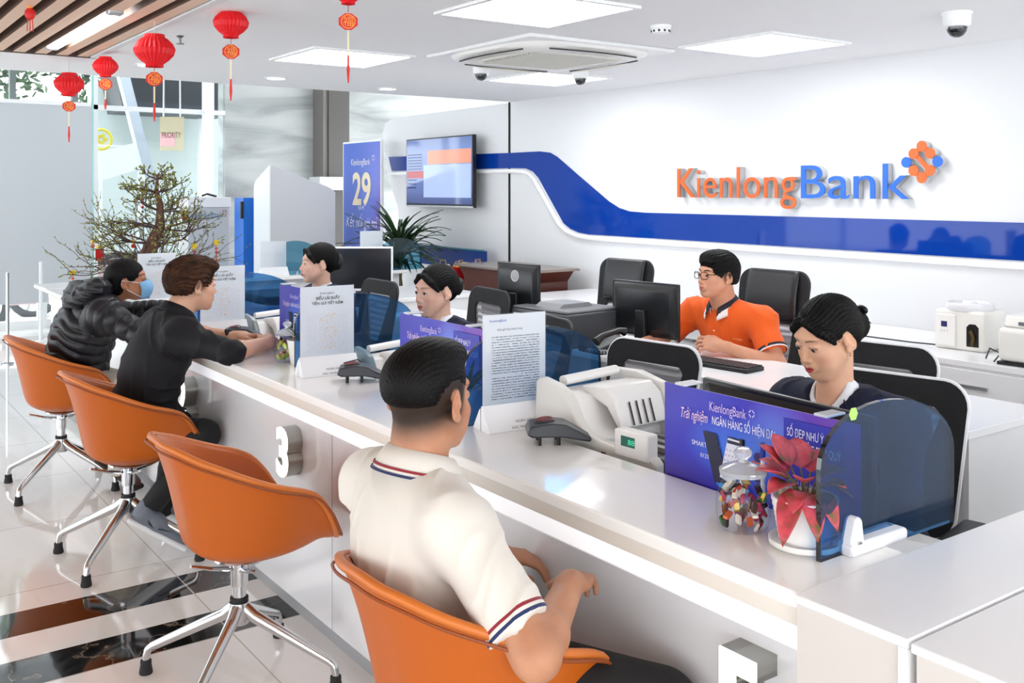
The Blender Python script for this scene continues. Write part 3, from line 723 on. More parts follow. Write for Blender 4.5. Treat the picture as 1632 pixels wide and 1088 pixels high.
tag(m.obj('cable', BLACKS), 'thin black cable looping over the second dark pad', 'cable')
# ---------------------------------------------------------------- candy jars
JG = pane('jar_glass', '#fbfdfd', .6)
def candy_jar(loc, label, seed, h=.105, candies=46, pal=None):
    t = thing('glass_jar', label, 'jar', loc, 0)
    s = h/.105
    MB().lathe([(0, .002), (.036*s, .002), (.043*s, .008*s), (.0475*s, .03*s), (.047*s, .06*s), (.042*s, .078*s), (.035*s, .088*s), (.035*s, .096*s), (.039*s, .099*s)], n=36).obj('jar_body', JG, t)
    MB().lathe([(.030*s, .096*s), (.041*s, .098*s), (.042*s, .106*s), (.038*s, .109*s), (.020*s, .116*s), (.012*s, .119*s)], n=36).obj('lid', mat('frosty_glass', '#f0f3f5', .12, trans=.6), t)
    MB().lathe([(.0, .117*s), (.010*s, .118*s), (.009*s, .124*s), (.015*s, .13*s), (.016*s, .137*s), (.011*s, .143*s), (0, .144*s)], n=24).obj('lid_knob', mat('frosty_glass', '#f0f3f5', .12, trans=.6), t)
    t['holds'] = ''
    del t['holds']
    rnd = random.Random(seed); pal = pal or ['#7a3a14', '#a0261e', '#d8b23a', '#3f7a2e', '#1f140e', '#cc5a2a', '#c23a6a', '#e8e0d4', '#4a2412']
    base = None
    for i in range(candies):
        lvl = i/candies; z = (.010+.070*lvl)*s; rm = (.036-.012*max(0, lvl-.75)*4)*s
        r = rm*math.sqrt(rnd.random()) if i % 3 else rm*.98; a = rnd.uniform(0, 2*PI)
        col = rnd.choice(pal); mm = mat('wrapper_'+col[1:], col, .25, metal=.25)
        b = MB()
        L_, W_, T_ = .019*s, .0095*s, .006*s
        for k in range(3):
            pass
        b.add([(-L_/2, -W_/2, 0), (-L_/2, W_/2, 0), (-L_*.32, -W_/2, T_/2), (-L_*.32, W_/2, T_/2), (L_*.32, -W_/2, T_/2), (L_*.32, W_/2, T_/2), (L_/2, -W_/2, 0), (L_/2, W_/2, 0), (-L_*.32, -W_/2, -T_/2), (-L_*.32, W_/2, -T_/2), (L_*.32, -W_/2, -T_/2), (L_*.32, W_/2, -T_/2)],
              [(0, 2, 3, 1), (2, 4, 5, 3), (4, 6, 7, 5), (0, 1, 9, 8), (8, 9, 11, 10), (10, 11, 7, 6), (0, 8, 2), (2, 8, 10, 4), (4, 10, 6), (1, 3, 9), (3, 5, 11, 9), (5, 7, 11)])
        o = b.obj('wrapped_candy', mm, None, smooth=False, loc=(loc[0]+r*math.cos(a), loc[1]+r*math.sin(a), loc[2]+z), rot=(rnd.uniform(-1, 1), rnd.uniform(.6, 2.4), a+rnd.uniform(-1, 1)))
        cn = {'#7a3a14': 'brown', '#a0261e': 'red', '#d8b23a': 'gold', '#3f7a2e': 'green', '#1f140e': 'black', '#cc5a2a': 'orange', '#c23a6a': 'pink', '#e8e0d4': 'white', '#4a2412': 'dark brown', '#6b3b20': 'brown', '#8a5a34': 'light brown', '#7c9a3c': 'green', '#a9b84e': 'lime', '#4a2a18': 'dark brown', '#b0784a': 'tan'}[col]
        tag(o, cn+' wrapped candy inside the '+' '.join(label.split()[:4]), 'candy', cn+' candies in the '+' '.join(label.split()[:4]))
    return t
candy_jar((1.512, 1.325, HC), 'large lidded glass jar of wrapped candy standing beside the red-leaved plant', 1, .118, 60)
candy_jar((1.54, 3.655, HC), 'smaller lidded glass jar of brown and green candy standing by the man\'s hands', 2, .115, 50, ['#6b3b20', '#8a5a34', '#7c9a3c', '#a9b84e', '#4a2a18', '#b0784a'])
# pens behind the jar
for i, (px, cap_) in enumerate(((1163, '#101114'), (1183, '#2a2f9c'))):
    x, y = atz(px, 790, HC)[:2]
    x, y = 1.60+.012*i, 1.405-.045*i
    t = thing('ballpoint_pen', ['white pen with black cap standing behind the candy jar', 'white pen with blue cap standing behind the candy jar'][i], 'pen', (x, y, HC))
    MB().cyl((0, 0, .002), (0, 0, .115), .0048, 12).obj('barrel', WHITE, t)
    MB().lathe([(0, .002), (.012, .002), (.012, .02), (.006, .022)], n=16).obj('holder', WHITE, t)
    MB().cyl((0, 0, .115), (0, 0, .148), .0055, 12).obj('cap', mat('pen_cap_'+cap_[1:], cap_, .3), t)
# ---------------------------------------------------------------- red-leaved plant
POTM = mat('white_ribbed_ceramic', '#f3f2ee', .35)
def leaf(mb, base, d, L_, W_, curl=.25, n=7):
    d = Vector(d).normalized(); side = d.cross(Vector((0, 0, 1)))
    if side.length < .05: side = Vector((1, 0, 0))
    side.normalize(); up = side.cross(d).normalized(); P = []
    for i in range(n):
        t = i/(n-1); w_ = W_*abs(math.sin(PI*t**.82))**.72; c = Vector(base)+d*L_*t-Vector((0, 0, 1))*curl*L_*t*t
        w_ = max(w_, .0006)
        P.append([c-side*w_+up*w_*.35, c-side*w_*.5+up*w_*.08, c, c+side*w_*.5+up*w_*.08, c+side*w_+up*w_*.35])
    mb.grid(P)
def red_leaf_mat():
    m, nt, b = nodes('red_aglaonema_leaf'); N = nt.nodes; L = nt.links
    tc = N.new('ShaderNodeTexCoord'); n = N.new('ShaderNodeTexNoise'); n.inputs['Scale'].default_value = 38; n.inputs['Detail'].default_value = 3; L.new(tc.outputs['Object'], n.inputs['Vector'])
    r = ramp(nt, [(.3, '#5f5a2c'), (.42, '#b04248'), (.55, '#cf4b58'), (.8, '#dd6670')]); L.new(n.outputs[0], r.inputs[0]); L.new(r.outputs[0], b.inputs['Base Color']); b.inputs['Roughness'].default_value = .35
    return m
RL = red_leaf_mat()
pt = thing('potted_plant', 'potted plant with red and green leaves in a white ribbed pot on the near counter', 'potted plant', (1.535, 1.195, HC))
MB().lathe([(0, .0), (.058, .0), (.066, .006), (.067, .016), (.060, .012), (0, .010)], n=40).obj('saucer', POTM, pt)
prof = [(0, .010), (.046, .010)]
for k in range(16): z = .012+.075*k/15; prof.append((.046+.014*k/15+(.0016 if k % 2 else 0), z))
prof += [(.062, .094), (.058, .095), (.055, .086), (0, .082)]
MB().lathe(prof, n=40).obj('pot', POTM, pt, angle=60)
m = MB(); rnd = random.Random(5)
for i in range(46):
    a = rnd.uniform(0, 2*PI); r = .05*math.sqrt(rnd.random()); m.ball((r*math.cos(a), r*math.sin(a), .088+rnd.uniform(0, .006)), (.007, .006, .005), 6, 5)
m.obj('pebbles', mat('cream_pebble', '#cfc3a4', .6), pt)
st = MB()
specs = [(205, .15, .080, .036, .55), (232, -.25, .082, .037, .95), (178, .5, .080, .036, .45), (258, -.1, .075, .036, .9), (150, .8, .085, .036, .3), (120, 1.3, .085, .037, .12), (85, 1.5, .088, .038, .1), (50, 1.3, .085, .038, .12), (20, 1.0, .082, .037, .2), (345, .7, .078, .036, .35), (310, .3, .075, .035, .6), (218, .9, .075, .036, .25), (195, -.3, .075, .035, 1.0), (285, .6, .070, .035, .4), (100, .8, .085, .036, .3)]
for a, el, L_, W_, cu in specs:
    a = math.radians(a); h = .108+.022*max(0, el); b0 = Vector((.012*math.cos(a), .012*math.sin(a), .088)); b1 = Vector((.035*math.cos(a), .035*math.sin(a), h))
    st.tube([b0, (b0+b1)/2+Vector((0, 0, .01)), b1], .0022, 6)
    lm = MB(); q_ = .72 if math.sin(a) < -.35 else .88; leaf(lm, b1, (math.cos(a), math.sin(a), el*.85), L_*q_, W_*q_*.82, cu, 9)
    lm.obj('leaf', RL, pt, angle=180, solid=.0008)
st.obj('stems', mat('plant_stem', '#6a5a33', .6), pt)
# spiky plants in pots behind other screens
def spiky(loc, label, n=26, L_=.13):
    t = thing('potted_plant', label, 'potted plant', loc)
    MB().lathe([(0, 0), (.042, 0), (.055, .085), (.056, .092), (.05, .09), (0, .08)], n=28).obj('pot', POTM, t)
    m = MB(); rnd = random.Random(9)
    for i in range(n):
        a = 2*PI*i/n*2.4; el = rnd.uniform(.5, 1.8); leaf(m, (.01*math.cos(a), .01*math.sin(a), .085), (math.cos(a), math.sin(a), el), L_*rnd.uniform(.7, 1.1), .006, .25)
    m.obj('leaves', mat('dark_green_leaf', '#2f4a2a', .4), t, angle=180)
    return t
spiky((1.585, 2.435, HC), 'spiky green plant in pot seen through the glass behind the letter stand')
spiky((1.575, 3.60, HC), 'dark-leaved potted plant behind the glass by the candy jar', 20, .12)
# ---------------------------------------------------------------- posters clipped to the monitors
def poster_mat():
    m, nt, b = nodes('purple_blue_print'); N = nt.nodes; L = nt.links
    tc = N.new('ShaderNodeTexCoord'); sp = N.new('ShaderNodeSeparateXYZ'); L.new(tc.outputs['UV'], sp.inputs[0])
    def blob(cx, cy, sx, sy, pw=1.0):
        mp = N.new('ShaderNodeMapping'); mp.inputs['Location'].default_value = (-cx/sx, -cy/sy, 0); mp.inputs['Scale'].default_value = (1/sx, 1/sy, 0); L.new(tc.outputs['UV'], mp.inputs[0])
        g = N.new('ShaderNodeTexGradient'); g.gradient_type = 'SPHERICAL'; L.new(mp.outputs[0], g.inputs[0]); return g.outputs['Fac']
    cur = None
    base = N.new('ShaderNodeRGB'); base.outputs[0].default_value = srgb('#2a21a8')+(1,); cur = base.outputs[0]
    for (cx, cy, sx, sy, c) in ((.95, .95, .55, .6, '#7a3fb6'), (.45, .45, .6, .7, '#2e35cf'), (.62, .72, .20, .35, '#6f8ff0'), (.42, .55, .3, .3, '#4a86f2'), (.05, .1, .35, .35, '#3a1a86')):
        mx = N.new('ShaderNodeMix'); mx.data_type = 'RGBA'; L.new(blob(cx, cy, sx, sy), mx.inputs[0]); L.new(cur, mx.inputs[6]); mx.inputs[7].default_value = srgb(c)+(1,); cur = mx.outputs[2]
    L.new(cur, b.inputs['Base Color']); b.inputs['Roughness'].default_value = .3
    return m
PUR = poster_mat()
LILAC = mat('pale_lilac_ink', '#d9c8f2', .5); WINK = mat('white_ink', '#f6f5ff', .5); PINKI = mat('pink_white_ink', '#f1d3e6', .5)
def dia(mb, cx, cz, s, fn):
    """small dot-diamond mark outline built of four bars"""
    P = [(0, s), (s, 0), (0, -s), (-s, 0)]
    for i in range(4):
        a, b = P[i], P[(i+1) % 4]; q = .68
        m1 = (a[0]*.82+b[0]*.18, a[1]*.82+b[1]*.18); m2 = (a[0]*.18+b[0]*.82, a[1]*.18+b[1]*.82)
        mb.add([fn(cx+m1[0], cz+m1[1]), fn(cx+m2[0], cz+m2[1]), fn(cx+m2[0]*q, cz+m2[1]*q), fn(cx+m1[0]*q, cz+m1[1]*q)], [(0, 1, 2, 3)])
def poster(x, ya, yb, z0, z1, label, monitor=True, skew=0):
    """faces -X; reads from ya (left in view, larger y) to yb"""
    t = thing('clip_poster', label, 'poster', (x, (ya+yb)/2, 0)); W_ = ya-yb; a = W_/2; xs = skew
    P0, P1 = Vector((xs, a, z0)), Vector((-xs, -a, z0))
    uvq('print', PUR, t, (xs, a, z0), (-xs, -a, z0), (-xs, -a, z1), (xs, a, z1), .003)
    rx = (P1-P0).normalized(); up = Vector((0, 0, 1)); nrm = rx.cross(up).normalized()
    H_ = z1-z0; k = W_/.53
    def F(u, v, off=.0035): p = P0+rx*W_*u+up*H_*v+nrm*off; return plane_mat(p, rx, up)
    def q(u, v, off=.0035): return tuple(P0+rx*W_*u+up*H_*v+nrm*off)
    lettering('KienlongBank', .030*k, LILAC, t, F(.27, .845), name='bank_name', width=.36*.53*.55*k)
    m = MB(); dia(m, 0, 0, .011*k, lambda a_, b_: tuple(P0+rx*(W_*.50+a_)+up*(H_*.90+b_)+nrm*.0035)); m.obj('bank_mark', LILAC, t, smooth=False)
    lettering('Trải nghiệm', .034*k, PINKI, t, F(.10, .73), name='script_lettering', shear=.35, width=.155*W_)
    lettering('NGÂN HÀNG SỐ HIỆN ĐẠI', .026*k, WINK, t, F(.285, .735), name='headline', width=.33*W_)
    # two phones on a round stage
    PH = mat('poster_phone_dark', '#15183a', .4); PL = mat('poster_phone_light', '#e7ebf8', .4); ST = mat('poster_stage', '#2d9be8', .4); OR = mat('poster_orange', '#e8562f', .4)
    g = MB(); g.add([q(.40+.09*math.cos(2*PI*i/28), .255+.055*math.sin(2*PI*i/28), .0034) for i in range(28)], [tuple(range(28))]); g.obj('stage', ST, t, smooth=False)
    MB().add([q(.235, .76-.10, .0036), q(.31, .66, .0036), q(.375, .27, .0036), q(.30, .25, .0036)], [(0, 1, 2, 3)]).obj('phone_picture', PH, t, smooth=False)
    MB().add([q(.375, .655, .0038), q(.455, .65, .0038), q(.41, .27, .0038), q(.33, .31, .0038)], [(0, 1, 2, 3)]).obj('phone_picture', PL, t, smooth=False)
    MB().add([q(.372, .665, .0037), q(.462, .66, .0037), q(.452, .61, .0039), q(.372, .61, .0039)], [(0, 1, 2, 3)]).obj('phone_picture', PH, t, smooth=False)
    g = MB()
    for i in range(5):
        for j in range(4):
            u, v = .366+.018*j-.006*i, .56-.045*i; g.add([q(u, v, .0042), q(u+.008, v, .0042), q(u+.008, v-.012, .0042), q(u, v-.012, .0042)], [(0, 1, 2, 3)])
    g.obj('phone_icons', mat('poster_icon', '#b9a9c9', .5), t, smooth=False)
    MB().add([q(.50, .52, .0036), q(.565, .52, .0036), q(.565, .45, .0036), q(.50, .45, .0036)], [(0, 1, 2, 3)]).obj('orange_button', OR, t, smooth=False)
    for v_ in (.56, .39): MB().add([q(.53+.02*math.cos(2*PI*i/16), v_+.035*math.sin(2*PI*i/16), .0037) for i in range(16)], [tuple(range(16))]).obj('round_button', mat('poster_dark_button', '#3a2a70', .4), t, smooth=False)
    MB().add([q(.66, .93, .0032), q(.94, .93, .0032), q(.94, .22, .0032), q(.66, .22, .0032)], [(0, 1, 2, 3)]).obj('side_box', mat('poster_side_box', '#2a2bb0', .35), t, smooth=False)
    lettering('SỐ ĐẸP NHƯ Ý', .024*k, WINK, t, F(.675, .80), name='headline', width=.17*W_)
    lettering('RƯỚC LỘC PHÚ QUÝ', .024*k, WINK, t, F(.675, .70), name='headline', width=.245*W_)
    lettering('Miễn phí chọn số', .012*k, LILAC, t, F(.685, .44), name='small_print')
    lettering('KHÁCH HÀNG MỚI', .012*k, LILAC, t, F(.685, .38), name='small_print')
    lettering('SMARTBANK', .015*k, WINK, t, F(.17, .52), name='small_print')
    lettering('0123456789', .013*k, WINK, t, F(.22, .43), name='small_print')
    # clips
    for u in (.11, .84):
        p = P0+rx*W_*u+up*(H_+.0)
        MB().box(p+Vector((.02, 0, .004)), (.06, .034, .006)).obj('clip', mat('clear_clip', '#d5d8dc', .15, alpha=None), t, bevel=.002)
    return t
def monitor(loc, rz, label, w_=.5, h_=.30, z0=.10, screen='#0d0e12', back=None, badge=False, bezel=None):
    """screen faces local -Y, back faces +Y"""
    back = back or mat('monitor_back_black', '#1a1b1e', .3)
    t = thing('monitor', label, 'monitor', loc, rz)
    MB().prism([(-w_/2, 0), (w_/2, 0), (w_/2, h_), (-w_/2, h_)], lambda a, b, q: (a*(1 if q < .02 else .94), q, z0+(b if q < .02 else h_/2+(b-h_/2)*.9)), 0, .018).obj('casing', bezel or back, t, bevel=.004)
    MB().prism([(-w_/2, 0), (w_/2, 0), (w_/2, h_), (-w_/2, h_)], lambda a, b, q: (a*.97 if q < .02 else a*.80, q, z0+h_/2+(b-h_/2)*(.96 if q < .02 else .72)), .016, .036).obj('rear_cover', back, t, bevel=.006)
    MB().bb(-w_/2+.012, w_/2-.012, -.001, .001, z0+.018, z0+h_-.012).obj('screen', mat('screen_'+screen[1:], screen, .12), t, smooth=False)
    MB().prism([(-.035, 0), (.035, 0), (.028, z0+h_*.45), (-.028, z0+h_*.45)], lambda a, b, q: (a, q, b+.01), .036, .056).obj('neck', BLACK, t, bevel=.004)
    MB().box((0, .015, .006), (.22, .13, .012)).obj('base', BLACK, t, bevel=.005)
    if badge:
        MB().lathe([(.027, 0), (.0275, .002), (.031, .002), (.0315, 0)], c=(0, .0365, z0+h_*.78), R=Matrix.Rotation(-PI/2, 3, 'X'), n=32).obj('badge_ring', mat('badge_silver', '#d4d6d8', .3), t)
        lettering('DELL', .020, mat('badge_silver', '#d4d6d8', .3), t, plane_mat((.024, .0385, z0+h_*.78-.007), (-1, 0, 0), (0, 0, 1)), name='badge_lettering', width=.046)
    return t
PX = 1.665
poster(PX, 1.700, 1.165, .80, 1.065, 'purple bank poster with phones, nearest one beside the red-leaved plant')
monitor((PX+.115, 1.44, .72), PI/2-.08, 'black monitor behind the nearest purple poster', .50, .30, .045)
poster(PX+.01, 3.00, 2.47, .80, 1.098, 'purple bank poster with phones, half hidden behind the white-polo man\'s head')
monitor((PX+.115, 2.76, .72), PI/2-.06, 'black monitor behind the poster near the white-polo man\'s head', .50, .30, .045)
poster(PX+.01, 4.06, 3.62, .80, 1.115, 'purple bank poster left of the interest table stand')
monitor((PX+.115, 3.95, .72), PI/2-.06, 'black monitor behind the poster left of the interest table stand', .40, .28, .05)
poster(PX+.01, 5.15, 4.80, .80, 1.04, 'narrow blue poster edge right of the paper stand by the far printer')
# ---------------------------------------------------------------- banknote counter on the teller desk
def banknote_counter(loc, rz, label, body='#e4e2dd', s=1, sticker=True):
    """long axis local X: high hopper at -X, control box at +X, near side faces -Y"""
    t = thing('banknote_counter', label, 'banknote counter', loc, rz)
    B = mat('counter_shell_'+body[1:], body, .35); D = mat('counter_dark', '#1b1b1d', .5); B2 = mat('counter_shell_light', '#f1efec', .3)
    side = [(-.20, .0), (-.21, .10), (-.205, .235), (-.19, .25), (-.12, .235), (-.085, .215), (-.05, .14), (-.01, .105), (.04, .095), (.21, .085), (.225, .07), (.225, 0)]
    f = lambda a, b, q: (a*s, q*s, b*s)
    MB().prism(side, f, -.15, -.118).obj('side_cheek', B, t, bevel=.007*s, seg=3)
    far = [(-.20, .0), (-.21, .10), (-.19, .245), (-.09, .25), (.0, .225), (.035, .15), (.07, .115), (.21, .085), (.225, 0)]
    MB().prism(far, f, .118, .15).obj('side_cheek', B, t, bevel=.007*s, seg=3)
    mid = [(-.19, .02), (-.195, .20), (-.15, .215), (-.08, .20), (-.04, .12), (.0, .085), (.0, .02)]
    MB().prism(mid, f, -.12, .12).obj('hopper', B2, t, bevel=.004*s)
    m = MB().prism([(-.12, .205), (-.125, .222), (-.03, .232), (.005, .20), (.03, .11), (.015, .105), (-.03, .17)], f, -.06, .118); o = m.obj('feed_cover', B2, t, bevel=.008*s, seg=3)
    m = MB()
    for i in range(4): m.add([f(.000+.0085, .19, -.02+i*.028), f(.0085, .19, -.015+i*.028), f(.032, .12, -.015+i*.028), f(.032, .12, -.02+i*.028)][:0] or [(x*s, y*s, z*s) for x, y, z in ((.0125, -.02+i*.026, .188), (.0125, -.014+i*.026, .188), (.0325, -.014+i*.026, .118), (.0325, -.02+i*.026, .118))], [(0, 1, 2, 3)])
    m.obj('vent_slots', D, t, smooth=False)
    MB().bb(0, .21*s, -.118*s, .12*s, .01, .06*s).obj('stacker_bed', D, t, smooth=False)
    m = MB()
    for i in range(3): m.bb(.02*s, .22*s, (-.03+.045*i)*s, (-.01+.045*i)*s, .06*s, .075*s)
    m.obj('stacker_ribs', mat('grey_rib', '#9b9c9e', .4), t, smooth=False)
    MB().cyl((.20*s, -.11*s, .055*s), (.20*s, .12*s, .055*s), .022*s, 20).obj('roller', mat('roller_grey', '#3c3d40', .5), t)
    cb = MB().bb(.095*s, .205*s, -.158*s, -.118*s, .07*s, .150*s).obj('control_box', B2, t, bevel=.006*s, seg=3)
    MB().bb(.120*s, .165*s, -.1588*s, -.1578*s, .105*s, .135*s).obj('display', mat('green_display', '#0f5a49', .2, emit=.15), cb, smooth=False)
    lettering('88', .022*s, mat('display_digit', '#46c9a0', .4, emit=.5), cb, plane_mat((.143*s, -.1592*s, .112*s), (1, 0, 0), (0, 0, 1)), name='display_digits')
    MB().cyl((-.16*s, -.09*s, .235*s), (-.16*s, .11*s, .243*s), .016*s, 16).obj('guide_roller', B2, t)
    MB().bb(.045*s, .060*s, -.1512*s, -.15*s, .055*s, .066*s).obj('switch', D, t, smooth=False)
    if sticker:
        p = lambda x, z: (x, -.1514, z)
        m = MB().add([p(-.183, .20), p(-.10, .185), p(-.095, .085), p(-.19, .10)], [(0, 1, 2, 3)]); m.obj('sticker', mat('sticker_white', '#efeeea', .5), t, smooth=False)
        MB().add([(-.19, -.1518, .112), (-.0965, -.1518, .099), (-.0955, -.1518, .085), (-.19, -.1518, .098)], [(0, 1, 2, 3)]).obj('sticker_band', mat('sticker_red', '#b5302c', .5), t, smooth=False)
        MB().lathe([(.006, 0), (.009, .0003), (.0092, 0)], c=(-.170, -.1516, .185), R=Matrix.Rotation(PI/2, 3, 'X'), n=20).obj('sticker_mark', mat('sticker_red', '#b5302c', .5), t)
        for i, tx in enumerate(('MÁY ĐẾM TIỀN', 'BẢO HÀNH', 'Hotline')):
            lettering(tx, .011, INK, t, plane_mat((-.155+.003*i, -.1519, .182-.018*i), (1, 0, -.13), (.13, 0, 1)), name='sticker_lettering')
        m = MB()
        for i in range(4): m.add([(-.165, -.1519, .138-.007*i), (-.105, -.1519, .130-.007*i), (-.105, -.1519, .127-.007*i), (-.165, -.1519, .135-.007*i)], [(0, 1, 2, 3)])
        m.obj('sticker_lines', mat('grey_ink', '#8d8f94', .6), t, smooth=False)
    return t
bc_ = banknote_counter((1.865, 2.04, .775), -1.50, 'white banknote counting machine with a green display beside the purple poster', s=1.06); bc_.scale = (1, 1, .82); tag(MB().bb(-.16, .16, -.24, .24, 0, .055).obj('machine_riser', DB, loc=(1.865, 2.04, .72), bevel=.004), 'low white riser under the white banknote counting machine', 'riser')
banknote_counter((1.84, 3.24, .72), -1.4, 'grey banknote counting machine behind the second dark pad', '#6f8791', s=.85, sticker=False)
banknote_counter((1.86, 4.45, .72), -1.4, 'grey banknote counting machine behind the hands of the man in black shirt', '#7f878c', s=.85, sticker=False)
# ---------------------------------------------------------------- screens, printer, phone, keyboard
monitor((3.42, 3.62, .74), PI/2+.10, 'black monitor with its back to the camera in front of the man in orange', .43, .27, .055)
monitor((3.12, 4.28, .74), PI/2+.10, 'black monitor with a round silver badge on its back', .33, .30, .09, badge=True)
monitor((3.05, 6.02, .74), -.62+PI*.0, 'white-edged monitor with dark screen behind the farthest teller', .45, .30, .10, bezel=mat('white_bezel', '#e6e7ea', .3), screen='#26272b')
for q in (3.18, 4.28): pass
pr = thing('printer', 'dark grey laser printer on the middle desk left of the back-turned monitor', 'printer', (3.20, 3.99, .74), PI/2+.08)
G1 = mat('printer_grey', '#4a4b4f', .45); G2 = mat('printer_top_grey', '#66676b', .45)
MB().bb(-.21, .21, -.19, .19, 0, .17).obj('body', G1, pr, bevel=.01, seg=3)
MB().bb(-.205, .205, -.185, .185, .168, .185).obj('top_cover', G2, pr, bevel=.008)
MB().prism([(-.12, .0), (.12, .0), (.09, .02), (-.09, .02)], lambda a, b, q: (q, a, .184+b), -.08, .10).obj('output_tray', mat('printer_tray', '#8b8c8f', .4), pr, smooth=False)
MB().bb(-.16, .16, .188, .194, .02, .06).obj('front_slot', BLACK, pr, smooth=False)
MB().bb(.09, .12, .1885, .192, .10, .14).obj('switch', BLACK, pr, smooth=False)
MB().add([(.19, .1915, .08), (.14, .1915, .08), (.14, .1915, .15), (.19, .1915, .15)], [(0, 1, 2, 3)]).obj('label_sticker', PAPER, pr, smooth=False)
MB().add([(.19, .1915, .03), (.15, .1915, .03), (.15, .1915, .055), (.19, .1915, .055)], [(0, 1, 2, 3)]).obj('green_sticker', mat('green_label', '#3f8f3a', .5), pr, smooth=False)
ph = thing('desk_phone', 'black desk telephone beside the printer', 'telephone', (3.15, 3.64, .74), PI/2)
MB().prism([(-.09, 0), (.09, 0), (.09, .03), (-.09, .075)], lambda a, b, q: (q, a, b), -.08, .08).obj('body', BLACK, ph, bevel=.005)
MB().tube([(-.055, -.09, .095), (-.055, -.05, .105), (-.055, .05, .085), (-.055, .09, .06)], [.022, .014, .014, .022], 12).obj('handset', BLACKS, ph)
m = MB(); P = []
for i in range(60): t = i/59; P.append((-.03-.17*t+.008*math.cos(i*1.5), .12-.10*t, .02+.008*math.sin(i*1.5)))
m.tube(P, .003, 5); m.obj('coiled_cord', mat('cord_grey', '#a9abae', .5), ph)
kb = thing('keyboard', 'black keyboard in front of the man in orange', 'keyboard', (3.30, 3.05, .74), PI/2+.1)
MB().bb(-.21, .21, -.065, .065, 0, .018).obj('base', BLACK, kb, bevel=.004)
m = MB()
for r in range(5):
    for c_ in range(16): m.bb(-.203+c_*.0254, -.203+c_*.0254+.021, -.058+r*.0235, -.058+r*.0235+.019, .018, .024)
m.obj('keys', mat('key_black', '#26272b', .5), kb, smooth=False)
# papers / boxes on teller desk seen through blue glass
MB0 = MB().bb(-.10, .10, -.14, .14, 0, .012); tag(MB0.obj('paper_stack', PAPER, loc=(1.95, 1.20, .72), rot=(0, 0, .3)), 'stack of white papers on the teller desk behind the near glass screen', 'paper')
MB0 = MB().bb(-.12, .12, -.10, .10, 0, .07); tag(MB0.obj('paper_tray', DB, loc=(1.93, 2.30, .72), bevel=.003), 'white tray box on the desk behind the letter stand glass', 'tray')
for i, (lx, ly, lz, w1, d1, h1, lab) in enumerate(((2.05, 4.95, .72, .34, .40, .22, 'large blue-tinted printer standing behind the far glass screen'),)):
    t = thing('printer', lab, 'printer', (lx, ly, lz), PI/2)
    MB().bb(-d1/2, d1/2, -w1/2, w1/2, 0, h1).obj('body', mat('pale_printer', '#d6dade', .4), t, bevel=.012, seg=3)
    MB().bb(-d1/2+.01, d1/2-.01, -w1/2+.01, w1/2-.01, h1, h1+.045).obj('scanner_lid', mat('dark_lid', '#3a3d42', .4), t, bevel=.012, seg=3)
    MB().bb(-.15, .15, w1/2-.002, w1/2+.003, .06, .16).obj('paper_opening', BLACK, t, smooth=False)
    MB().bb(-.12, .12, w1/2-.05, w1/2+.05, .055, .063).obj('output_paper', PAPER, t, smooth=False)
# ---------------------------------------------------------------- machines on the cabinet at the right
bm_ = thing('strapping_machine', 'white banknote binding machine with small blue display and dark opening', 'machine', (4.68, 2.66, .74), PI/2+.06)
bm_.scale = (.74, .74, .78)
SH = mat('machine_white', '#f3f1ea', .3)
MB().bb(-.17, .17, -.15, .13, 0, .25).obj('body', SH, bm_, bevel=.02, seg=4)
MB().lathe([(0, .245), (.15, .245), (.155, .26), (.15, .285), (.13, .292), (.12, .28), (.05, .28), (.04, .30), (0, .30)], c=(0, -.01, 0), n=40).obj('turntable', mat('machine_top', '#e7e7ea', .25), bm_)
MB().bb(.02, .145, .128, .142, .02, .22).obj('door_panel', mat('machine_white2', '#f7f6f2', .3), bm_, bevel=.006)
MB().bb(.075, .115, .1425, .1445, .14, .175).obj('display', mat('blue_display', '#27305f', .2, emit=.2), bm_, smooth=False)
MB().prism([(-.13, .03), (-.05, .03), (-.05, .15), (-.07, .17), (-.11, .17), (-.13, .15)], lambda a, b, q: (a, q, b), .125, .132).obj('mouth', BLACKS, bm_, smooth=False)
MB().tube([(-.09, .135, .04), (-.10, .14, .09), (-.08, .14, .13)], .012, 10).obj('arm', mat('brass_dark', '#5a4a2c', .4, metal=.7), bm_)
m = MB()
for i in range(3): m.ball((.075+.02*i, .1425, .115), (.005, .003, .005), 8, 6)
m.obj('button', mat('btn', '#c9ccd2', .4), bm_)
sm = thing('counting_machine', 'white rounded banknote machine cut by the right edge of the picture', 'machine', (4.50, 2.23, .74), PI/2+.05)
MB().bb(-.2, .12, -.14, .14, .015, .17).obj('body', SH, sm, bevel=.025, seg=4)
MB().prism([(-.13, 0), (.13, 0), (.10, .05), (-.10, .05)], lambda a, b, q: (q, a, .17+b), -.18, .10).obj('top_housing', SH, sm, bevel=.01)
MB().bb(-.14, .03, .075, .13, .183, .197).obj('control_panel', mat('control_grey', '#6d7076', .3), sm, smooth=False)
MB().bb(-.2, .12, -.14, .14, 0, .015).obj('base', BLACK, sm, smooth=False)
cb = MB().tube([(4.56, 3.35, .75), (4.55, 3.1, .752), (4.57, 2.9, .75), (4.6, 2.78, .75)], .004, 6).obj('power_cable', BLACK); tag(cb, 'black power cable lying on the cabinet behind the right teller', 'cable')
cb = MB().tube([(4.44, 2.44, .745), (4.40, 2.40, .80), (4.42, 2.36, .78), (4.38, 2.37, .745)], .004, 6).obj('power_cable', BLACK); tag(cb, 'short black cable between the two white banknote machines', 'cable')
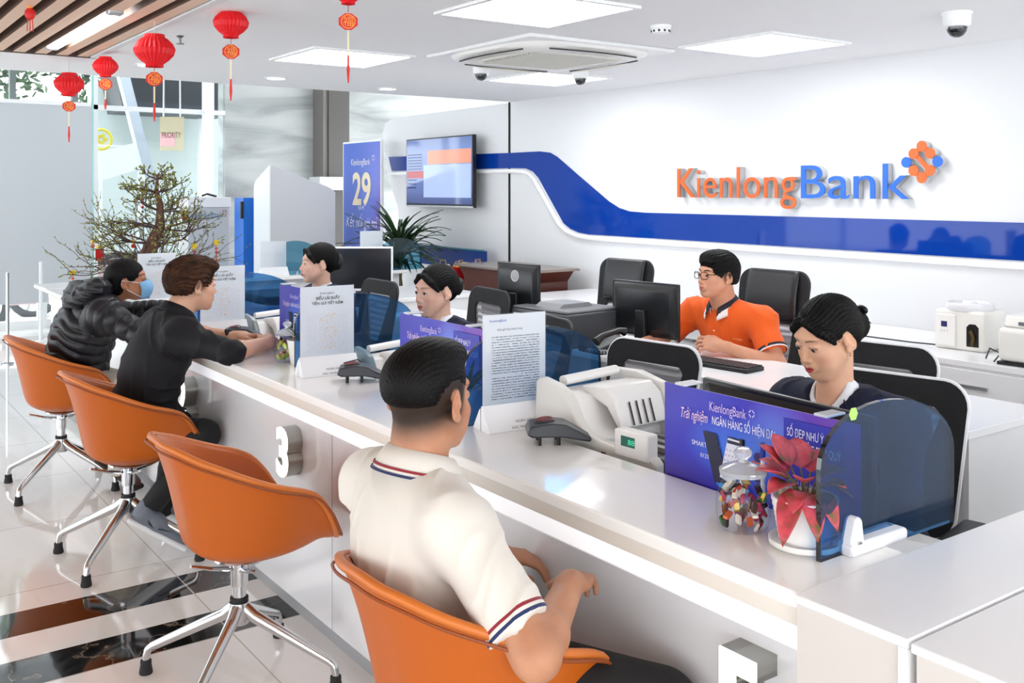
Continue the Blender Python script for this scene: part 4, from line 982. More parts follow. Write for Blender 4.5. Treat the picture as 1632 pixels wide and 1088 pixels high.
# ---------------------------------------------------------------- television
def tv_mat():
    m, nt, b = nodes('television_picture'); N = nt.nodes; L = nt.links
    tc = N.new('ShaderNodeTexCoord'); sp = N.new('ShaderNodeSeparateXYZ'); L.new(tc.outputs['UV'], sp.inputs[0])
    r = ramp(nt, [(0, '#3d4a78'), (.2, '#56659a'), (.55, '#5b74ae'), (.8, '#6c7fb2'), (1, '#5a6c9c')]); L.new(sp.outputs[1], r.inputs[0])
    L.new(r.outputs[0], b.inputs['Base Color']); L.new(r.outputs[0], b.inputs['Emission Color']); b.inputs['Emission Strength'].default_value = .35
    b.inputs['Roughness'].default_value = .06; b.inputs['Specular IOR Level'].default_value = .8
    return m
ya = atx(649, 222, WX-.14)[1]; yb = atx(755, 215, WX-.14)[1]; zt = atx(700, 218.5, WX-.14)[2]; zb = atx(700, 330, WX-.14)[2]
tv = thing('television', 'flat television on the wall above the potted palm-like plant', 'television', (WX-.14, (ya+yb)/2, 0)); a = (ya-yb)/2
MB().bb(-.01, .03, -a, a, zb, zt).obj('casing', BLACKS, tv, bevel=.003)
uvq('screen', tv_mat(), tv, (-.0115, a-.012, zb+.03), (-.0115, -a+.012, zb+.03), (-.0115, -a+.012, zt-.012), (-.0115, a-.012, zt-.012), .001)
MB().bb(-.012, .0, -a, a, zb, zb+.016).obj('lower_trim', mat('silver_trim', '#d6d8dc', .25, metal=.5), tv, smooth=False)
MB().bb(.03, .138, -.2, .2, zb+.15, zb+.45).obj('wall_bracket', BLACK, tv, smooth=False)
def tvq(u0, u1, v0, v1, m, nm, o=-.0135):
    f = lambda u, v: (o, a-.012-(2*a-.024)*u, zb+.03+(zt-zb-.042)*v)
    return MB().add([f(u0, v0), f(u1, v0), f(u1, v1), f(u0, v1)], [(0, 1, 2, 3)]).obj(nm, m, tv, smooth=False)
tvq(.34, .99, .61, .82, mat('tv_orange', '#c9816a', .1, emit=.5), 'picture_banner')
tvq(.01, .28, .40, .51, mat('tv_red', '#a52a35', .1, emit=.35), 'picture_red_bar')
tvq(.28, .99, .10, .60, mat('tv_pale', '#9aaad6', .08, emit=.45), 'picture_table')
for i in range(6): tvq(.02, .25, .76-.045*i, .775-.045*i, mat('tv_line', '#2b3f78', .1), 'picture_text_line')
for i in range(3): tvq(.02, .16, .36-.06*i, .38-.06*i, mat('tv_line', '#2b3f78', .1), 'picture_text_line')
# ---------------------------------------------------------------- wall sign
SO = mat('sign_orange', '#f0641e', .35); SB = mat('sign_blue', '#1766e0', .35); SSIDE = mat('sign_side_steel', '#c9ccce', .3, metal=.6)
def sign():
    t = thing('wall_sign', 'large raised orange and blue bank name sign with dotted diamond emblem', 'sign', (WX, 0, 0))
    y0, z0 = atx(1076, 309, WX-.055)[1:]; y1 = atx(1440, 312, WX-.055)[1]
    # measure the letters
    def part_(txt, face, ystart, width, z):
        sz = .30; z -= .012
        for nm, mt, dep, off, xx in (('letter_side', SSIDE, .022, .0, -.03), ('letter_face', face, .004, -.001, -.056)):
            M = plane_mat((xx, ystart, z), (0, -1, 0), (0, 0, 1))
            lettering(txt, sz, mt, t, M, depth=dep, name=nm, offset=off, width=width, spacing=1.0)
    tot = y0-y1
    part_('Kienlong', SO, y0, tot*.575, z0-.012); part_('Bank', SB, y0-tot*.592, tot*.41, z0-.012)
    cy, cz = atx(1469, 258, WX-.055)[1:]
    d = .078
    def disc(ya_, za_, r, face, nm='emblem_dot'):
        MB().lathe([(0, -.02), (r, -.02), (r, -.052)], R=Matrix.Rotation(PI/2, 3, 'Y'), c=(0, ya_, za_), n=28).obj(nm+'_side', SSIDE, t)
        MB().lathe([(r*.999, -.052), (r, -.058), (0, -.058)], R=Matrix.Rotation(PI/2, 3, 'Y'), c=(0, ya_, za_), n=28).obj(nm, face, t)
    s = .043
    for (dy, dz, c_) in ((0, 2.05, SO), (1.15, 1.1, SO), (-1.15, 1.1, SO), (0, -2.05, SO), (1.15, -1.1, SO), (-1.15, -1.1, SO), (2.2, 0, SB), (-2.2, 0, SB)):
        disc(cy+dy*s, cz+dz*s, .030, c_)
    for (a0, b0) in (((0, 2.05), (1.15, 1.1)), ((0, 2.05), (-1.15, 1.1)), ((0, -2.05), (1.15, -1.1)), ((0, -2.05), (-1.15, -1.1)), ((1.0, 1.0), (-1.0, -1.0))):
        A = Vector((-.048, cy+a0[0]*s, cz+a0[1]*s)); B = Vector((-.048, cy+b0[0]*s, cz+b0[1]*s)); d_ = (B-A).normalized(); n_ = Vector((1, 0, 0)).cross(d_)*.013
        m = MB(); q = Vector((-.006, 0, 0)); m.add([A-n_, A+n_, B+n_, B-n_, A-n_+q, A+n_+q, B+n_+q, B-n_+q], [(0, 1, 2, 3), (7, 6, 5, 4), (0, 4, 5, 1), (1, 5, 6, 2), (2, 6, 7, 3), (3, 7, 4, 0)]); m.obj('emblem_bar', SO, t, smooth=False)
sign()
# ---------------------------------------------------------------- standing banner
def banner_mat():
    m, nt, b = nodes('banner_print'); N = nt.nodes; L = nt.links
    tc = N.new('ShaderNodeTexCoord'); mp = N.new('ShaderNodeMapping'); mp.inputs['Rotation'].default_value = (0, 0, .5); L.new(tc.outputs['UV'], mp.inputs[0])
    g = N.new('ShaderNodeTexGradient'); L.new(mp.outputs[0], g.inputs[0])
    r = ramp(nt, [(0, '#3e63c9'), (.35, '#5a6fd6'), (.6, '#7a62c0'), (.85, '#3b57c6'), (1, '#2b46b4')]); L.new(g.outputs[0], r.inputs[0]); L.new(r.outputs[0], b.inputs['Base Color']); b.inputs['Roughness'].default_value = .35
    return m
bx_ = 4.88; y0 = atx(548, 232, bx_)[1]; y1 = atx(606, 228, bx_)[1]
bn = thing('standing_banner', 'tall blue standing banner reading 29 beside the television wall', 'banner', (bx_, (y0+y1)/2, 0)); a = (y0-y1)/2; zt = 2.03
MB().bb(0, .03, -a-.02, a+.02, .03, zt+.02).obj('frame', AL, bn, smooth=False)
uvq('print', banner_mat(), bn, (-.003, a, .05), (-.003, -a, .05), (-.003, -a, zt), (-.003, a, zt), .002)
MB().bb(-.12, .15, -a*.8, a*.8, 0, .03).obj('base', AL, bn, smooth=False)
def BF(u, z): return plane_mat((-.006, a-2*a*u, z), (0, -1, 0), (0, 0, 1))
lettering('KienlongBank', .1, WINK, bn, BF(.22, 1.79), name='bank_name', width=a*2*.52)
m = MB(); dia(m, 0, 0, .04, lambda p, q: (-.006, a-2*a*.83-p, 1.86+q)); m.obj('bank_mark', WINK, bn, smooth=False)
lettering('29', .48, mat('cream_numeral', '#f7e6c4', .5), bn, BF(.26, 1.37), name='numeral', width=a*2*.5, offset=.012)
lettering('NĂM', .06, WINK, bn, BF(.42, 1.31), name='small_lettering')
lettering('Kết nối giá trị', .16, WINK, bn, BF(.08, 1.12), name='script_lettering', width=a*2*.84, shear=.2)
m = MB(); rnd = random.Random(8)
for cx_, r_ in ((.32, .26), (.68, .26)):
    for k in range(40):
        b0, b1 = 2*PI*k/40, 2*PI*(k+1)/40; f = lambda b_, rr: (-.006, a-2*a*cx_-rr*math.cos(b_), .62+rr*1.1*math.sin(b_)+.12*abs(math.cos(b_)))
        m.add([f(b0, r_*.9), f(b1, r_*.9), f(b1, r_*.9+.008), f(b0, r_*.9+.008)], [(0, 1, 2, 3)])
m.obj('heart_outline', mat('sky_line', '#9cd4ff', .5), bn, smooth=False)
for cc in ('#f1efe8', '#c9485a', '#20284a', '#e0b090'):
    m = MB()
    for k in range(60):
        cx_ = rnd.choice((.32, .68)); ang = rnd.uniform(0, 2*PI); rr = .2*math.sqrt(rnd.random()); y_ = a-2*a*cx_-rr*math.cos(ang); z_ = .64+rr*1.05*math.sin(ang)
        m.add([(-.0055-.0003*k/60, y_-.014, z_-.014), (-.0055, y_+.014, z_-.014), (-.0055, y_+.014, z_+.014), (-.0055, y_-.014, z_+.014)], [(0, 1, 2, 3)])
    m.obj('crowd_picture', mat('crowd_'+cc[1:], cc, .6), bn, smooth=False)
# ---------------------------------------------------------------- kiosks at the back left
k1 = thing('machine_housing', 'tall white housing with sloping top in front of the marble wall', 'kiosk', (0, 0, 0))
xa, ya_ = 3.84, 9.55
o = MB().prism([(3.84, 0), (3.84, 1.78), (4.50, 1.545), (4.56, 1.50), (4.56, 0)], lambda p, q, r: (p, r, q), 9.55, 9.575).obj('front_sheet', WHITEW, k1, bevel=.004)
MB().prism([(9.575, 0), (9.575, 1.775), (9.95, 1.62), (10.0, 1.56), (10.0, 0)], lambda p, q, r: (r, p, q), 3.84, 3.865).obj('side_sheet', mat('cool_white_sheet', '#e9eef2', .35), k1, bevel=.004)
MB().bb(3.87, 4.52, 9.58, 9.98, 0, 1.45).obj('machine_body', mat('kiosk_body', '#d5d8da', .4), k1, smooth=False)
k2 = thing('display_totem', 'narrow bright blue upright panel left of the white housing', 'panel', (3.70, 10.2, 0))
xl, xr = aty(387, 400, 10.2)[0], aty(403, 400, 10.2)[0]
MB().bb(xl-3.70, xr-3.70+.06, -.02, .25, 0, aty(395, 315, 10.2)[2]).obj('panel', mat('bright_blue_panel', '#1a72d8', .3), k2, smooth=False)
MB().bb(xl-3.73, xl-3.70, -.03, 0, 1.22, 1.40).obj('handle', mat('dark_handle', '#222', .4) if False else BLACK, k2, smooth=False)
k3 = thing('kiosk', 'grey kiosk with bank name and white cap behind the right side of the small tree', 'kiosk', (0, 0, 0))
xl, xr = aty(300, 400, 10.9)[0], aty(366, 400, 10.9)[0]; zt = aty(340, 330, 10.9)[2]
MB().bb(xl, xr, 10.9, 11.3, 0, zt).obj('body', mat('kiosk_grey', '#b9bcbe', .4), k3, bevel=.005)
MB().bb(xl-.01, xr+.01, 10.88, 11.32, zt, zt+.11).obj('cap', WHITEW, k3, bevel=.005)
x_ = aty(318, 350, 10.88)[0]; lettering('KienlongBank', .11, mat('bluegrey_ink', '#6f8fae', .5), k3, plane_mat((x_-.14, 10.895, aty(340, 345, 10.9)[2]-.02), (1, 0, 0), (0, 0, 1)), name='bank_name', width=.40)
m = MB(); dia(m, 0, 0, .04, lambda p, q: (xr-.06+p, 10.893, zt-.06+q)); m.obj('bank_mark', mat('red_grey_ink', '#a04a55', .5), k3, smooth=False)
cbl = MB().tube([aty(322, 312, 10.95), aty(330, 309, 10.95), aty(345, 313, 10.95)], .012, 6).obj('cable', BLACK); tag(cbl, 'dark cable end on top of the grey kiosk', 'cable')
# small shelf left of banner
sh = MB().bb(5.0, 5.55, 10.9, 11.2, 1.52, 1.68).obj('wall_box', mat('pale_box', '#d2d3d3', .4)); tag(sh, 'pale box mounted on the column left of the standing banner', 'box')
# ---------------------------------------------------------------- podium, board, gifts
WOOD = mat('dark_red_wood', '#5a2a1e', .3, bump=(20, .1, (1, 1, 6)))
pd = thing('wooden_lectern', 'dark red wooden lectern table with gold line against the wall', 'lectern', (4.72, 6.55, 0))
MB().prism([(-.42, 0), (-.42, .80), (-.50, .885), (.50, .885), (.42, .80), (.42, 0)], lambda p, q, r: (r, p, q), -.22, .22).obj('body', WOOD, pd, bevel=.004)
MB().bb(-.26, .26, -.52, .52, .885, .905).obj('top', mat('dark_wood_top', '#8b7c74', .25), pd, bevel=.003)
m = MB().tube([(-.225, -.36, .4), (-.225, -.36, .74), (-.225, -.30, .80)], .006, 6); m.obj('gold_line', mat('gold', '#d9a93f', .3, metal=.7), pd)
bdv = thing('blue_board', 'dark blue board standing on the cabinet behind the gift bags', 'board', (0, 0, 0))
p0, p1 = atx(690, 400, 4.95), atx(772, 404, 4.95)
MB().bb(4.95, 4.98, p1[1], p0[1]+.25, .80, p1[2]+.02).obj('panel', mat('navy_board', '#173a86', .3), bdv, smooth=False)
MB().tube([(4.945, p1[1], p1[2]+.025), (4.945, p0[1]+.25, p1[2]+.025)], .008, 4).obj('rim', mat('teal_rim', '#2f7d86', .4), bdv, smooth=False)
gt = MB().bb(4.42, 5.05, 7.1, 7.62, 0, .72).obj('low_cupboard', DB); tag(gt, 'low white cupboard under the blue board', 'cupboard')
rnd = random.Random(12)
for i, (px, c_, lab) in enumerate(((748, '#c9242c', 'red gift bag on the low cupboard nearest the lectern'), (735, '#2a4fb8', 'blue gift bag between red ones on the low cupboard'), (742, '#e3b53a', 'yellow gift box on the low cupboard'), (757, '#d8483e', 'orange-red gift bag on the low cupboard'), (727, '#d9d9dd', 'silver gift bag leftmost on the low cupboard'))):
    p = ((4.56, 7.16), (4.76, 7.15), (4.66, 7.27), (4.86, 7.30), (4.56, 7.40))[i]
    t = thing('gift_bag', lab, 'gift bag', (p[0], p[1], .72), rnd.uniform(-.5, .5))
    mm = mat('gift_'+c_[1:], c_, .35)
    MB().prism([(-.055, 0), (.055, 0), (.06, .13+.02*(i % 3)), (-.06, .15)], lambda p_, q, r: (p_, r, q), -.03, .03).obj('bag', mm, t, smooth=False)
    MB().tube([(-.03, 0, .14), (-.02, 0, .19), (.02, 0, .19), (.03, 0, .14)], .003, 6).obj('handle', mat('gold_cord', '#cfa34a', .4), t)
# ---------------------------------------------------------------- big green plant (dracaena)
dp = thing('potted_plant', 'tall spiky green dracaena in front of the standing banner', 'potted plant', (4.47, 8.02, 0))
MB().lathe([(0, 0), (.16, 0), (.21, .38), (.22, .40), (.2, .40), (.19, .37), (0, .36)], n=32).obj('pot', POTM, dp)
MB().tube([(0, 0, .35), (.01, .0, .6), (-.01, .01, .85), (0, 0, 1.02)], [.03, .028, .026, .03], 12).obj('trunk', mat('bark_tan', '#7a6a4e', .8), dp)
m = MB(); rnd = random.Random(21)
def strap(mb, base, az, el, L_, W_, droop):
    P = []; n = 10
    for i in range(n):
        t = i/(n-1); e = el-droop*t
        if i == 0: c = Vector(base)
        else: c = c+Vector((math.cos(az)*math.cos(e), math.sin(az)*math.cos(e), math.sin(e)))*L_/(n-1)
        s = Vector((-math.sin(az), math.cos(az), 0))*W_*max(.04, math.sin(PI*min(1, .12+t*.88))**.8); P.append([c-s, c-Vector((0, 0, W_*.3)), c+s])
    mb.grid(P)
for i in range(120):
    az = rnd.uniform(0, 2*PI); lv = rnd.random(); strap(m, (0, 0, .82+.22*lv), az, rnd.uniform(.2, 1.45), rnd.uniform(.40, .66), .021, rnd.uniform(.5, 2.0))
m.obj('leaves', mat('dracaena_green', '#2d4a26', .35), dp, angle=180)
# ---------------------------------------------------------------- lanterns
RED = mat('red_honeycomb_paper', '#e30a18', .5); GOLDP = mat('gold_print', '#f0a03a', .4); REDC = mat('red_card', '#d81f1c', .5); STR = mat('pale_string', '#d9c9c4', .7); IVO = mat('ivory_bead', '#eadfb8', .5)
def lantern(px, py, d, rx, lab, drop=.17, tass=True, top=None, body=True):
    c = atD(px, py, d); s = rx*d/FPX
    t = thing('paper_lantern', lab, 'lantern', c, random.Random(px).uniform(0, 3), 'red paper lanterns hanging from the ceiling')
    n = 26; prof = [(.42, .78), (.48, .80), (.50, .66), (.62, .60), (.86, .36), (1.0, .06), (.93, -.22), (.70, -.50), (.50, -.66), (.42, -.72), (.44, -.86), (.36, -.84)]
    V = []; F = []; k = len(prof); N = n*4
    for (r, z) in prof:
        for j in range(N):
            q = 2*PI*j/N; w_ = 1+(.045 if j % 4 == 0 else (-.05 if j % 4 == 2 else 0)); V.append((r*s*w_*math.cos(q), r*s*w_*math.sin(q), z*s*(1+.02*((j//2) % 2))))
    for i in range(k-1):
        for j in range(N): F.append((i*N+j, i*N+(j+1) % N, (i+1)*N+(j+1) % N, (i+1)*N+j))
    if body: MB().add(V, F).obj('paper_body', RED, t, smooth=False)
    MB().tube([(0, 0, .75*s), (0, 0, CEIL-c[2])], .0015, 5).obj('string', STR, t)
    if tass:
        R = Matrix.Identity(3)
        z = -.84*s-drop*.28
        MB().tube([(0, 0, -.84*s), (0, 0, z+.02)], .0015, 5).obj('thread', mat('red_thread', '#b8322a', .6), t)
        ch_ = thing('x', 'x', 'x'); bpy.data.objects.remove(ch_)
        ad = math.atan2(-c[1], -c[0])-t.rotation_euler.z
        Rz = Matrix.Rotation(ad+PI/2, 3, 'Z')
        P = [(.034*math.cos(2*PI*i/8+PI/8)*(1.15 if i in (0, 3, 4, 7) else 1), .034*math.sin(2*PI*i/8+PI/8)) for i in range(8)]
        cd = MB().prism(P, lambda a_, b_, q: Rz @ Vector((a_, q, b_))+Vector((0, 0, z-.015)), -.003, .003).obj('charm_card', REDC, t, smooth=False)
        M = Matrix.Translation((0, 0, z-.015)) @ Rz.to_4x4() @ plane_mat((-.02, -.0036, -.015), (1, 0, 0), (0, 0, 1))
        lettering('福', .042, GOLDP, cd, M, name='charm_lettering')
        m = MB(); m.tube([Rz @ Vector((.026*math.cos(2*PI*i/16), -.0034, .026*math.sin(2*PI*i/16)))+Vector((0, 0, z-.015)) for i in range(17)], .0022, 5, cap=False); m.obj('charm_ring', GOLDP, cd)
        MB().tube([(0, 0, z-.05), (0, 0, z-.05-drop*.5)], .004, 6).obj('bead_string', IVO, t)
        MB().tube([(0, 0, z-.05-drop*.5), (0, 0, z-.06-drop*.75), (0, 0, z-.06-drop)], [.004, .007, .003], 6).obj('tassel', REDC, t)
    return t
lantern(368, 37, 4.35, 27, 'red paper lantern nearest the camera, right of the other hanging lanterns')
lantern(246, 80, 4.55, 31, 'wide red paper lantern in front of the dark fascia, largest of the lanterns', .15)
lantern(168, 106, 5.6, 19, 'small red paper lantern at the corner of the slat ceiling', .10)
lantern(110, 134, 5.9, 22, 'red paper lantern farthest left, in front of the window', .17)
lantern(555, -14, 3.8, 24, 'red paper lantern cut off by the top edge, its gold charm hanging below', .19)
# small ornament under the slats
c = atD(48, 22, 4.2)
o = thing('hanging_ornament', 'small red and gold ornament with tassels under the oak slats', 'ornament', c)
MB().ball((0, 0, 0), (.022, .012, .026), 14, 10).obj('body', REDC, o); MB().ball((0, 0, .033), .012, 10, 8).obj('gold_knot', GOLDP, o)
for k in (-1, 0, 1): MB().tube([(k*.008, 0, -.02), (k*.012, 0, -.075)], .002, 5).obj('tassel', REDC, o)
MB().tube([(0, 0, .03), (0, 0, CEIL-c[2])], .0015, 5).obj('string', IVO, o)
# hanging PRIORITY sign
d = 7.0; a0 = atD(257, 190, d); a1 = atD(291, 190, d); zt = (atD(272, 186, d))[2]; zb = atD(272, 240, d)[2]
hs = thing('hanging_sign', 'small translucent sign hanging on two white cords left of the marble wall', 'sign', ((a0[0]+a1[0])/2, (a0[1]+a1[1])/2, 0), math.atan2(a1[1]-a0[1], a1[0]-a0[0]))
hw = math.hypot(a1[0]-a0[0], a1[1]-a0[1])/2*1.12
MB().bb(-hw, hw, -.003, .003, zb, zt).obj('panel', pane('pale_yellow_acrylic', '#fdf8ea', .5, haze=.35, hcol='#fbf4da'), hs, smooth=False)
MB().bb(-hw*.97, hw*.25, -.0045, -.0035, zb+.03, zt-.12).obj('pink_field', mat('pink_field', '#efc2c6', .5), hs, smooth=False)
lettering('PRIORITY', .06, mat('dark_plum_ink', '#5a2a33', .5), hs, plane_mat((-hw*.85, -.006, (zb+zt)/2-.03), (1, 0, 0), (0, 0, 1)), name='lettering', width=hw*1.6)
for s_ in (-1, 1): MB().tube([(s_*hw*.7, 0, zt), (s_*hw*.68, 0, CEIL)], .006, 6).obj('cord', mat('white_cord', '#f1f3f3', .6), hs)
# ---------------------------------------------------------------- small ornamental tree
tr = thing('ornamental_tree', 'bare-twigged ornamental tree in pot hung with red and gold decorations', 'tree', (2.42, 8.82, 0))
BK = mat('tree_bark', '#6b4634', .8, bump=(60, .5)); TW = mat('twig_bark', '#54403a', .8); BUD = mat('yellow_green_bud', '#8b8d3c', .6)
MB().lathe([(0, 0), (.26, 0), (.36, .45), (.40, .62), (.42, .66), (.38, .66), (.36, .60), (0, .58)], n=36).obj('pot', mat('dark_green_glaze', '#2c4a3c', .25), tr)
m = MB(); rnd = random.Random(31)
for i in range(40):
    a_ = rnd.uniform(0, 2*PI); r_ = .33*math.sqrt(rnd.random()); m.ball((r_*math.cos(a_), r_*math.sin(a_), .63+rnd.uniform(-.02, .06)), (rnd.uniform(.05, .09), rnd.uniform(.05, .09), .05), 8, 6)
m.obj('moss', mat('moss_olive', '#6a6b45', .9), tr)
trunk = [(0, 0, .60), (.02, 0, .78), (.0, .02, .92), (.06, .01, 1.06), (.12, 0, 1.20), (.12, 0, 1.38), (.09, 0, 1.52), (.10, 0, 1.66)]
MB().tube(trunk, [.10, .085, .075, .06, .045, .030, .018, .008], 12).obj('trunk', BK, tr)
tw = MB(); bud = MB(); ntw = 0
def grow(p, d, L_, r, lv):
    global ntw
    if lv > 5 or ntw > 2600: return
    n = 4; path = [p]; q = p.copy(); dd = d.copy()
    for i in range(n):
        dd = (dd+Vector((rnd.uniform(-.28, .28), rnd.uniform(-.28, .28), rnd.uniform(-.2, .24)))).normalized(); q = q+dd*L_/n; path.append(q.copy())
    tw.tube(path, [r*(1-.35*i/n) for i in range(n+1)], 5 if lv < 3 else 3, cap=False); ntw += 1
    if lv >= 4:
        for k in range(2):
            b = path[rnd.randint(1, n)]; bud.box(b+Vector((rnd.uniform(-.008, .008), 0, rnd.uniform(-.004, .010))), (.010, .006, .012))
    nc = (3 if lv < 4 else 2)
    for k in range(nc):
        s_ = path[rnd.randint(1, n)] if k < nc-1 else path[-1]
        nd = (dd+Vector((rnd.uniform(-.9, .9), rnd.uniform(-.9, .9), rnd.uniform(-.45, .55)))).normalized()
        grow(s_.copy(), nd, L_*rnd.uniform(.62, .85), r*.62, lv+1)
starts = []
for z, sp_, nn in ((.80, .62, 7), (.92, .57, 7), (1.04, .48, 6), (1.18, .40, 6), (1.34, .31, 5), (1.5, .22, 5), (1.62, .14, 4)):
    for k in range(nn):
        a_ = 2*PI*k/nn+rnd.uniform(-.3, .3); starts.append((z, a_, sp_))
for z, a_, sp_ in starts:
    i = min(range(len(trunk)), key=lambda i: abs(trunk[i][2]-z)); p = Vector(trunk[i]); p.z = z
    ntw = 0
    def lim(): pass
    n0 = len(tw.f)
    grow(p, Vector((math.cos(a_), math.sin(a_), rnd.uniform(-.05, .4))), sp_*.56, .010, 2)
tw.obj('twigs', TW, tr, smooth=False); bud.obj('buds', BUD, tr, smooth=False)
def deco(px, py, d, kind, lab):
    c = atD(px, py, d); t = thing('tree_charm', lab, 'ornament', c, 0, None)
    if kind == 'env':
        MB().bb(-.035, .035, -.004, .004, -.075, .03).obj('envelope', mat('bright_red_card', '#e01820', .45), t, smooth=False)
        MB().lathe([(0, .03), (.028, .035), (.032, .05), (.018, .065), (0, .07)], n=16).obj('gold_bell', mat('yellow_gold', '#ecc72c', .35), t)
    elif kind == 'string':
        MB().tube([(0, 0, .02), (0, 0, -.14)], .003, 5).obj('cord', REDC, t)
        for k in range(4): MB().lathe([(.004, .010), (.014, .006), (.014, -.006), (.004, -.010)], c=(0, 0, -.02-.035*k), n=14).obj('bead', REDC if k % 2 else mat('coral_card', '#e0564a', .45), t)
        MB().lathe([(.008, .006), (.026, .003), (.026, -.003), (.008, -.006)], c=(0, 0, .03), R=Matrix.Rotation(PI/2, 3, 'X'), n=18).obj('gold_coin', mat('yellow_gold', '#ecc72c', .35), t)
    else:
        MB().ball((0, 0, 0), .020, 14, 10).obj('ball', mat('yellow_gold', '#ecc72c', .35), t)
        MB().ball((0, 0, -.038), .017, 12, 8).obj('red_ball', REDC, t)
        MB().tube([(0, 0, .02), (0, 0, .07)], .002, 5).obj('cord', REDC, t)
deco(159, 402, 8.7, 'env', 'bright red envelope charm with gold bell on the left of the tree')
deco(345, 392, 8.6, 'string', 'string of red charms with gold coin at the right edge of the tree')
deco(227, 308, 8.9, 'string', 'string of red charms near the top left of the tree')
deco(293, 340, 8.6, 'ball', 'gold ball charm on the right half of the tree')
deco(148, 385, 8.8, 'ball', 'gold ball charm left above the red envelope')
deco(212, 385, 8.5, 'ball', 'gold ball charm in the middle of the tree')
deco(116, 440, 8.7, 'string', 'string of charms at the lower far left of the tree')
deco(310, 398, 8.5, 'string', 'string of red charms just right of the tree trunk')
deco(122, 468, 8.7, 'ball', 'gold ball charm hanging lowest at the left of the tree')
# ---------------------------------------------------------------- outside the windows
st_ = struct(MB().bb(-14, 16, FY+.2, 40, -.12, -.05).obj('street_ground', mat('pale_street', '#dcdcdc', .7), smooth=False))
fs = thing('shop_canopy', 'dark awning of the building outside the window beside the marble wall', 'awning', (0, 0, 0))
yq = FY+1.6
def oq(px, py, y=yq): return aty(px, py, y)
xl = oq(178, 130)[0]; xr = oq(331, 130)[0]
MB().prism([(oq(176, 100)[0], oq(176, 100)[2]+.3), (oq(196, 176)[0], oq(196, 176)[2]), (xr+.3, oq(326, 184)[2]), (xr+.3, 3.9)], lambda a_, b_, q: (a_, q, b_), yq, yq+.8).obj('fascia', mat('near_black_fascia', '#0f1722', .4), fs, smooth=False)
MB().prism([(oq(193, 163)[0], oq(193, 160)[2]), (oq(196, 176)[0], oq(196, 176)[2]), (xr+.3, oq(326, 184)[2]), (xr+.3, oq(326, 170)[2])], lambda a_, b_, q: (a_, q, b_), yq-.02, yq).obj('lower_band', mat('dark_slate', '#27303c', .4), fs, smooth=False)
MB().bb(oq(326, 184)[0], oq(326, 184)[0]+.1, yq+.2, yq+.3, -.05, 2.5).obj('post', AL, fs, smooth=False)
bmk = MB().prism([(oq(166, 100)[0], 3.3), (oq(180, 100)[0]+.02, 3.3), (oq(238, 300)[0], oq(238, 300)[2]), (oq(222, 300)[0], oq(222, 300)[2])], lambda a_, b_, q: (a_, q, b_), FY+1.2, FY+1.35).obj('slanted_beam', mat('pale_blue_beam', '#c2cbd8', .4)); tag(bmk, 'pale slanted beam outside the window under the dark awning', 'beam')
bw = MB().bb(oq(200, 200)[0]-.2, xr+.6, FY+2.6, FY+2.8, 0, 3).obj('outer_wall', mat('pale_green_grey_wall', '#cfdad8', .6)); tag(bw, 'pale grey-green building wall outside behind the slanted beam', 'building')
ysg = thing('round_sign', 'round yellow flower sign across the street', 'sign', (0, 0, 0))
c = aty(161, 222, FY+1.0)
MB().tube([(c[0]+.12*math.cos(2*PI*k/32), c[1], c[2]+.12*math.sin(2*PI*k/32)) for k in range(33)], .018, 8, cap=False).obj('ring', mat('yellow_paint', '#e8d84a', .5), ysg)
m = MB()
for k in range(5): m.ball((c[0]+.045*math.cos(2*PI*k/5), c[1]-.01, c[2]+.045*math.sin(2*PI*k/5)), (.028, .01, .028), 14, 8)
m.obj('flower', mat('yellow_paint', '#e8d84a', .5), ysg)
MB().tube([(c[0], c[1]+.02, -.05), (c[0], c[1]+.02, c[2]-.12)], .02, 8).obj('pole', AL, ysg)
aw = MB().prism([(aty(150, 250, FY+2)[0], aty(150, 245, FY+2)[2]), (aty(222, 225, FY+2)[0], aty(222, 225, FY+2)[2]), (aty(214, 262, FY+2)[0], aty(214, 270, FY+2)[2]), (aty(150, 290, FY+2)[0], aty(150, 290, FY+2)[2])], lambda a_, b_, q: (a_, q, b_), FY+1.8, FY+1.9).bb(aty(215, 250, FY+2)[0], aty(215, 250, FY+2)[0]+.05, FY+1.83, FY+1.88, -.05, 2.0).obj('street_awning', mat('white_awning', '#e9edf6', .6)); tag(aw, 'white awning of a stall outside below the yellow sign', 'awning')
# trees beyond the clerestory
def street_tree(x, y, z, r, seed, lab):
    t = thing('street_tree', lab, 'tree', (x, y, 0)); rnd = random.Random(seed)
    MB().tube([(0, 0, 0), (.1, 0, 1.6), (0, 0, z)], [.14, .11, .06], 8).obj('trunk', mat('street_bark', '#6d655a', .9), t)
    m = MB()
    for k in range(9):
        a_ = rnd.uniform(0, 2*PI); m.tube([(0, 0, z-.9), (r*.5*math.cos(a_), r*.5*math.sin(a_), z+rnd.uniform(-.2, .4)), (r*.9*math.cos(a_), r*.9*math.sin(a_), z+rnd.uniform(-.3, .9))], [.05, .03, .01], 5)
    m.obj('branches', mat('street_bark', '#6d655a', .9), t)
    for cc, nn in (('#34502f', 1500), ('#5f7d58', 900)):
        m = MB()
        for k in range(nn):
            v = Vector((rnd.gauss(0, 1), rnd.gauss(0, 1), rnd.gauss(0, .7))); v.normalize(); v *= r*rnd.random()**.4; p = v+Vector((0, 0, z+.2)); u = Vector((rnd.uniform(-1, 1), rnd.uniform(-1, 1), rnd.uniform(-1, 1))).normalized(); w_ = u.orthogonal().normalized(); s_ = .085
            m.add([p-u*s_, p-w_*s_*.5, p+u*s_, p+w_*s_*.5], [(0, 1, 2, 3)])
        o = m.obj('foliage', mat('leaf_'+cc[1:], cc, .6), t, smooth=False)
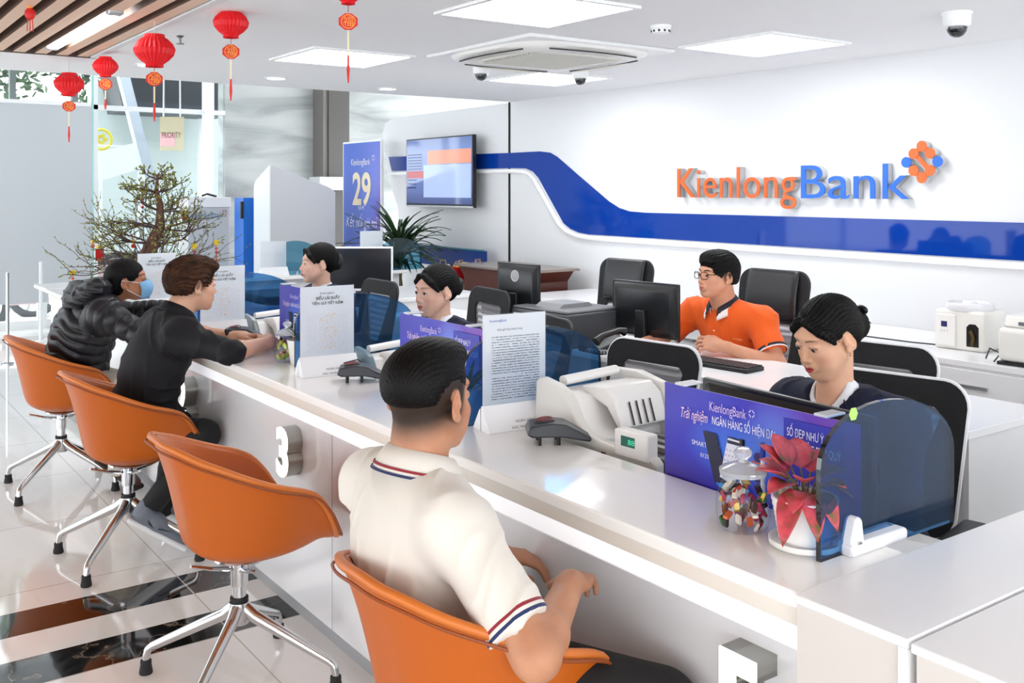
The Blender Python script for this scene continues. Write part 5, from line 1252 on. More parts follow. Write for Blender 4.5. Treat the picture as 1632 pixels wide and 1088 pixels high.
street_tree(1.6, 15.2, 3.35, 1.35, 3, 'leafy tree outside the upper window, left of the window post')
street_tree(4.6, 17.6, 3.5, 1.25, 4, 'leafy tree outside the upper window, right of the window post')
# motorbikes parked outside
def motorbike(loc, rz, col, lab):
    t = thing('motorbike', lab, 'motorbike', loc, rz); C_ = mat('bike_'+col[1:], col, .25, coat=.5); DK = mat('bike_dark', '#4a4c50', .5)
    for s_ in (-.6, .6):
        w_ = MB(); w_.tube([(s_+.26*math.cos(a*PI/12), 0, .28+.26*math.sin(a*PI/12)) for a in range(25)], .045, 10, cap=False); wo = w_.obj('wheel', mat('dusty_tyre', '#66686b', .8), t)
        m = MB()
        for k in range(5): m.tube([(s_, 0, .28), (s_+.24*math.cos(k*2*PI/5), 0, .28+.24*math.sin(k*2*PI/5))], .013, 6)
        m.obj('spokes', mat('bike_silver', '#b9bbbf', .3, metal=.6), wo)
    MB().prism([(-.85, .62), (-.75, .72), (-.35, .70), (.0, .62), (.12, .45), (.3, .40), (.42, .5), (.50, .86), (.62, .90), (.66, .80), (.54, .35), (.3, .28), (-.1, .28), (-.35, .42), (-.6, .5)], lambda a_, b_, q: (a_, q, b_), -.10, .10).obj('bodywork', C_, t, bevel=.03, seg=3)
    MB().prism([(-.75, .72), (-.7, .79), (-.2, .77), (.02, .68), (.0, .64), (-.35, .71)], lambda a_, b_, q: (a_, q, b_), -.12, .12).obj('saddle', DK, t, bevel=.02, seg=3)
    MB().tube([(.5, -.32, .98), (.54, -.1, .96), (.54, .1, .96), (.5, .32, .98)], .018, 8).obj('handlebar', DK, t)
    MB().ball((.66, 0, .88), (.07, .09, .07), 14, 10).obj('headlamp', mat('lamp_clear', '#dfe4ea', .1), t)
    MB().prism([(.58, .56), (.66, .58), (.80, .54), (.86, .46), (.82, .48), (.7, .54)], lambda a_, b_, q: (a_, q, b_), -.06, .06).obj('front_fender', C_, t, bevel=.01)
motorbike((2.2, 12.3, -.05), 3.0, '#e7c9c6', 'pink and white motorbike parked outside the lower window, right one')
motorbike((.75, 12.35, -.05), .12, '#8b8d90', 'grey motorbike parked outside the lower window, left one')
motorbike((2.9, 13.3, -.05), 2.8, '#8f3a3a', 'dark red motorbike parked outside behind the puffer-jacket woman')
# ---------------------------------------------------------------- organic shapes: distance fields meshed on a fine lattice
class Frame:
    def __init__(s, c=(0, 0, 0), fwd=None, up=(0, 0, 1), R=None, sc=1.0):
        s.c = np.array(c, float); s.s = sc
        if R is not None: s.R = np.array(R, float)
        elif fwd is None: s.R = np.eye(3)
        else:
            f = np.array(fwd, float); f /= np.linalg.norm(f); u = np.array(up, float); r = np.cross(f, u); r /= np.linalg.norm(r); u = np.cross(r, f)
            s.R = np.stack([r, f, u], 1)
    def w(s, p): return s.c+s.R @ (np.array(p, float)*s.s)
    def loc(s, P): return (P-s.c) @ s.R/s.s
ID = Frame()
def smin(a, b, k):
    if k <= 0: return np.minimum(a, b)
    h = np.clip(.5+.5*(b-a)/k, 0, 1); return b*(1-h)+a*h-k*h*(1-h)
class Sdf:
    def __init__(s): s.ops = []
    def _add(s, fn, lo, hi, k, op, F):
        C = np.array([[(lo, hi)[i][0], (lo, hi)[j][1], (lo, hi)[l][2]] for i in (0, 1) for j in (0, 1) for l in (0, 1)])
        Wc = np.array([F.w(c) for c in C]); s.ops.append((fn, Wc.min(0), Wc.max(0), k, op, F)); return s
    def cap(s, a, b, r1, r2=None, k=.015, op='u', F=ID, cut=None):
        a = np.array(a, float); b = np.array(b, float); r2 = r1 if r2 is None else r2; ba = b-a; L2 = max(ba @ ba, 1e-12)
        def fn(x, y, z):
            t = np.clip(((x-a[0])*ba[0]+(y-a[1])*ba[1]+(z-a[2])*ba[2])/L2, 0, 1)
            d = np.sqrt((x-a[0]-t*ba[0])**2+(y-a[1]-t*ba[1])**2+(z-a[2]-t*ba[2])**2)-(r1+(r2-r1)*t)
            if cut is not None:
                p, n = cut; d = np.maximum(d, (x-p[0])*n[0]+(y-p[1])*n[1]+(z-p[2])*n[2])
            return d
        rr = max(r1, r2); return s._add(fn, np.minimum(a, b)-rr, np.maximum(a, b)+rr, k, op, F)
    def ell(s, c, r, k=.015, op='u', F=ID, R=None):
        c = np.array(c, float); r = np.array(r, float)
        def fn(x, y, z):
            X, Y, Z = x-c[0], y-c[1], z-c[2]
            if R is not None:
                X, Y, Z = R[0][0]*X+R[1][0]*Y+R[2][0]*Z, R[0][1]*X+R[1][1]*Y+R[2][1]*Z, R[0][2]*X+R[1][2]*Y+R[2][2]*Z
            k0 = np.sqrt((X/r[0])**2+(Y/r[1])**2+(Z/r[2])**2); k1 = np.sqrt((X/r[0]**2)**2+(Y/r[1]**2)**2+(Z/r[2]**2)**2)+1e-9
            return k0*(k0-1)/k1
        m = max(r) if R is not None else r; return s._add(fn, c-m, c+m, k, op, F)
    def box(s, c, h, rad=.0, k=.0, op='u', F=ID, R=None):
        c = np.array(c, float); h = np.array(h, float)
        def fn(x, y, z):
            X, Y, Z = x-c[0], y-c[1], z-c[2]
            if R is not None:
                X, Y, Z = R[0][0]*X+R[1][0]*Y+R[2][0]*Z, R[0][1]*X+R[1][1]*Y+R[2][1]*Z, R[0][2]*X+R[1][2]*Y+R[2][2]*Z
            qx, qy, qz = abs(X)-h[0]+rad, abs(Y)-h[1]+rad, abs(Z)-h[2]+rad
            return np.sqrt(np.maximum(qx, 0)**2+np.maximum(qy, 0)**2+np.maximum(qz, 0)**2)+np.minimum(np.maximum(qx, np.maximum(qy, qz)), 0)-rad
        m = np.linalg.norm(h) if R is not None else h; return s._add(fn, c-m, c+m, k, op, F)
    def mesh(s, h, smooth=2):
        U = [o for o in s.ops if o[4] == 'u']
        lo = np.min([o[1] for o in U], 0)-3*h; hi = np.max([o[2] for o in U], 0)+3*h
        n = np.ceil((hi-lo)/h).astype(int)+1
        A = np.full(n, .5, np.float32); ax = [lo[i]+h*np.arange(n[i]) for i in range(3)]
        for fn, l, u, k, op, F in s.ops:
            pad = k*1.2+2.5*h
            i0 = np.clip(np.floor((l-pad-lo)/h).astype(int), 0, n); i1 = np.clip(np.ceil((u+pad-lo)/h).astype(int)+1, 0, n)
            if (i1 <= i0).any(): continue
            sl = tuple(slice(a, b) for a, b in zip(i0, i1))
            x, y, z = ax[0][sl[0]][:, None, None], ax[1][sl[1]][None, :, None], ax[2][sl[2]][None, None, :]
            if F is not ID:
                x, y, z = x-F.c[0], y-F.c[1], z-F.c[2]; R = F.R
                x, y, z = (R[0][0]*x+R[1][0]*y+R[2][0]*z)/F.s, (R[0][1]*x+R[1][1]*y+R[2][1]*z)/F.s, (R[0][2]*x+R[1][2]*y+R[2][2]*z)/F.s
            d = fn(x, y, z)*F.s
            if op == 'u': A[sl] = smin(A[sl], d, k)
            else: A[sl] = -smin(-A[sl], d, k)
        return nets(A, lo, h, smooth)
def nets(S, lo, h, smooth):
    ins = S < 0; c = np.zeros(tuple(np.array(S.shape)-1), np.int8)
    for i in (0, 1):
        for j in (0, 1):
            for k in (0, 1): c += ins[i:S.shape[0]-1+i, j:S.shape[1]-1+j, k:S.shape[2]-1+k]
    I, J, K = np.nonzero((c > 0) & (c < 8)); n = len(I)
    idx = -np.ones(c.shape, np.int32); idx[I, J, K] = np.arange(n)
    cor = [(i, j, k) for i in (0, 1) for j in (0, 1) for k in (0, 1)]
    vals = np.array([S[I+a, J+b, K+d] for a, b, d in cor]); P = np.zeros((n, 3)); cnt = np.zeros(n)
    for e0 in range(8):
        for e1 in range(e0+1, 8):
            if sum(abs(a-b) for a, b in zip(cor[e0], cor[e1])) != 1: continue
            a, b = vals[e0], vals[e1]; m = (a < 0) != (b < 0); t = np.where(m, a/np.where(m, a-b, 1), 0)
            p = np.array(cor[e0], float)+t[:, None]*(np.array(cor[e1], float)-np.array(cor[e0], float)); P[m] += p[m]; cnt[m] += 1
    P = (P/cnt[:, None]+np.stack([I, J, K], 1))*h+lo
    Q = []
    for ax_ in range(3):
        a = np.take(ins, range(S.shape[ax_]-1), ax_); b = np.take(ins, range(1, S.shape[ax_]), ax_); E = np.argwhere(a != b)
        o1, o2 = [(1, 2), (2, 0), (0, 1)][ax_]
        ok = (E[:, o1] > 0) & (E[:, o2] > 0) & (E[:, o1] < S.shape[o1]-1) & (E[:, o2] < S.shape[o2]-1); E = E[ok]
        def g(d1, d2):
            F_ = E.copy(); F_[:, o1] -= d1; F_[:, o2] -= d2; return idx[F_[:, 0], F_[:, 1], F_[:, 2]]
        q = np.stack([g(1, 1), g(0, 1), g(0, 0), g(1, 0)], 1); fl = ~ins[E[:, 0], E[:, 1], E[:, 2]]; q[fl] = q[fl][:, ::-1]; Q.append(q)
    Q = np.concatenate(Q); Q = Q[(Q >= 0).all(1)]
    e = np.concatenate([Q[:, [0, 1]], Q[:, [1, 2]], Q[:, [2, 3]], Q[:, [3, 0]]]); e = np.concatenate([e, e[:, ::-1]])
    dg = np.bincount(e[:, 0], minlength=n)[:, None]+1e-9
    for it in range(smooth):
        for f in (.55, -.5) if it < smooth-1 else (.5,):
            s = np.stack([np.bincount(e[:, 0], weights=P[e[:, 1], i], minlength=n) for i in range(3)], 1)/dg; P = P+f*(s-P)
    return P, Q
def normals(P, Q):
    a = np.cross(P[Q[:, 2]]-P[Q[:, 0]], P[Q[:, 3]]-P[Q[:, 1]]); N = np.zeros_like(P)
    for i in range(4):
        for j in range(3): N[:, j] += np.bincount(Q[:, i], weights=a[:, j], minlength=len(P))
    return N/(np.linalg.norm(N, axis=1)[:, None]+1e-12)
def np_obj(name, parts, mats, parent, attrs=None, root=None):
    """parts: list of (P,Q); attrs: name -> fn(P)"""
    off = 0; Ps = []; Qs = []
    for P, Q in parts: Ps.append(P); Qs.append(Q+off); off += len(P)
    P = np.concatenate(Ps); Q = np.concatenate(Qs)
    me = bpy.data.meshes.new(name); me.vertices.add(len(P)); me.loops.add(4*len(Q)); me.polygons.add(len(Q))
    Pl = P
    if root is not None:
        M = np.array(root.matrix_basis.inverted()) if False else None
        c, s = math.cos(-root.rotation_euler.z), math.sin(-root.rotation_euler.z); D = P-np.array(root.location)
        Pl = np.stack([c*D[:, 0]-s*D[:, 1], s*D[:, 0]+c*D[:, 1], D[:, 2]], 1)
    me.vertices.foreach_set('co', Pl.astype(np.float32).ravel()); me.loops.foreach_set('vertex_index', Q.astype(np.int32).ravel())
    me.polygons.foreach_set('loop_start', np.arange(len(Q), dtype=np.int32)*4); me.polygons.foreach_set('loop_total', np.full(len(Q), 4, np.int32))
    me.polygons.foreach_set('use_smooth', np.ones(len(Q), bool)); me.update(calc_edges=True)
    for nm, fn in (attrs or {}).items():
        at = me.attributes.new(nm, 'FLOAT', 'POINT'); at.data.foreach_set('value', np.asarray(fn(P), np.float32))
    for m in (mats if isinstance(mats, (list, tuple)) else [mats]): me.materials.append(m)
    me.validate()
    o = bpy.data.objects.new(name, me); COL.objects.link(o)
    if parent: o.parent = parent
    return o
def local(o, root, pts=None):
    """move a mesh built in world coordinates into its root's frame"""
    o.data.transform(Matrix.Rotation(-root.rotation_euler.z, 4, 'Z') @ Matrix.Translation(-Vector(root.location))); return o
def sst(x, a, b):
    t = np.clip((x-a)/(b-a), 0, 1); return t*t*(3-2*t)
def attr_mat(name, base, layers, rough=.5, bump=None, sheen=0, sss=0, spec=.4, noise=None):
    """layers: (attribute, colour) mixed over the base in turn"""
    if name in _M: return _M[name]
    m, nt, b = nodes(name); N = nt.nodes; L = nt.links
    c = N.new('ShaderNodeRGB'); c.outputs[0].default_value = srgb(base)+(1,); cur = c.outputs[0]
    if noise:
        tc = N.new('ShaderNodeTexCoord'); n = N.new('ShaderNodeTexNoise'); n.inputs['Scale'].default_value = noise[0]; n.inputs['Detail'].default_value = 3; L.new(tc.outputs['Object'], n.inputs['Vector'])
        r = ramp(nt, [(.3, noise[1]), (.7, base)]); L.new(n.outputs[0], r.inputs[0]); cur = r.outputs[0]
    for at, col in layers:
        a = N.new('ShaderNodeAttribute'); a.attribute_name = at; mx = N.new('ShaderNodeMix'); mx.data_type = 'RGBA'; mx.clamp_factor = True
        L.new(a.outputs['Fac'], mx.inputs[0]); L.new(cur, mx.inputs[6]); mx.inputs[7].default_value = srgb(col)+(1,); cur = mx.outputs[2]
    L.new(cur, b.inputs['Base Color']); b.inputs['Roughness'].default_value = rough; b.inputs['Specular IOR Level'].default_value = spec
    if sheen: b.inputs['Sheen Weight'].default_value = sheen
    if sss: b.inputs['Subsurface Weight'].default_value = sss; b.inputs['Subsurface Radius'].default_value = (.9, .35, .2); b.inputs['Subsurface Scale'].default_value = .006
    if bump:
        tc = N.new('ShaderNodeTexCoord'); mp = N.new('ShaderNodeMapping'); mp.inputs['Scale'].default_value = bump[2]; n = N.new('ShaderNodeTexNoise'); n.inputs['Scale'].default_value = bump[0]; n.inputs['Detail'].default_value = 3
        bp = N.new('ShaderNodeBump'); bp.inputs['Strength'].default_value = bump[1]; bp.inputs['Distance'].default_value = .003
        L.new(tc.outputs['Object'], mp.inputs[0]); L.new(mp.outputs[0], n.inputs['Vector']); L.new(n.outputs[0], bp.inputs['Height']); L.new(bp.outputs[0], b.inputs['Normal'])
    _M[name] = m
    return m
def band_mat(name, base, attr, bands, rough=.85):
    m, nt, b = nodes(name); N = nt.nodes; L = nt.links
    a = N.new('ShaderNodeAttribute'); a.attribute_name = attr; c = N.new('ShaderNodeRGB'); c.outputs[0].default_value = srgb(base)+(1,); cur = c.outputs[0]
    for lo, hi, col in bands:
        g = N.new('ShaderNodeMath'); g.operation = 'GREATER_THAN'; g.inputs[1].default_value = lo; L.new(a.outputs['Fac'], g.inputs[0])
        l = N.new('ShaderNodeMath'); l.operation = 'LESS_THAN'; l.inputs[1].default_value = hi; L.new(a.outputs['Fac'], l.inputs[0])
        q = N.new('ShaderNodeMath'); q.operation = 'MULTIPLY'; L.new(g.outputs[0], q.inputs[0]); L.new(l.outputs[0], q.inputs[1])
        mx = N.new('ShaderNodeMix'); mx.data_type = 'RGBA'; L.new(q.outputs[0], mx.inputs[0]); L.new(cur, mx.inputs[6]); mx.inputs[7].default_value = srgb(col)+(1,); cur = mx.outputs[2]
    L.new(cur, b.inputs['Base Color']); b.inputs['Roughness'].default_value = rough; b.inputs['Sheen Weight'].default_value = .15
    return m
# ---------------------------------------------------------------- people
V3 = lambda *a: np.array(a, float)
def unit(v): v = np.array(v, float); return v/np.linalg.norm(v)
def head_frame(c, az, pitch=0, roll=0, sc=1.0):
    a, p = math.radians(az), math.radians(pitch); f = V3(math.cos(a)*math.cos(p), math.sin(a)*math.cos(p), math.sin(p))
    r = unit(np.cross(f, V3(0, 0, 1))); u = np.cross(r, f); q = math.radians(roll); u = u*math.cos(q)+r*math.sin(q)
    return Frame(c, f, u, sc=sc)
def add_head(S, F, fem=False, neck=None, wide=1.0):
    E, C_ = S.ell, S.cap; w_ = wide
    E((0, -.014, .030), (.073*w_, .092, .079), k=.0, F=F)
    E((0, .030, -.022), (.058*w_, .058, .075), k=.02, F=F)
    j = .040 if fem else .046
    E((0, .030, -.074), (j*w_, .044, .034), k=.02, F=F)
    E((0, .068, -.094), (.016 if fem else .020, .014, .014), k=.018, F=F)
    for s in (-1, 1):
        C_((s*.050*w_, .005, -.045), (s*.024, .058, -.088), .020, .015, k=.02, F=F)
        E((s*.040*w_, .056, -.028), (.020, .018, .018), k=.018, F=F)
        E((s*.034*w_, .055, -.056), (.019, .018, .020), k=.02, F=F)
    E((0, .070, .026), (.050, .016, .014), k=.014, F=F)
    for s in (-1, 1): E((s*.031, .098, .0), (.018, .016, .0125), k=.012, op='s', F=F)
    # eyelids over the eyeball
    for s in (-1, 1):
        E((s*.031, .0725, .0005), (.0165, .0150, .0125), k=.004, F=F)
        E((s*.031, .0885, -.0006), (.0128, .006, .0042 if fem else .0036), k=.002, op='s', F=F)
    nb = .0085 if fem else .0095
    C_((0, .078, .008), (0, .099, -.030), .0060, nb, k=.010, F=F)
    E((0, .100, -.033), (nb, .008, .0075), k=.005, F=F)
    for s in (-1, 1):
        E((s*.0125, .090, -.035), (.0068, .0085, .006), k=.005, F=F)
        E((s*.006, .097, -.0415), (.003, .0045, .0022), k=.002, op='s', F=F)
    E((0, .082, -.056), (.026, .013, .015), k=.012, F=F)
    for s in (-1, 1): C_((0, .0945, -.0565), (s*.019, .084, -.0605), .0042, .0018, k=.003, F=F)
    C_((-.014, .087, -.0690), (.014, .087, -.0690), .0050, .0050, k=.004, F=F); E((0, .091, -.0685), (.012, .006, .0048), k=.004, F=F)
    E((0, .098, -.0625), (.021, .010, .0011), k=.0015, op='s', F=F)
    for s in (-1, 1):   # ears
        R = Euler((math.radians(-12), 0, math.radians(s*22))).to_matrix(); R = np.array(R)
        E((s*.0775*w_, -.012, -.006), (.0075, .0175, .031), k=.006, F=F, R=R)
        E((s*.082*w_, -.016, .000), (.0055, .0105, .020), k=.004, op='s', F=F, R=R)
        E((s*.0765*w_, -.004, -.032), (.006, .009, .010), k=.006, F=F)
        C_((s*.0745*w_, .003, -.010), (s*.0765*w_, .001, -.002), .004, .004, k=.003, F=F)
    if neck is not None:
        nr = .046 if fem else .056
        a = F.w((0, -.022, -.045)); b = np.array(neck, float); S.cap(a, b, nr*F.s, nr*1.08*F.s, k=.022)
        S.cap(b, b+(b-a)*.35, nr*F.s, nr*1.5*F.s, k=.03)
def face_attrs(F, fem=False, brow=1.0):
    def lip(P):
        p = F.loc(P); u = 1-np.clip(np.hypot(p[:, 0]/.0225, (p[:, 2]+.0625+.0015*np.cos(p[:, 0]*180))/.0108), 0, 2); return sst(u, 0, .25)*(p[:, 1] > .074)
    def bro(P):
        p = F.loc(P); ax_ = abs(p[:, 0]); zc = .0205+.004*np.sin(np.clip((ax_-.012)/.036, 0, 1)*2.4); th = (.0034 if not fem else .0026)*np.clip((.056-ax_)/.02, .25, 1)
        return sst(-(abs(p[:, 2]-zc)-th), -.0012, .0010)*sst(ax_, .0105, .0145)*sst(-ax_, -.054, -.048)*(p[:, 1] > .03)*brow*.92
    def lash(P):
        p = F.loc(P); r = 99
        for s in (-1, 1):
            d = np.hypot((p[:, 0]-s*.031)/.0150, (p[:, 2]+.0006)/.0062); r = np.minimum(r, abs(d-.93)+np.where(p[:, 2] < .0, .12, 0))
        return sst(-r, -.20, -.07)*(p[:, 1] > .055)
    def blush(P):
        p = F.loc(P); r = 99
        for s in (-1, 1): r = np.minimum(r, np.linalg.norm((p-V3(s*.045, .06, -.035))/V3(.024, .03, .02), axis=1))
        r2 = np.linalg.norm((p-V3(0, .1, -.033))/V3(.015, .02, .012), axis=1); return sst(-np.minimum(r, r2), -1.3, 0)*.5
    return {'lip': lip, 'brow': bro, 'lash': lash, 'blush': blush}
def skin(name, base, lip, blush='#d98872', hair='#1a1512', extra=(), dark=None):
    return attr_mat(name, base, [('blush', blush), ('stub', hair), ('lip', lip), ('brow', hair), ('lash', '#191210')]+list(extra), rough=.48, sss=.25, spec=.35, noise=(14, dark or base))
def eyes(root, F, look=(0, 0)):
    for s in (-1, 1):
        m = MB(); n = 20; rr = .0125*F.s; c = F.w((s*.031, .0725, 0)); f = F.R @ unit((look[0], 1, look[1])); x = unit(np.cross(f, F.R[:, 2])); u = np.cross(x, f)
        rings = [0, 8, 13, 18, 26, 36, 60, 90, 130, 180]; V = []
        for t in rings:
            t = math.radians(t)
            for j in range(n): q = 2*PI*j/n; V.append(c+rr*1.12*(f*math.cos(t)+(x*math.cos(q)+u*math.sin(q))*math.sin(t)))
        for i in range(len(rings)-1):
            m.cur = 2 if i < 2 else (1 if i < 5 else 0)
            m.add([], []); k0 = 0
            base = len(m.v)
            m.v += [tuple(p) for p in V[i*n:(i+2)*n]]; m.f += [(base+j, base+(j+1) % n, base+n+(j+1) % n, base+n+j) for j in range(n)]; m.m += [m.cur]*n
        local(m.obj('eye', [mat('eye_white', '#e9e4df', .15), mat('iris_brown', '#2b1a12', .1), mat('pupil', '#050505', .05)], root, angle=180), root)
def add_hand(S, F, right=True, curl=.35, spread=.0, k=.0045):
    """F: origin at the wrist, y towards the fingers, z the back of the hand"""
    sg = -1 if right else 1
    S.cap((0, -.03, 0), (0, .02, 0), .026, .026, k=.01, F=F)
    S.ell((0, .045, 0), (.038, .046, .0145), k=.012, F=F); S.ell((sg*.020, .030, -.006), (.018, .026, .013), k=.01, F=F); S.ell((-sg*.022, .035, -.005), (.016, .03, .012), k=.01, F=F)
    Ls = (.068, .076, .070, .055)
    for i in range(4):
        x = sg*(.029-.0193*i); p = V3(x, .080-.004*abs(i-1.3), .001); L_ = Ls[i]; ang = -curl*.5-(.06*i); dx = sg*(.12-.09*i)*(1+spread*3); r = .0088-.0006*(i == 3)
        S.cap((x*.85, .05, 0), p, .010, r+.0004, k=.006, F=F)
        for seg, fr in enumerate((.45, .31, .24)):
            d = V3(dx*math.cos(ang), math.cos(ang), math.sin(ang)); q = p+d*L_*fr; S.cap(p, q, r, r-.0008, k=.002 if seg else .003, F=F); p = q; r -= .0007; ang -= curl*(1.0 if seg == 0 else .75)
    a = V3(sg*.024, .012, -.006); b = V3(sg*.047, .042, -.016); c = V3(sg*.050, .070, -.020-.01*curl); d = V3(sg*.046, .092, -.024-.02*curl)
    S.cap(a, b, .014, .011, k=.008, F=F); S.cap(b, c, .0108, .0098, k=.003, F=F); S.cap(c, d, .0098, .0082, k=.003, F=F)
def folds(P, Q, amp=.0025, seed=0, fr=1.0):
    N = normals(P, Q); rnd = np.random.RandomState(seed); d = np.zeros(len(P))
    for i in range(4):
        k_ = rnd.normal(0, 1, 3)*V3(24, 24, 22)*fr; k2 = rnd.normal(0, 9, 3); k3 = rnd.normal(0, 14, 3); w_ = np.sin(P @ k_+2.4*np.sin(P @ k2+rnd.uniform(0, 6))); g_ = np.clip(np.sin(P @ k3+rnd.uniform(0, 6))*1.2, 0, 1); d += (1-np.abs(w_))**2.2*g_*rnd.uniform(.6, 1)
    return P+N*(d*amp)[:, None]
def seg_s(P, segs):
    """for every vertex: distance along, and index of, the nearest segment"""
    best = np.full(len(P), 9.); s = np.zeros(len(P))
    for i, (a, b, off) in enumerate(segs):
        a, b = np.array(a), np.array(b); ba = b-a; t = np.clip((P-a) @ ba/(ba @ ba), 0, 1); d = np.linalg.norm(P-a-t[:, None]*ba, axis=1)-off; m = d < best; best[m] = d[m]; s[m] = (t*np.linalg.norm(ba))[m]
    return s
def torso(S, J, w_=1.0, g=0.0, d_=1.0):
    pel, ch_, nk, L, R_ = J['pel'], J['chest'], J['neck'], J['shL'], J['shR']
    x = unit(R_-L); up = unit(nk-pel); f = unit(np.cross(up, x)); R = np.stack([x, f, np.cross(x, f)], 1)
    up1 = unit(ch_-pel); f1 = unit(np.cross(up1, x)); R1 = np.stack([x, f1, np.cross(x, f1)], 1)
    up2 = unit(nk-ch_); f2 = unit(np.cross(up2, x)); R2 = np.stack([x, f2, np.cross(x, f2)], 1)
    S.ell(pel, (.168*w_+g, .125*d_+g, .13+g), k=.0, R=R1)
    S.ell(pel*.5+ch_*.5, (.142*w_+g, .108*d_+g, .18), k=.05, R=R1)
    S.ell(ch_, (.158*w_+g, .112*d_+g, .155+g), k=.05, R=R2)
    S.cap(L*.97+nk*.03, R_*.97+nk*.03, .056*d_+g, None, k=.05)
    for sh in (L, R_): S.cap(nk-up2*.03, sh, .042+g*.8, .050*d_+g, k=.035)
def collar(root, c, up, fwd, mats, r=.066, h=.036, drop=.030, gap=.5, name='collar', out=.020):
    """folded polo / shirt collar: stands round the neck then folds down"""
    up = unit(up); fwd = unit(fwd-np.dot(fwd, up)*up); x = np.cross(fwd, up); rows = []; n = 40
    for i in range(n+1):
        a = gap+(2*PI-2*gap)*i/n; q = a   # 0 = front
        d = fwd*math.cos(q)+x*math.sin(q); t = abs(i/n-.5)*2; front = t**3
        base = c+d*(r+.004)-up*.004-up*.025*front+fwd*.012*front; top = c+d*(r-.004)+up*(h*(1-.35*front))-up*.02*front+fwd*.010*front; mid = top+d*.006+up*.001
        tip = c+d*(r+out+.012*front)+up*(h-drop-.016*front)*1.0-up*.012*front+fwd*.014*front
        rows.append([base, base*.5+top*.5, top, mid, mid*.6+tip*.4+d*.004, mid*.2+tip*.8+d*.003, tip])
    m = MB(); m.cur = 0; V = [p for r_ in rows for p in r_]; nv = 7
    base = 0; m.v = [tuple(p) for p in V]
    for i in range(n):
        for j in range(nv-1): m.f.append((i*nv+j, (i+1)*nv+j, (i+1)*nv+j+1, i*nv+j+1)); m.m.append(0)
    o = m.obj(name, mats[0], root, angle=180, solid=.0025); o.modifiers['solid'].offset = 0; local(o, root)
    if len(mats) > 1:
        for k_, (m_, (t0, t1)) in enumerate(zip(mats[1:], ((.50, .66), (.84, 1.0)))):
            s_ = MB(); P = []
            for r_ in rows:
                a_, b_ = r_[4], r_[6]; off = (r_[6]-c); off = unit(off-np.dot(off, up)*up)*.0058
                P.append([a_*(1-t0)+b_*t0+off, a_*(1-t1)+b_*t1+off])
            s_.grid(P); local(s_.obj('collar_stripe', m_, o, angle=180), root)
    return o
def person(name_label, loc, rz=0):
    return thing('person', name_label, 'person', loc, rz)
def arm_skin(S, sh, el, wr, HF, right, r=(.047, .040, .037, .026), curl=.35):
    S.cap(sh, el, r[0], r[1], k=.0); S.cap(el, wr, r[1], r[3], k=.02); m = el*.75+wr*.25; S.ell(m, (.001+r[2],)*3, k=.02)
    add_hand(S, HF, right, curl)
def hair_cap(S, F, grow=.0, fem=False, back=True, front=.0):
    S.ell((0, -.018, .034), (.0785+grow, .0965+grow, .0815+grow), k=0, F=F)
    if back: S.ell((0, -.050, -.010), (.066+grow, .054+grow, .062), k=.02, F=F)
    S.ell((0, .128, -.030+front), (.072, .090, .088), k=.012, op='s', F=F)
    for s in (-1, 1): S.ell((s*.086, -.004, -.018), (.030, .027, .038), k=.008, op='s', F=F)
    S.box((0, .06, -.10), (.12, .085, .085), .02, k=.012, op='s', F=F)
def hairmat(name, col, col2, rough=.5):
    return attr_mat(name, col, [], rough=rough, bump=(90, .6, (5, 1.2, 1)), spec=.16, noise=(30, col2))
HBLK = hairmat('black_hair', '#0b0909', '#050404'); 
def streak(P, Q, F, amp=.0012, n=70, seed=1, axis=1):
    N = normals(P, Q); p = F.loc(P); a = np.arctan2(p[:, 0], p[:, 2]+.02); b = np.arctan2(p[:, 0], -p[:, 1]+.02)
    w_ = np.sin(a*n+2*np.sin(p[:, 1]*60))+.6*np.sin(a*n*2.3+1+3*np.sin(p[:, 1]*35))
    return P+N*(w_*amp)[:, None]
def legs(S, J, g=0, r=(.088, .066, .058, .044), cut=.11):
    for s in 'LR':
        h_, k_, a_ = J['hip'+s], J['kn'+s], J['an'+s]; S.cap(h_, k_, r[0]+g, r[1]+g, k=.03); e = unit(a_-k_); S.cap(k_, a_, r[2]+g, r[3]+g, k=.02, cut=(a_-e*.0, e))
def shoe(root, an, toe, col, sole, nm='shoe', tilt=0):
    an = np.array(an); toe = np.array(toe); S = Sdf(); d = toe-an; fl = V3(d[0], d[1], 0); f = unit(V3(d[0], d[1], d[2])); L_ = .25
    F = Frame(toe-f*.20, f); S2 = Sdf()
    S.cap((0, -.015, .045), (0, .05, .045), .038, .036, k=0, F=F); S.cap((0, .05, .035), (0, .175, .022), .036, .028, k=.02, F=F); S.cap((0, -.02, .05), (0, -.02, .085), .038, .036, k=.02, F=F)
    S2.box((0, .075, .008), (.040, .140, .012), .012, F=F)
    o = np_obj(nm, [S.mesh(.006)], mat(nm+'_'+col[1:], col, .5), root, root=root)
    np_obj('sole', [S2.mesh(.006)], mat('sole_'+sole[1:], sole, .6), o, root=root)
    return o, F

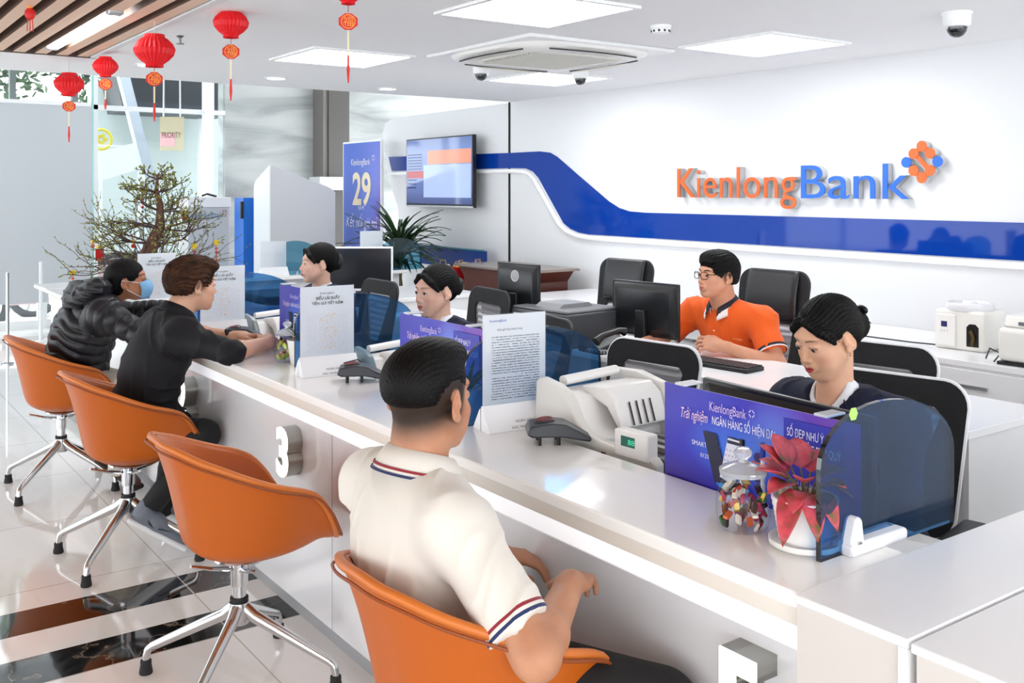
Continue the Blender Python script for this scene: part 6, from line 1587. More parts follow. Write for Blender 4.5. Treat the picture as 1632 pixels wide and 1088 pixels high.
# ---- man in white polo, foreground ------------------------------------------------------
def man_polo():
    r = person('man seen from behind in white polo shirt with red and navy trim, short black hair', (1.10, 1.74, 0))
    J = dict(pel=V3(1.13, 1.745, .555), chest=V3(1.035, 1.785, .79), neck=V3(1.05, 1.80, .930), shL=V3(1.03, 1.970, .872), shR=V3(1.03, 1.625, .862),
             elR=V3(1.075, 1.425, .682), wrR=V3(1.275, 1.575, .715), elL=V3(1.16, 2.05, .66), wrL=V3(1.33, 1.93, .66),
             hipL=V3(1.14, 1.83, .54), hipR=V3(1.14, 1.65, .54), knR=V3(1.345, 1.385, .52), knL=V3(1.34, 1.95, .52), anR=V3(1.29, 1.37, .09), anL=V3(1.30, 1.95, .09))
    F = head_frame((1.075, 1.803, 1.083), 20, -3, sc=1.04)
    S = Sdf(); add_head(S, F, neck=J['neck']+V3(-.005, 0, .0), wide=1.04)
    H = S.mesh(.0028, 2)
    S = Sdf(); hf = Frame(J['wrR'], unit(V3(.75, .60, -.15)), (0, 0, 1)); arm_skin(S, J['shR'], J['elR'], J['wrR'], hf, True, (.050, .043, .042, .028), .55); A1 = S.mesh(.0038)
    S = Sdf(); hf = Frame(J['wrL'], unit(V3(.7, -.5, -.1)), (0, 0, 1)); arm_skin(S, J['shL'], J['elL'], J['wrL'], hf, False, (.050, .043, .040, .028), .5); A2 = S.mesh(.0045)
    S = Sdf(); torso(S, J, .90, -.010); B = S.mesh(.012)
    at = face_attrs(F)
    def stub(P):
        p = F.loc(P); side = sst(p[:, 2]+.30*np.maximum(-p[:, 1], 0)-.25*np.maximum(p[:, 1], 0), -.075, -.012); front = sst(-p[:, 1], -.050, -.025); ear = 1-sst(np.linalg.norm((V3(1, 1, 1)*np.stack([abs(p[:, 0]), p[:, 1], p[:, 2]], 1)-V3(.084, -.014, -.006))/V3(.012, .024, .038), axis=1), .85, 1.05)
        near = (np.linalg.norm(p, axis=1) < .16); return side*front*(1-ear)*near*.96
    at['stub'] = stub
    np_obj('body', [H, A1, A2, B], skin('skin_tan_polo', '#c99373', '#a4574c', '#b9745c', '#15110f', dark='#b57f61'), r, at, r)
    S = Sdf(); hair_cap(S, F, .0005, back=False)
    S.ell((0, .02, .085), (.06, .07, .035), k=.02, F=F)
    S.box((0, -.06, -.075), (.15, .12, .062), .03, k=.02, op='s', F=F)
    for s in (-1, 1): S.ell((s*.090, .0, -.02), (.024, .075, .062), k=.02, op='s', F=F)
    P, Q = S.mesh(.003); np_obj('hair', [(streak(P, Q, F, .0007, 70), Q)], HBLK, r, root=r)
    eyes(r, F)
    # shirt
    S = Sdf(); torso(S, J, .98, .010, 1.0)
    for s, sh, el in (('R', J['shR'], J['elR']), ('L', J['shL'], J['elL'])):
        e = unit(el-sh); L_ = np.linalg.norm(el-sh); cp = sh+e*L_*.80; S.cap(sh, sh+e*L_*1.2, .060, .068, k=.035, cut=(cp, e))
    P, Q = S.mesh(.0055, 2)
    # drape folds running from the right armpit across the back
    P = folds(P, Q, .008, 4, .75)
    eR = unit(J['elR']-J['shR']); cR = J['shR']+eR*np.linalg.norm(J['elR']-J['shR'])*.80; eL = unit(J['elL']-J['shL']); cL = J['shL']+eL*np.linalg.norm(J['elL']-J['shL'])*.80
    def band(lo, hi):
        def f(P):
            v = np.zeros(len(P))
            for c, e in ((cR, eR), (cL, eL)):
                s = -(P-c) @ e; m = np.linalg.norm(P-c, axis=1) < .105; v = np.maximum(v, m*(s-lo > 0)*(s < hi)*1.0)
            return v
        return f
    ctr = attr_mat('white_polo_cotton', '#e2ddd4', [], rough=.85, sheen=.2, bump=(420, .25, (1, 1, 1)))
    def cuff(P):
        v = np.full(len(P), 1.)
        for c, e in ((cR, eR), (cL, eL)):
            s = -(P-c) @ e; m = np.linalg.norm(P-c+e*.02, axis=1) < .10; v = np.where(m, s, v)
        return v
    ctr2 = band_mat('white_polo_body', '#e2ddd4', 'cuff', [(.0012, .0075, '#1f2c5c'), (.014, .020, '#8e1f2d')])
    o = np_obj('polo_shirt', [(P, Q)], ctr2, r, {'cuff': cuff}, root=r)
    NAVY = mat('navy_trim', '#1f2c5c', .7); CR = mat('crimson_trim', '#8e1f2d', .7); PW = mat('white_trim', '#efece6', .8)
    for c, e, sh in ():
        u = unit(np.cross(e, V3(0, 0, 1))); v = np.cross(e, u)
        for (s0, s1, m_, rr) in ((.0, .006, NAVY, .0750), (.006, .013, PW, .0755), (.013, .019, CR, .0750), (.030, .0315, PW, .0745)):
            m = MB(); Pg = []
            for i in range(41):
                a = 2*PI*i/40; d = u*math.cos(a)+v*math.sin(a); Pg.append([tuple(c-e*(s0-.0015)+d*(rr-.003)), tuple(c-e*(s0-.0015)+d*rr), tuple(c-e*s1+d*rr), tuple(c-e*s1+d*(rr-.003))])
            m.grid(Pg); local(m.obj('sleeve_band', m_, o, angle=60), r)
    cu = unit(J['neck']-J['chest']+V3(.02, 0, .10)); collar(r, J['neck']+V3(-.002, 0, .004), V3(.22, .02, 1), V3(.95, .34, 0), [ctr, CR, NAVY], r=.070, h=.046, drop=.052, gap=.35, out=.024)
    S = Sdf(); S.ell(J['pel']+V3(.01, 0, -.01), (.13, .17, .09), k=0); legs(S, J, .004, (.092, .074, .062, .05)); np_obj('trousers', [S.mesh(.008)], mat('black_trousers', '#101012', .8), r, root=r)
    for s in 'LR': shoe(r, J['an'+s], J['an'+s]+V3(.10, 0, -.085), '#1b1b1d', '#2b2b2d')
    return r
# ---- man in black shirt --------------------------------------------------------------------
def man_black():
    r = person('young man with brown swept hair in black shirt leaning on the counter, hands together', (1.12, 4.27, 0))
    J = dict(pel=V3(1.14, 4.28, .555), chest=V3(1.205, 4.215, .83), neck=V3(1.275, 4.205, .985), shL=V3(1.255, 4.385, .935), shR=V3(1.245, 4.02, .925),
             elR=V3(1.355, 3.765, .888), wrR=V3(1.575, 3.93, .890), elL=V3(1.40, 4.40, .885), wrL=V3(1.535, 4.17, .885),
             hipL=V3(1.14, 4.36, .53), hipR=V3(1.14, 4.19, .53), knR=V3(1.355, 4.07, .51), knL=V3(1.35, 4.42, .50), anR=V3(1.165, 4.165, .225), anL=V3(1.28, 4.42, .10))
    F = head_frame((1.345, 4.20, 1.120), 8, -2, sc=1.0)
    S = Sdf(); add_head(S, F, neck=J['neck']); H = S.mesh(.003)
    S = Sdf(); hfR = Frame(J['wrR'], unit(V3(.55, .80, .05)), (.2, -.6, .8)); arm_skin(S, J['shR'], J['elR'], J['wrR'], hfR, True, (.045, .038, .034, .024), .6)
    hfL = Frame(J['wrL'], unit(V3(.8, -.45, .02)), (0, .3, 1)); arm_skin(S, J['shL'], J['elL'], J['wrL'], hfL, False, (.045, .038, .034, .024), .5); A = S.mesh(.0038)
    S = Sdf(); torso(S, J, .84, -.020); B = S.mesh(.012)
    at = face_attrs(F)
    def stub(P):
        p = F.loc(P); return sst(p[:, 2]+.3*np.maximum(-p[:, 1], 0), -.055, .0)*sst(-p[:, 1], -.045, -.01)*(1-sst(abs(p[:, 0]), .079, .083))*(np.linalg.norm(p, axis=1) < .15)*.7
    at['stub'] = stub
    np_obj('body', [H, A, B], skin('skin_light_black_shirt', '#e2b296', '#b8675c', '#d8907c', '#3b2417', dark='#dba88b'), r, at, r)
    S = Sdf(); hair_cap(S, F, .006); S.ell((0, .01, .085), (.07, .08, .04), k=.02, F=F); S.ell((.02, .062, .078), (.055, .035, .022), k=.02, F=F); S.ell((0, -.075, .03), (.062, .04, .06), k=.03, F=F)
    S.box((0, -.05, -.095), (.15, .12, .055), .02, k=.02, op='s', F=F)
    P, Q = S.mesh(.0035); np_obj('hair', [(streak(P, Q, F, .0028, 34), Q)], hairmat('brown_hair', '#4a2d1a', '#22130b'), r, root=r)
    eyes(r, F)
    S = Sdf(); torso(S, J, .98, .014)
    BS = attr_mat('black_shirt_cotton', '#15151a', [], rough=.75, bump=(300, .2, (1, 1, 1)), spec=.3)
    for s, sh, el, wr in (('R', J['shR'], J['elR'], J['wrR']), ('L', J['shL'], J['elL'], J['wrL'])):
        S.cap(sh, el, .060, .046, k=.035); e = unit(wr-el); S.cap(el-e*.01, el+e*.05, .046, .045, k=.01, cut=(el+e*.028, e)); S.cap(el-e*.005, el+e*.05, .050, .049, k=.004, cut=(el+e*.030, e))
    S.ell(J['pel']+V3(.06, -.02, -.02), (.13, .17, .10), k=.03); S.cap(J['neck']+V3(-.030, .03, -.028), J['neck']+V3(-.030, -.03, -.028), .070, .070, k=.02)
    P, Q = S.mesh(.0065); P = folds(P, Q, .011, 11, .7); np_obj('shirt', [(P, Q)], BS, r, root=r)
    collar(r, J['neck']+V3(.004, 0, .010), V3(.35, 0, 1), V3(1, .1, 0), [BS], r=.060, h=.046, drop=.040, gap=.4)
    S = Sdf(); S.ell(J['pel']+V3(.02, 0, -.01), (.11, .15, .09), k=0); legs(S, J, 0, (.078, .060, .054, .045)); P, Q = S.mesh(.007); np_obj('trousers', [(folds(P, Q, .003, 2), Q)], mat('black_trousers', '#101012', .8), r, root=r)
    o, SF = shoe(r, V3(1.115, 4.185, .150), V3(1.285, 4.135, .035), '#6d7480', '#e6e8ea', 'running_shoe')
    m = MB(); m.grid([[SF.w((.0385, y, z)), SF.w((.0385, y2, z2))] for y, z, y2, z2 in ((.0, .050, .0, .052), (.02, .032, .02, .040), (.04, .026, .04, .036), (.07, .032, .07, .038), (.12, .046, .12, .047))]); local(m.obj('swoosh_mark', BLACK, o), r)
    m = MB(); m.tube([SF.w((.020, .03, .074)), SF.w((.0, .04, .08)), SF.w((-.02, .03, .074))], .003, 6); m.tube([SF.w((.022, .055, .066)), SF.w((0, .065, .07)), SF.w((-.022, .055, .066))], .003, 6); local(m.obj('laces', mat('pale_lace', '#cfd3d8', .7), o), r)
    shoe(r, J['anL'], V3(1.42, 4.42, .03), '#6d7480', '#e6e8ea', 'running_shoe')
    # sock lettering
    # smartwatch
    d = unit(J['wrL']-J['elL']); c = J['wrL']-d*.035; u = unit(np.cross(d, V3(0, 0, 1))); v = np.cross(u, d); m = MB()
    Pg = [[tuple(c-d*.011+(u*math.cos(a)+v*math.sin(a))*.030), tuple(c+d*.011+(u*math.cos(a)+v*math.sin(a))*.030)] for a in [2*PI*i/28 for i in range(29)]]
    m.grid(Pg); w_ = local(m.obj('watch_strap', mat('dark_green_strap', '#20261f', .5), r, angle=180, solid=.003), r)
    m = MB(); q = -u if (-u)[1] < 0 else u; m.box(tuple(c+(q*.7+V3(0, 0, .7))*.031), (.036, .030, .010), Matrix.Rotation(.7, 3, 'X')); local(m.obj('watch_face', mat('watch_black', '#0b0c0d', .1), r, bevel=.003), r)
    return r
# ---- woman in puffer jacket ---------------------------------------------------------------------
def woman_puffer():
    r = person('woman in black quilted puffer jacket with hood and blue face mask, seated', (1.10, 5.45, 0))
    J = dict(pel=V3(1.13, 5.46, .57), chest=V3(1.18, 5.38, .82), neck=V3(1.27, 5.33, .955), shL=V3(1.26, 5.51, .90), shR=V3(1.22, 5.17, .90),
             elR=V3(1.37, 5.02, .80), wrR=V3(1.50, 5.17, .895), elL=V3(1.40, 5.52, .86), wrL=V3(1.55, 5.33, .90),
             hipL=V3(1.15, 5.53, .54), hipR=V3(1.15, 5.37, .54), knR=V3(1.34, 5.24, .51), knL=V3(1.34, 5.55, .50), anR=V3(1.30, 5.24, .08), anL=V3(1.32, 5.52, .08))
    F = head_frame((1.365, 5.295, 1.055), -22, 8, sc=.97)
    S = Sdf(); add_head(S, F, True, J['neck']); H = S.mesh(.0032)
    S = Sdf()
    for sd, el, wr in (('R', J['elR'], J['wrR']), ('L', J['elL'], J['wrL'])):
        hf = Frame(wr, unit(V3(.7, .55 if sd == 'R' else -.5, .0)), (0, 0, 1)); S.cap(el, wr, .035, .024, k=0); add_hand(S, hf, sd == 'R', .5)
    A = S.mesh(.005); S = Sdf(); torso(S, J, .9, -.01); B = S.mesh(.014)
    at = face_attrs(F, True); at['stub'] = lambda P: np.zeros(len(P))
    np_obj('body', [H, A, B], skin('skin_tan_woman', '#b97f60', '#9a544a', '#b06a52', '#15110f', dark='#ad7556'), r, at, r); eyes(r, F)
    S = Sdf(); hair_cap(S, F, .004, True); S.ell((0, -.07, -.02), (.06, .05, .07), k=.03, F=F); P, Q = S.mesh(.004); np_obj('hair', [(streak(P, Q, F, .0012, 60), Q)], HBLK, r, root=r)
    # mask
    rows = []
    for i in range(15):
        a = math.radians(-68+136*i/14); row = []
        for j in range(9):
            t = j/8; z = -.004-.108*t; bulge = math.sin(PI*min(1, t*1.05))*.020; y = .020+(.078+bulge)*math.cos(a)**.8*(1-.18*t*t); x = (.074+.004*math.sin(PI*t))*math.sin(a)*(1-.16*t); z2 = z+(.012*(abs(math.sin(a)))**2*(1 if t < .5 else -1)*0)-.012*abs(math.sin(a))*(.5-t)*2
            row.append(F.w((x, y+.004+.0012*math.sin(t*26), z2)))
        rows.append(row)
    m = MB(); m.grid(rows); o = m.obj('face_mask', mat('mask_blue', '#7fb6dc', .7), r, angle=180, solid=.002); local(o, r)
    for s in (0, -1):
        q = rows[s]; ear = F.w(((-1 if s == 0 else 1)*.081, -.02, .01)); ear2 = F.w(((-1 if s == 0 else 1)*.080, -.016, -.03)); m = MB(); m.tube([q[0], (np.array(q[0])+ear)/2+F.R[:, 0]*.0, ear, F.w(((-1 if s == 0 else 1)*.079, -.028, -.01)), ear2, q[-2]], .0013, 5); local(m.obj('ear_loop', PAPER, o), r)
    # puffer jacket
    PJ = attr_mat('black_puffer_nylon', '#15161c', [], rough=.42, bump=(70, .35, (1, 1, 1)), spec=.45)
    S = Sdf(); torso(S, J, 1.0, .034, 1.12)
    for sh, el, wr in ((J['shR'], J['elR'], J['wrR']), (J['shL'], J['elL'], J['wrL'])): S.cap(sh, el, .074, .066, k=.03); S.cap(el, wr-unit(wr-el)*.02, .064, .048, k=.015)
    P, Q = S.mesh(.006); N = normals(P, Q); s_ = seg_s(P, [(J['pel']-V3(0, 0, .1), J['neck'], .10), (J['shR'], J['elR'], .03), (J['elR'], J['wrR'], .03), (J['shL'], J['elL'], .03), (J['elL'], J['wrL'], .03)])
    q = np.abs(np.sin(PI*(s_+.010*np.sin(P[:, 1]*40))/.056))**.5; P = P+N*((q-1)*.014+.004*np.sin(P[:, 0]*90+P[:, 1]*70)*.4)[:, None]
    np_obj('puffer_jacket', [(P, Q)], PJ, r, root=r)
    S = Sdf(); c = J['neck']+V3(-.075, .02, .035); FH = Frame(c, unit(V3(1, -.1, .35)))
    for i in range(14):
        a0, a1 = PI*(-.12+1.24*i/14)+PI, PI*(-.12+1.24*(i+1)/14)+PI
        f = lambda a: FH.w((.105*math.cos(a), .02+.085*math.sin(a), .02+.012*math.cos(3*a))); S.cap(f(a0), f(a1), .048, .048, k=.02)
    S.ell(FH.w((0, -.055, -.01)), (.085, .085, .060), k=.03)
    P, Q = S.mesh(.006); P = folds(P, Q, .008, 5, 1.3); np_obj('hood', [(P, Q)], PJ, r, root=r)
    S = Sdf(); S.ell(J['pel']+V3(.02, 0, -.02), (.11, .15, .085), k=0); legs(S, J, 0, (.085, .068, .06, .05)); P, Q = S.mesh(.009); np_obj('trousers', [(folds(P, Q, .004, 3), Q)], mat('cream_trousers', '#cfc8bb', .85), r, root=r)
    for s in 'LR': shoe(r, J['an'+s], J['an'+s]+V3(.07, -.09, -.06), '#4a2c1e', '#2a1a12', 'brown_shoe')
    return r
# ---- tellers --------------------------------------------------------------------------------------
def teller(label, loc, J, F, sk, h=.003, scarf=False, bunoff=(0, -.115, .0), bun=.036, clip='bow', hs=1):
    r = person(label, loc)
    S = Sdf(); add_head(S, F, True, J['neck']); H = S.mesh(h)
    S = Sdf()
    for sd in 'RL':
        wr, el = J['wr'+sd], J['el'+sd]; hf = Frame(wr, unit(wr-el), (0, 0, 1)); S.cap(el, wr, .034, .022, k=0); add_hand(S, hf, sd == 'R', .35)
    A = S.mesh(.005); S = Sdf(); torso(S, J, .84, -.014); B = S.mesh(.014)
    at = face_attrs(F, True, .8)
    def stub(P):
        p = F.loc(P); front = sst(p[:, 2]-.9*np.maximum(p[:, 1]-.03, 0), .012, .04); return front*(p[:, 2] > .0)*sst(-p[:, 1], -.075, -.05)*(1-sst(abs(p[:, 0]), .079, .083))*.9*(p[:, 2] < .14)
    at['stub'] = stub
    np_obj('body', [H, A, B], sk, r, at, r); eyes(r, F, (0, -.38 if scarf else 0))
    S = Sdf(); S.ell((0, -.020, .036), (.0790, .0985, .0830), k=0, F=F); S.ell((0, -.055, .0), (.066, .056, .06), k=.02, F=F)
    S.ell((0, .127, -.019), (.061, .090, .098), k=.010, op='s', F=F)
    for s in (-1, 1): S.ell((s*.086, .000, -.022), (.030, .024, .034), k=.006, op='s', F=F)
    S.box((0, .07, -.10), (.12, .09, .075), .02, k=.012, op='s', F=F)
    for s in (-1, 1): S.cap((s*.016, .074, .076), (s*.054, .062, .045), .010, .010, k=.015, F=F); S.cap((s*.054, .062, .045), (s*.0725, .036, .006), .010, .007, k=.012, F=F); pass
    S.cap((0, .075, .088), (0, .0, .121), .0025, .0015, k=.004, op='s', F=F)
    b = V3(*bunoff); S.ell(b, (bun, bun*.8, bun*1.1), k=.025, F=F)
    P, Q = S.mesh(h+.0004); P = streak(P, Q, F, .0011, 64); np_obj('hair', [(P, Q)], HBLK, r, root=r)
    if clip == 'bow':
        S = Sdf()
        for s in (-1, 1): S.ell(b+V3(s*.022, -.014, .040), (.024, .010, .015), k=.004, F=F); S.cap(b+V3(0, -.014, .035), b+V3(s*.035, -.022, -.005), .007, .003, k=.003, F=F)
        S.ell(b+V3(0, -.018, .038), (.008, .010, .010), k=.003, F=F); np_obj('hair_bow', [S.mesh(.0035)], mat('black_satin_bow', '#0b0b0d', .35), r, root=r)
    elif clip == 'net':
        S = Sdf(); S.ell(b+V3(0, -.004, -.004), (bun*1.25, bun*1.0, bun*1.45), k=0, F=F); P, Q = S.mesh(.004); np_obj('hair_net_bow', [(folds(P, Q, .004, 3, 3), Q)], mat('black_lace', '#08080a', .6), r, root=r)
    else:
        S = Sdf(); S.ell(b+V3(0, -.004, -.004), (bun*1.2, bun*1.0, bun*1.3), k=0, F=F); P, Q = S.mesh(.004); np_obj('hair_claw', [(folds(P, Q, .006, 6, 3), Q)], mat('black_lace', '#08080a', .6), r, root=r)
        c = F.w((.050, -.005, .103)); m = MB(); x, u = F.R[:, 1], unit(F.R[:, 2]*.3-F.R[:, 0]*-1*0+F.R[:, 2])
        nrm = unit(F.w((.050, -.005, .103))-F.w((0, -.02, .03))); x = unit(np.cross(nrm, V3(0, 0, 1))); u = np.cross(x, nrm)
        pts = [c+nrm*.004+(x*math.cos(PI*i/5+PI/2)+u*math.sin(PI*i/5+PI/2))*(.012 if i % 2 == 0 else .0055) for i in range(11)]; m.tube(pts, .0016, 6, cap=False); local(m.obj('star_clip', mat('silver_clip', '#c9cce0', .2, metal=.7), r), r)
    # white blouse, then the navy jacket with an open V
    BL = mat('white_blouse', '#eef0f4', .7); NV = attr_mat('navy_wool', '#161c33', [], rough=.75, bump=(260, .3, (1, 1, 1)), spec=.3)
    S = Sdf(); torso(S, J, .88, .0); np_obj('blouse', [S.mesh(.008)], BL, r, root=r)
    S = Sdf(); torso(S, J, .93, .012, 1.02)
    for sd in 'RL':
        sh, el, wr = J['sh'+sd], J['el'+sd], J['wr'+sd]; S.cap(sh, el, .056, .048, k=.025); e = unit(wr-el); S.cap(el, wr, .047, .036, k=.015, cut=(wr-e*.03, e))
    x = unit(J['shR']-J['shL']); up = unit(J['neck']-J['chest']); f = unit(np.cross(up, x)); FT = Frame(J['neck'], f, up)
    # wedge opening at the front
    for s in (-1, 1):
        pass
    S.cap(FT.w((0, .07, -.20)), FT.w((0, .085, .03)), .010, .060, k=.008, op='s')
    S.cap(FT.w((0, .0, -.005)), FT.w((0, .02, .09)), .062, .075, k=.012, op='s')
    P, Q = S.mesh(.0055 if hs else .008); P = folds(P, Q, .006, 7, .8); jk = np_obj('jacket', [(P, Q)], NV, r, root=r)
    # lapels
    for s in (-1, 1):
        pts = [(s*.058, .045, .015), (s*.085, .070, -.035), (s*.080, .092, -.075), (s*.055, .108, -.070), (s*.040, .118, -.14), (s*.012, .125, -.20), (s*.030, .108, -.13), (s*.048, .082, -.05)]
        m = MB(); V = [FT.w(p) for p in pts]; m.add(V, [(0, 1, 7), (1, 2, 3), (1, 3, 7), (7, 3, 6), (3, 4, 6), (4, 5, 6)]); local(m.obj('lapel', NV, jk, angle=180, solid=.005), r)
    collar(r, J['neck']+f*.006-up*.004, up*1+f*.25, f, [BL], r=.049, h=.040, drop=.046, gap=.28, out=.020)
    if scarf:
        SCF = mat('royal_blue_silk', '#1f52b8', .3); FS = Frame(FT.w((0, .075, -.045)), f, up); S = Sdf()
        S.ell((0, .012, 0), (.014, .012, .014), k=0, F=FS)
        for s in (-1, 1):
            S.ell((s*.030, .006, .016), (.030, .010, .014), k=.006, F=FS, R=np.array(Euler((0, s*-.5, 0)).to_matrix())); S.ell((s*.024, .010, -.034), (.014, .007, .036), k=.006, F=FS, R=np.array(Euler((0, s*.5, 0)).to_matrix()))
        P, Q = S.mesh(.003); np_obj('silk_scarf', [(folds(P, Q, .002, 2, 4), Q)], SCF, r, root=r)
        m = MB(); m.tube([FS.w((-.012, .024, .004)), FS.w((.012, .026, -.004))], .003, 6); local(m.obj('scarf_pin', CHROME, r), r)
        for s in (-1, 1): m = MB(); m.ball(F.w((s*.078, -.002, -.045)), .0035, 10, 8); local(m.obj('earring', mat('gold_small', '#d9b06a', .2, metal=.9), r), r)
    S = Sdf(); S.ell(J['pel']-V3(0, 0, .03), (.15, .16, .11), k=0); legs(S, J, -.01, (.08, .06, .05, .04)); np_obj('skirt_and_legs', [S.mesh(.01)], mat('dark_navy_skirt', '#141a2d', .8), r, root=r)
    return r
def tj(px_, py_, z, dx=0):
    """joints for a teller seated facing the counter (-x)"""
    J = dict(pel=V3(px_+.17, py_-.02, .53), chest=V3(px_+.085, py_-.01, z-.285), neck=V3(px_+.03, py_, z-.145), shR=V3(px_+.055, py_+.160, z-.205), shL=V3(px_+.075, py_-.165, z-.205))
    J.update(elR=V3(px_-.06, py_+.21, z-.36), elL=V3(px_-.04, py_-.24, z-.36), wrR=V3(px_-.23, py_+.10, .765), wrL=V3(px_-.23, py_-.10, .765))
    J.update(hipR=V3(px_+.17, py_+.08, .5), hipL=V3(px_+.17, py_-.1, .5), knR=V3(px_-.20, py_+.1, .49), knL=V3(px_-.20, py_-.12, .49), anR=V3(px_-.16, py_+.1, .08), anL=V3(px_-.16, py_-.12, .08))
    return J
# ---- man in orange polo ------------------------------------------------------------------------------
def man_orange():
    r = person('man with glasses in orange polo shirt sitting at the middle desk', (3.74, 3.33, 0))
    J = dict(pel=V3(3.79, 3.33, .55), chest=V3(3.725, 3.33, .81), neck=V3(3.665, 3.335, .960), shR=V3(3.67, 3.53, .905), shL=V3(3.705, 3.135, .895),
             elL=V3(3.655, 3.00, .715), wrL=V3(3.50, 3.195, .79), elR=V3(3.52, 3.64, .765), wrR=V3(3.34, 3.55, .775),
             hipR=V3(3.78, 3.42, .52), hipL=V3(3.78, 3.24, .52), knR=V3(3.4, 3.45, .50), knL=V3(3.4, 3.2, .50), anR=V3(3.42, 3.45, .08), anL=V3(3.42, 3.2, .08))
    F = head_frame((3.615, 3.33, 1.108), 168, 2, sc=1.0)
    S = Sdf(); add_head(S, F, neck=J['neck'], wide=1.02); H = S.mesh(.0028)
    S = Sdf(); hfL = Frame(J['wrL'], unit(V3(-.5, .55, .12)), (-.3, -.7, .5)); arm_skin(S, J['shL'], J['elL'], J['wrL'], hfL, False, (.048, .041, .038, .026), .75)
    hfR = Frame(J['wrR'], unit(V3(-.8, -.3, 0)), (0, 0, 1)); arm_skin(S, J['shR'], J['elR'], J['wrR'], hfR, True, (.048, .041, .038, .026), .4); A = S.mesh(.0042)
    S = Sdf(); torso(S, J, .96, -.008); B = S.mesh(.012)
    at = face_attrs(F); at['stub'] = lambda P: (lambda p: sst(p[:, 2]+.3*np.maximum(-p[:, 1], 0), -.04, .01)*sst(-p[:, 1], -.02, .0)*(np.linalg.norm(p, axis=1) < .15)*(1-sst(abs(p[:, 0]), .079, .083))*.85)(F.loc(P))
    np_obj('body', [H, A, B], skin('skin_fair_orange', '#dba184', '#b5665a', '#d58b76', '#15110f', dark='#d29778'), r, at, r); eyes(r, F)
    S = Sdf(); hair_cap(S, F, .005); S.ell((0, .01, .085), (.068, .082, .036), k=.02, F=F); S.ell((-.012, .070, .066), (.05, .026, .018), k=.015, F=F); S.box((0, -.05, -.10), (.15, .12, .055), .02, k=.02, op='s', F=F)
    P, Q = S.mesh(.0034); np_obj('hair', [(streak(P, Q, F, .0016, 50), Q)], HBLK, r, root=r)
    # glasses
    g = MB(); BLKF = mat('black_frame', '#0d0d0f', .25)
    for s in (-1, 1):
        ring = [F.w((s*.032+.024*max(-1, min(1, 1.15*math.cos(a))), .103-.02*abs(s*.032+.024*math.cos(a))/.06*.5, -.002+.017*max(-1, min(1, 1.15*math.sin(a))))) for a in [2*PI*i/28 for i in range(29)]]
        g.tube(ring, .0019, 6, cap=False); g.tube([F.w((s*.056, .094, .006)), F.w((s*.074, .06, .006)), F.w((s*.080, -.01, .010)), F.w((s*.080, -.028, -.004))], .0018, 6)
    g.tube([F.w((-.010, .105, .001)), F.w((0, .108, .004)), F.w((.010, .105, .001))], .0018, 6)
    local(g.obj('glasses', BLKF, r), r)
    OP = attr_mat('orange_polo_cotton', '#ee5f12', [], rough=.8, bump=(380, .25, (1, 1, 1)), sheen=.1); NVY = mat('navy_trim', '#1f2c5c', .7)
    S = Sdf(); torso(S, J, 1.0, .013, 1.02); cuffs = []
    for s in 'RL':
        sh, el = J['sh'+s], J['el'+s]; e = unit(el-sh); L_ = np.linalg.norm(el-sh); cp = sh+e*L_*.70; S.cap(sh, sh+e*L_*1.2, .063, .072, k=.03, cut=(cp, e)); cuffs.append((cp, e))
    P, Q = S.mesh(.0055); P = folds(P, Q, .008, 9, .8); o = np_obj('polo_shirt', [(P, Q)], OP, r, root=r)
    for c, e in cuffs:
        u = unit(np.cross(e, V3(0, 0, 1))); v = np.cross(e, u)
        for (s0, s1, m_) in ((.0, .012, mat('dark_navy_cuff', '#1c1a2e', .7)), (-.005, 0.002, mat('white_cuff_edge', '#efe6e2', .7))):
            m = MB(); Pg = [[tuple(c-e*(s0-.001)+(u*math.cos(a)+v*math.sin(a))*.070), tuple(c-e*(s0-.001)+(u*math.cos(a)+v*math.sin(a))*.0735), tuple(c-e*s1+(u*math.cos(a)+v*math.sin(a))*.0735)] for a in [2*PI*i/36 for i in range(37)]]
            m.grid(Pg); local(m.obj('sleeve_band', m_, o, angle=60), r)
    up = unit(V3(-.25, 0, 1)); collar(r, J['neck']+V3(0, 0, .0), up, V3(-1, 0, 0), [mat('dark_navy_cuff', '#1c1a2e', .7)], r=.062, h=.040, drop=.046, gap=.38)
    collar(r, J['neck']+V3(.0, 0, -.003), up, V3(-1, 0, 0), [mat('white_cuff_edge', '#efe6e2', .7)], r=.064, h=.038, drop=.050, gap=.40, name='collar_edge', out=.024)
    f = V3(-1, 0, 0); FT = Frame(J['chest'], f, unit(J['neck']-J['chest']))
    m = MB(); m.grid([[FT.w((-.010, .118, .10)), FT.w((.010, .118, .10))], [FT.w((-.010, .128, .05)), FT.w((.010, .128, .05))], [FT.w((-.010, .129, .0)), FT.w((.010, .129, .0))]]); local(m.obj('button_placket', OP, o, solid=.003), r)
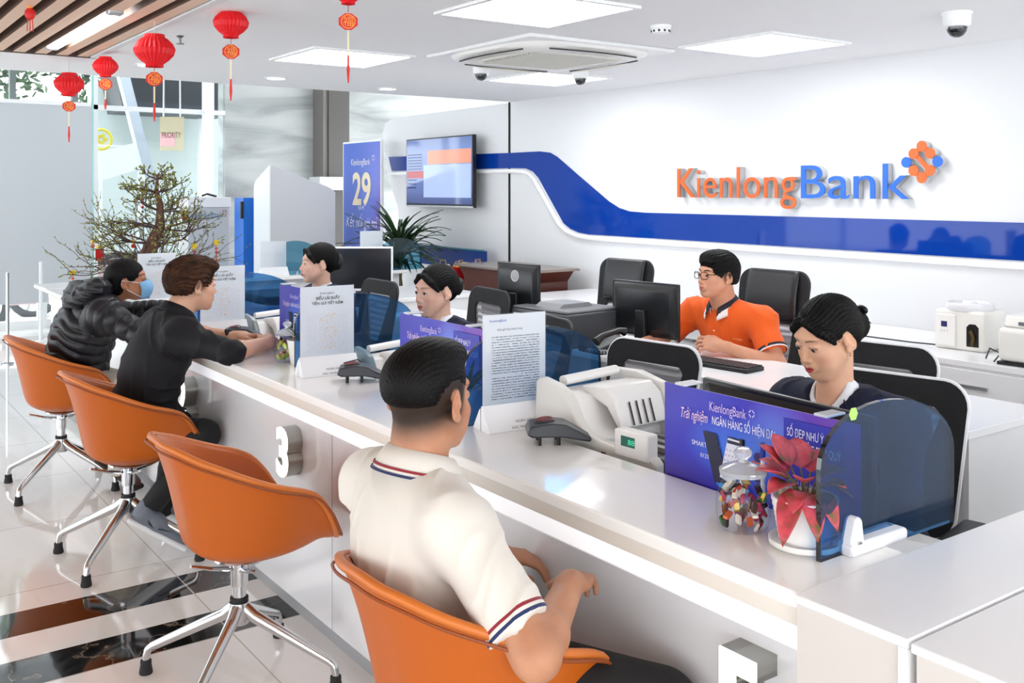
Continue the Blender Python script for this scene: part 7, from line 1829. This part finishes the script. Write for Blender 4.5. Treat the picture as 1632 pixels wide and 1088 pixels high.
    m = MB(); m.ball(FT.w((0, .1315, .03)), .005, 10, 6); m.ball(FT.w((0, .127, .075)), .005, 10, 6); local(m.obj('button', mat('white_button', '#f2efe8', .3), o), r)
    c = FT.w((-.075, .113, .03)); m = MB(); m.lathe([(.010, 0), (.013, .002), (.016, 0)], c=tuple(c), R=Matrix.Rotation(-PI/2, 3, 'Y'), n=20); local(m.obj('chest_emblem', mat('pale_orange_print', '#f4a56a', .6), o), r)
    l = lettering('KienlongBank', .016, mat('pale_orange_print', '#f4a56a', .6), o, plane_mat(tuple(FT.w((-.105, .113, -.005))+V3(-.004, 0, 0)), (0, -1, 0), (0, 0, 1)), name='chest_lettering', width=.06); local(l, r)
    l.data.transform(Matrix.Identity(4))
    S = Sdf(); S.ell(J['pel']-V3(0, 0, .03), (.16, .17, .11), k=0); legs(S, J, 0); np_obj('trousers', [S.mesh(.010)], mat('black_trousers', '#101012', .8), r, root=r)
    return r
man_polo(); man_black(); woman_puffer(); man_orange()
SKC = skin('skin_teller', '#e3b294', '#b23a3e', '#d08a76', '#17120f', dark='#dba888'); SKB = skin('skin_teller_fair', '#eac0aa', '#c4605c', '#e2a090', '#17120f', dark='#e4b7a0')
FC = head_frame((2.205, 1.645, 1.132), 168, -19, 0, sc=.915)
teller('woman teller with black bow in hair, navy jacket and blue scarf, looking down at right', (2.3, 1.62, 0), tj(2.205, 1.64, 1.122), FC, SKC, .0024, scarf=True, bunoff=(0, -.114, -.004), bun=.041, clip='bow')
FB = head_frame((2.235, 3.69, 1.085), 185, -4, 0, sc=.96)
teller('woman teller with star hair clip in navy jacket behind the middle purple poster', (2.3, 3.7, 0), tj(2.235, 3.70, 1.085), FB, SKB, .003, bunoff=(0, -.112, .01), bun=.034, clip='claw', hs=0)
FA = head_frame((2.33, 5.10, 1.115), 168, 0, 0, sc=.97)
teller('farthest woman teller in profile with black netted bun, navy jacket', (2.4, 5.1, 0), tj(2.33, 5.12, 1.115), FA, SKB, .0035, bunoff=(0, -.105, .01), bun=.034, clip='net', hs=0)
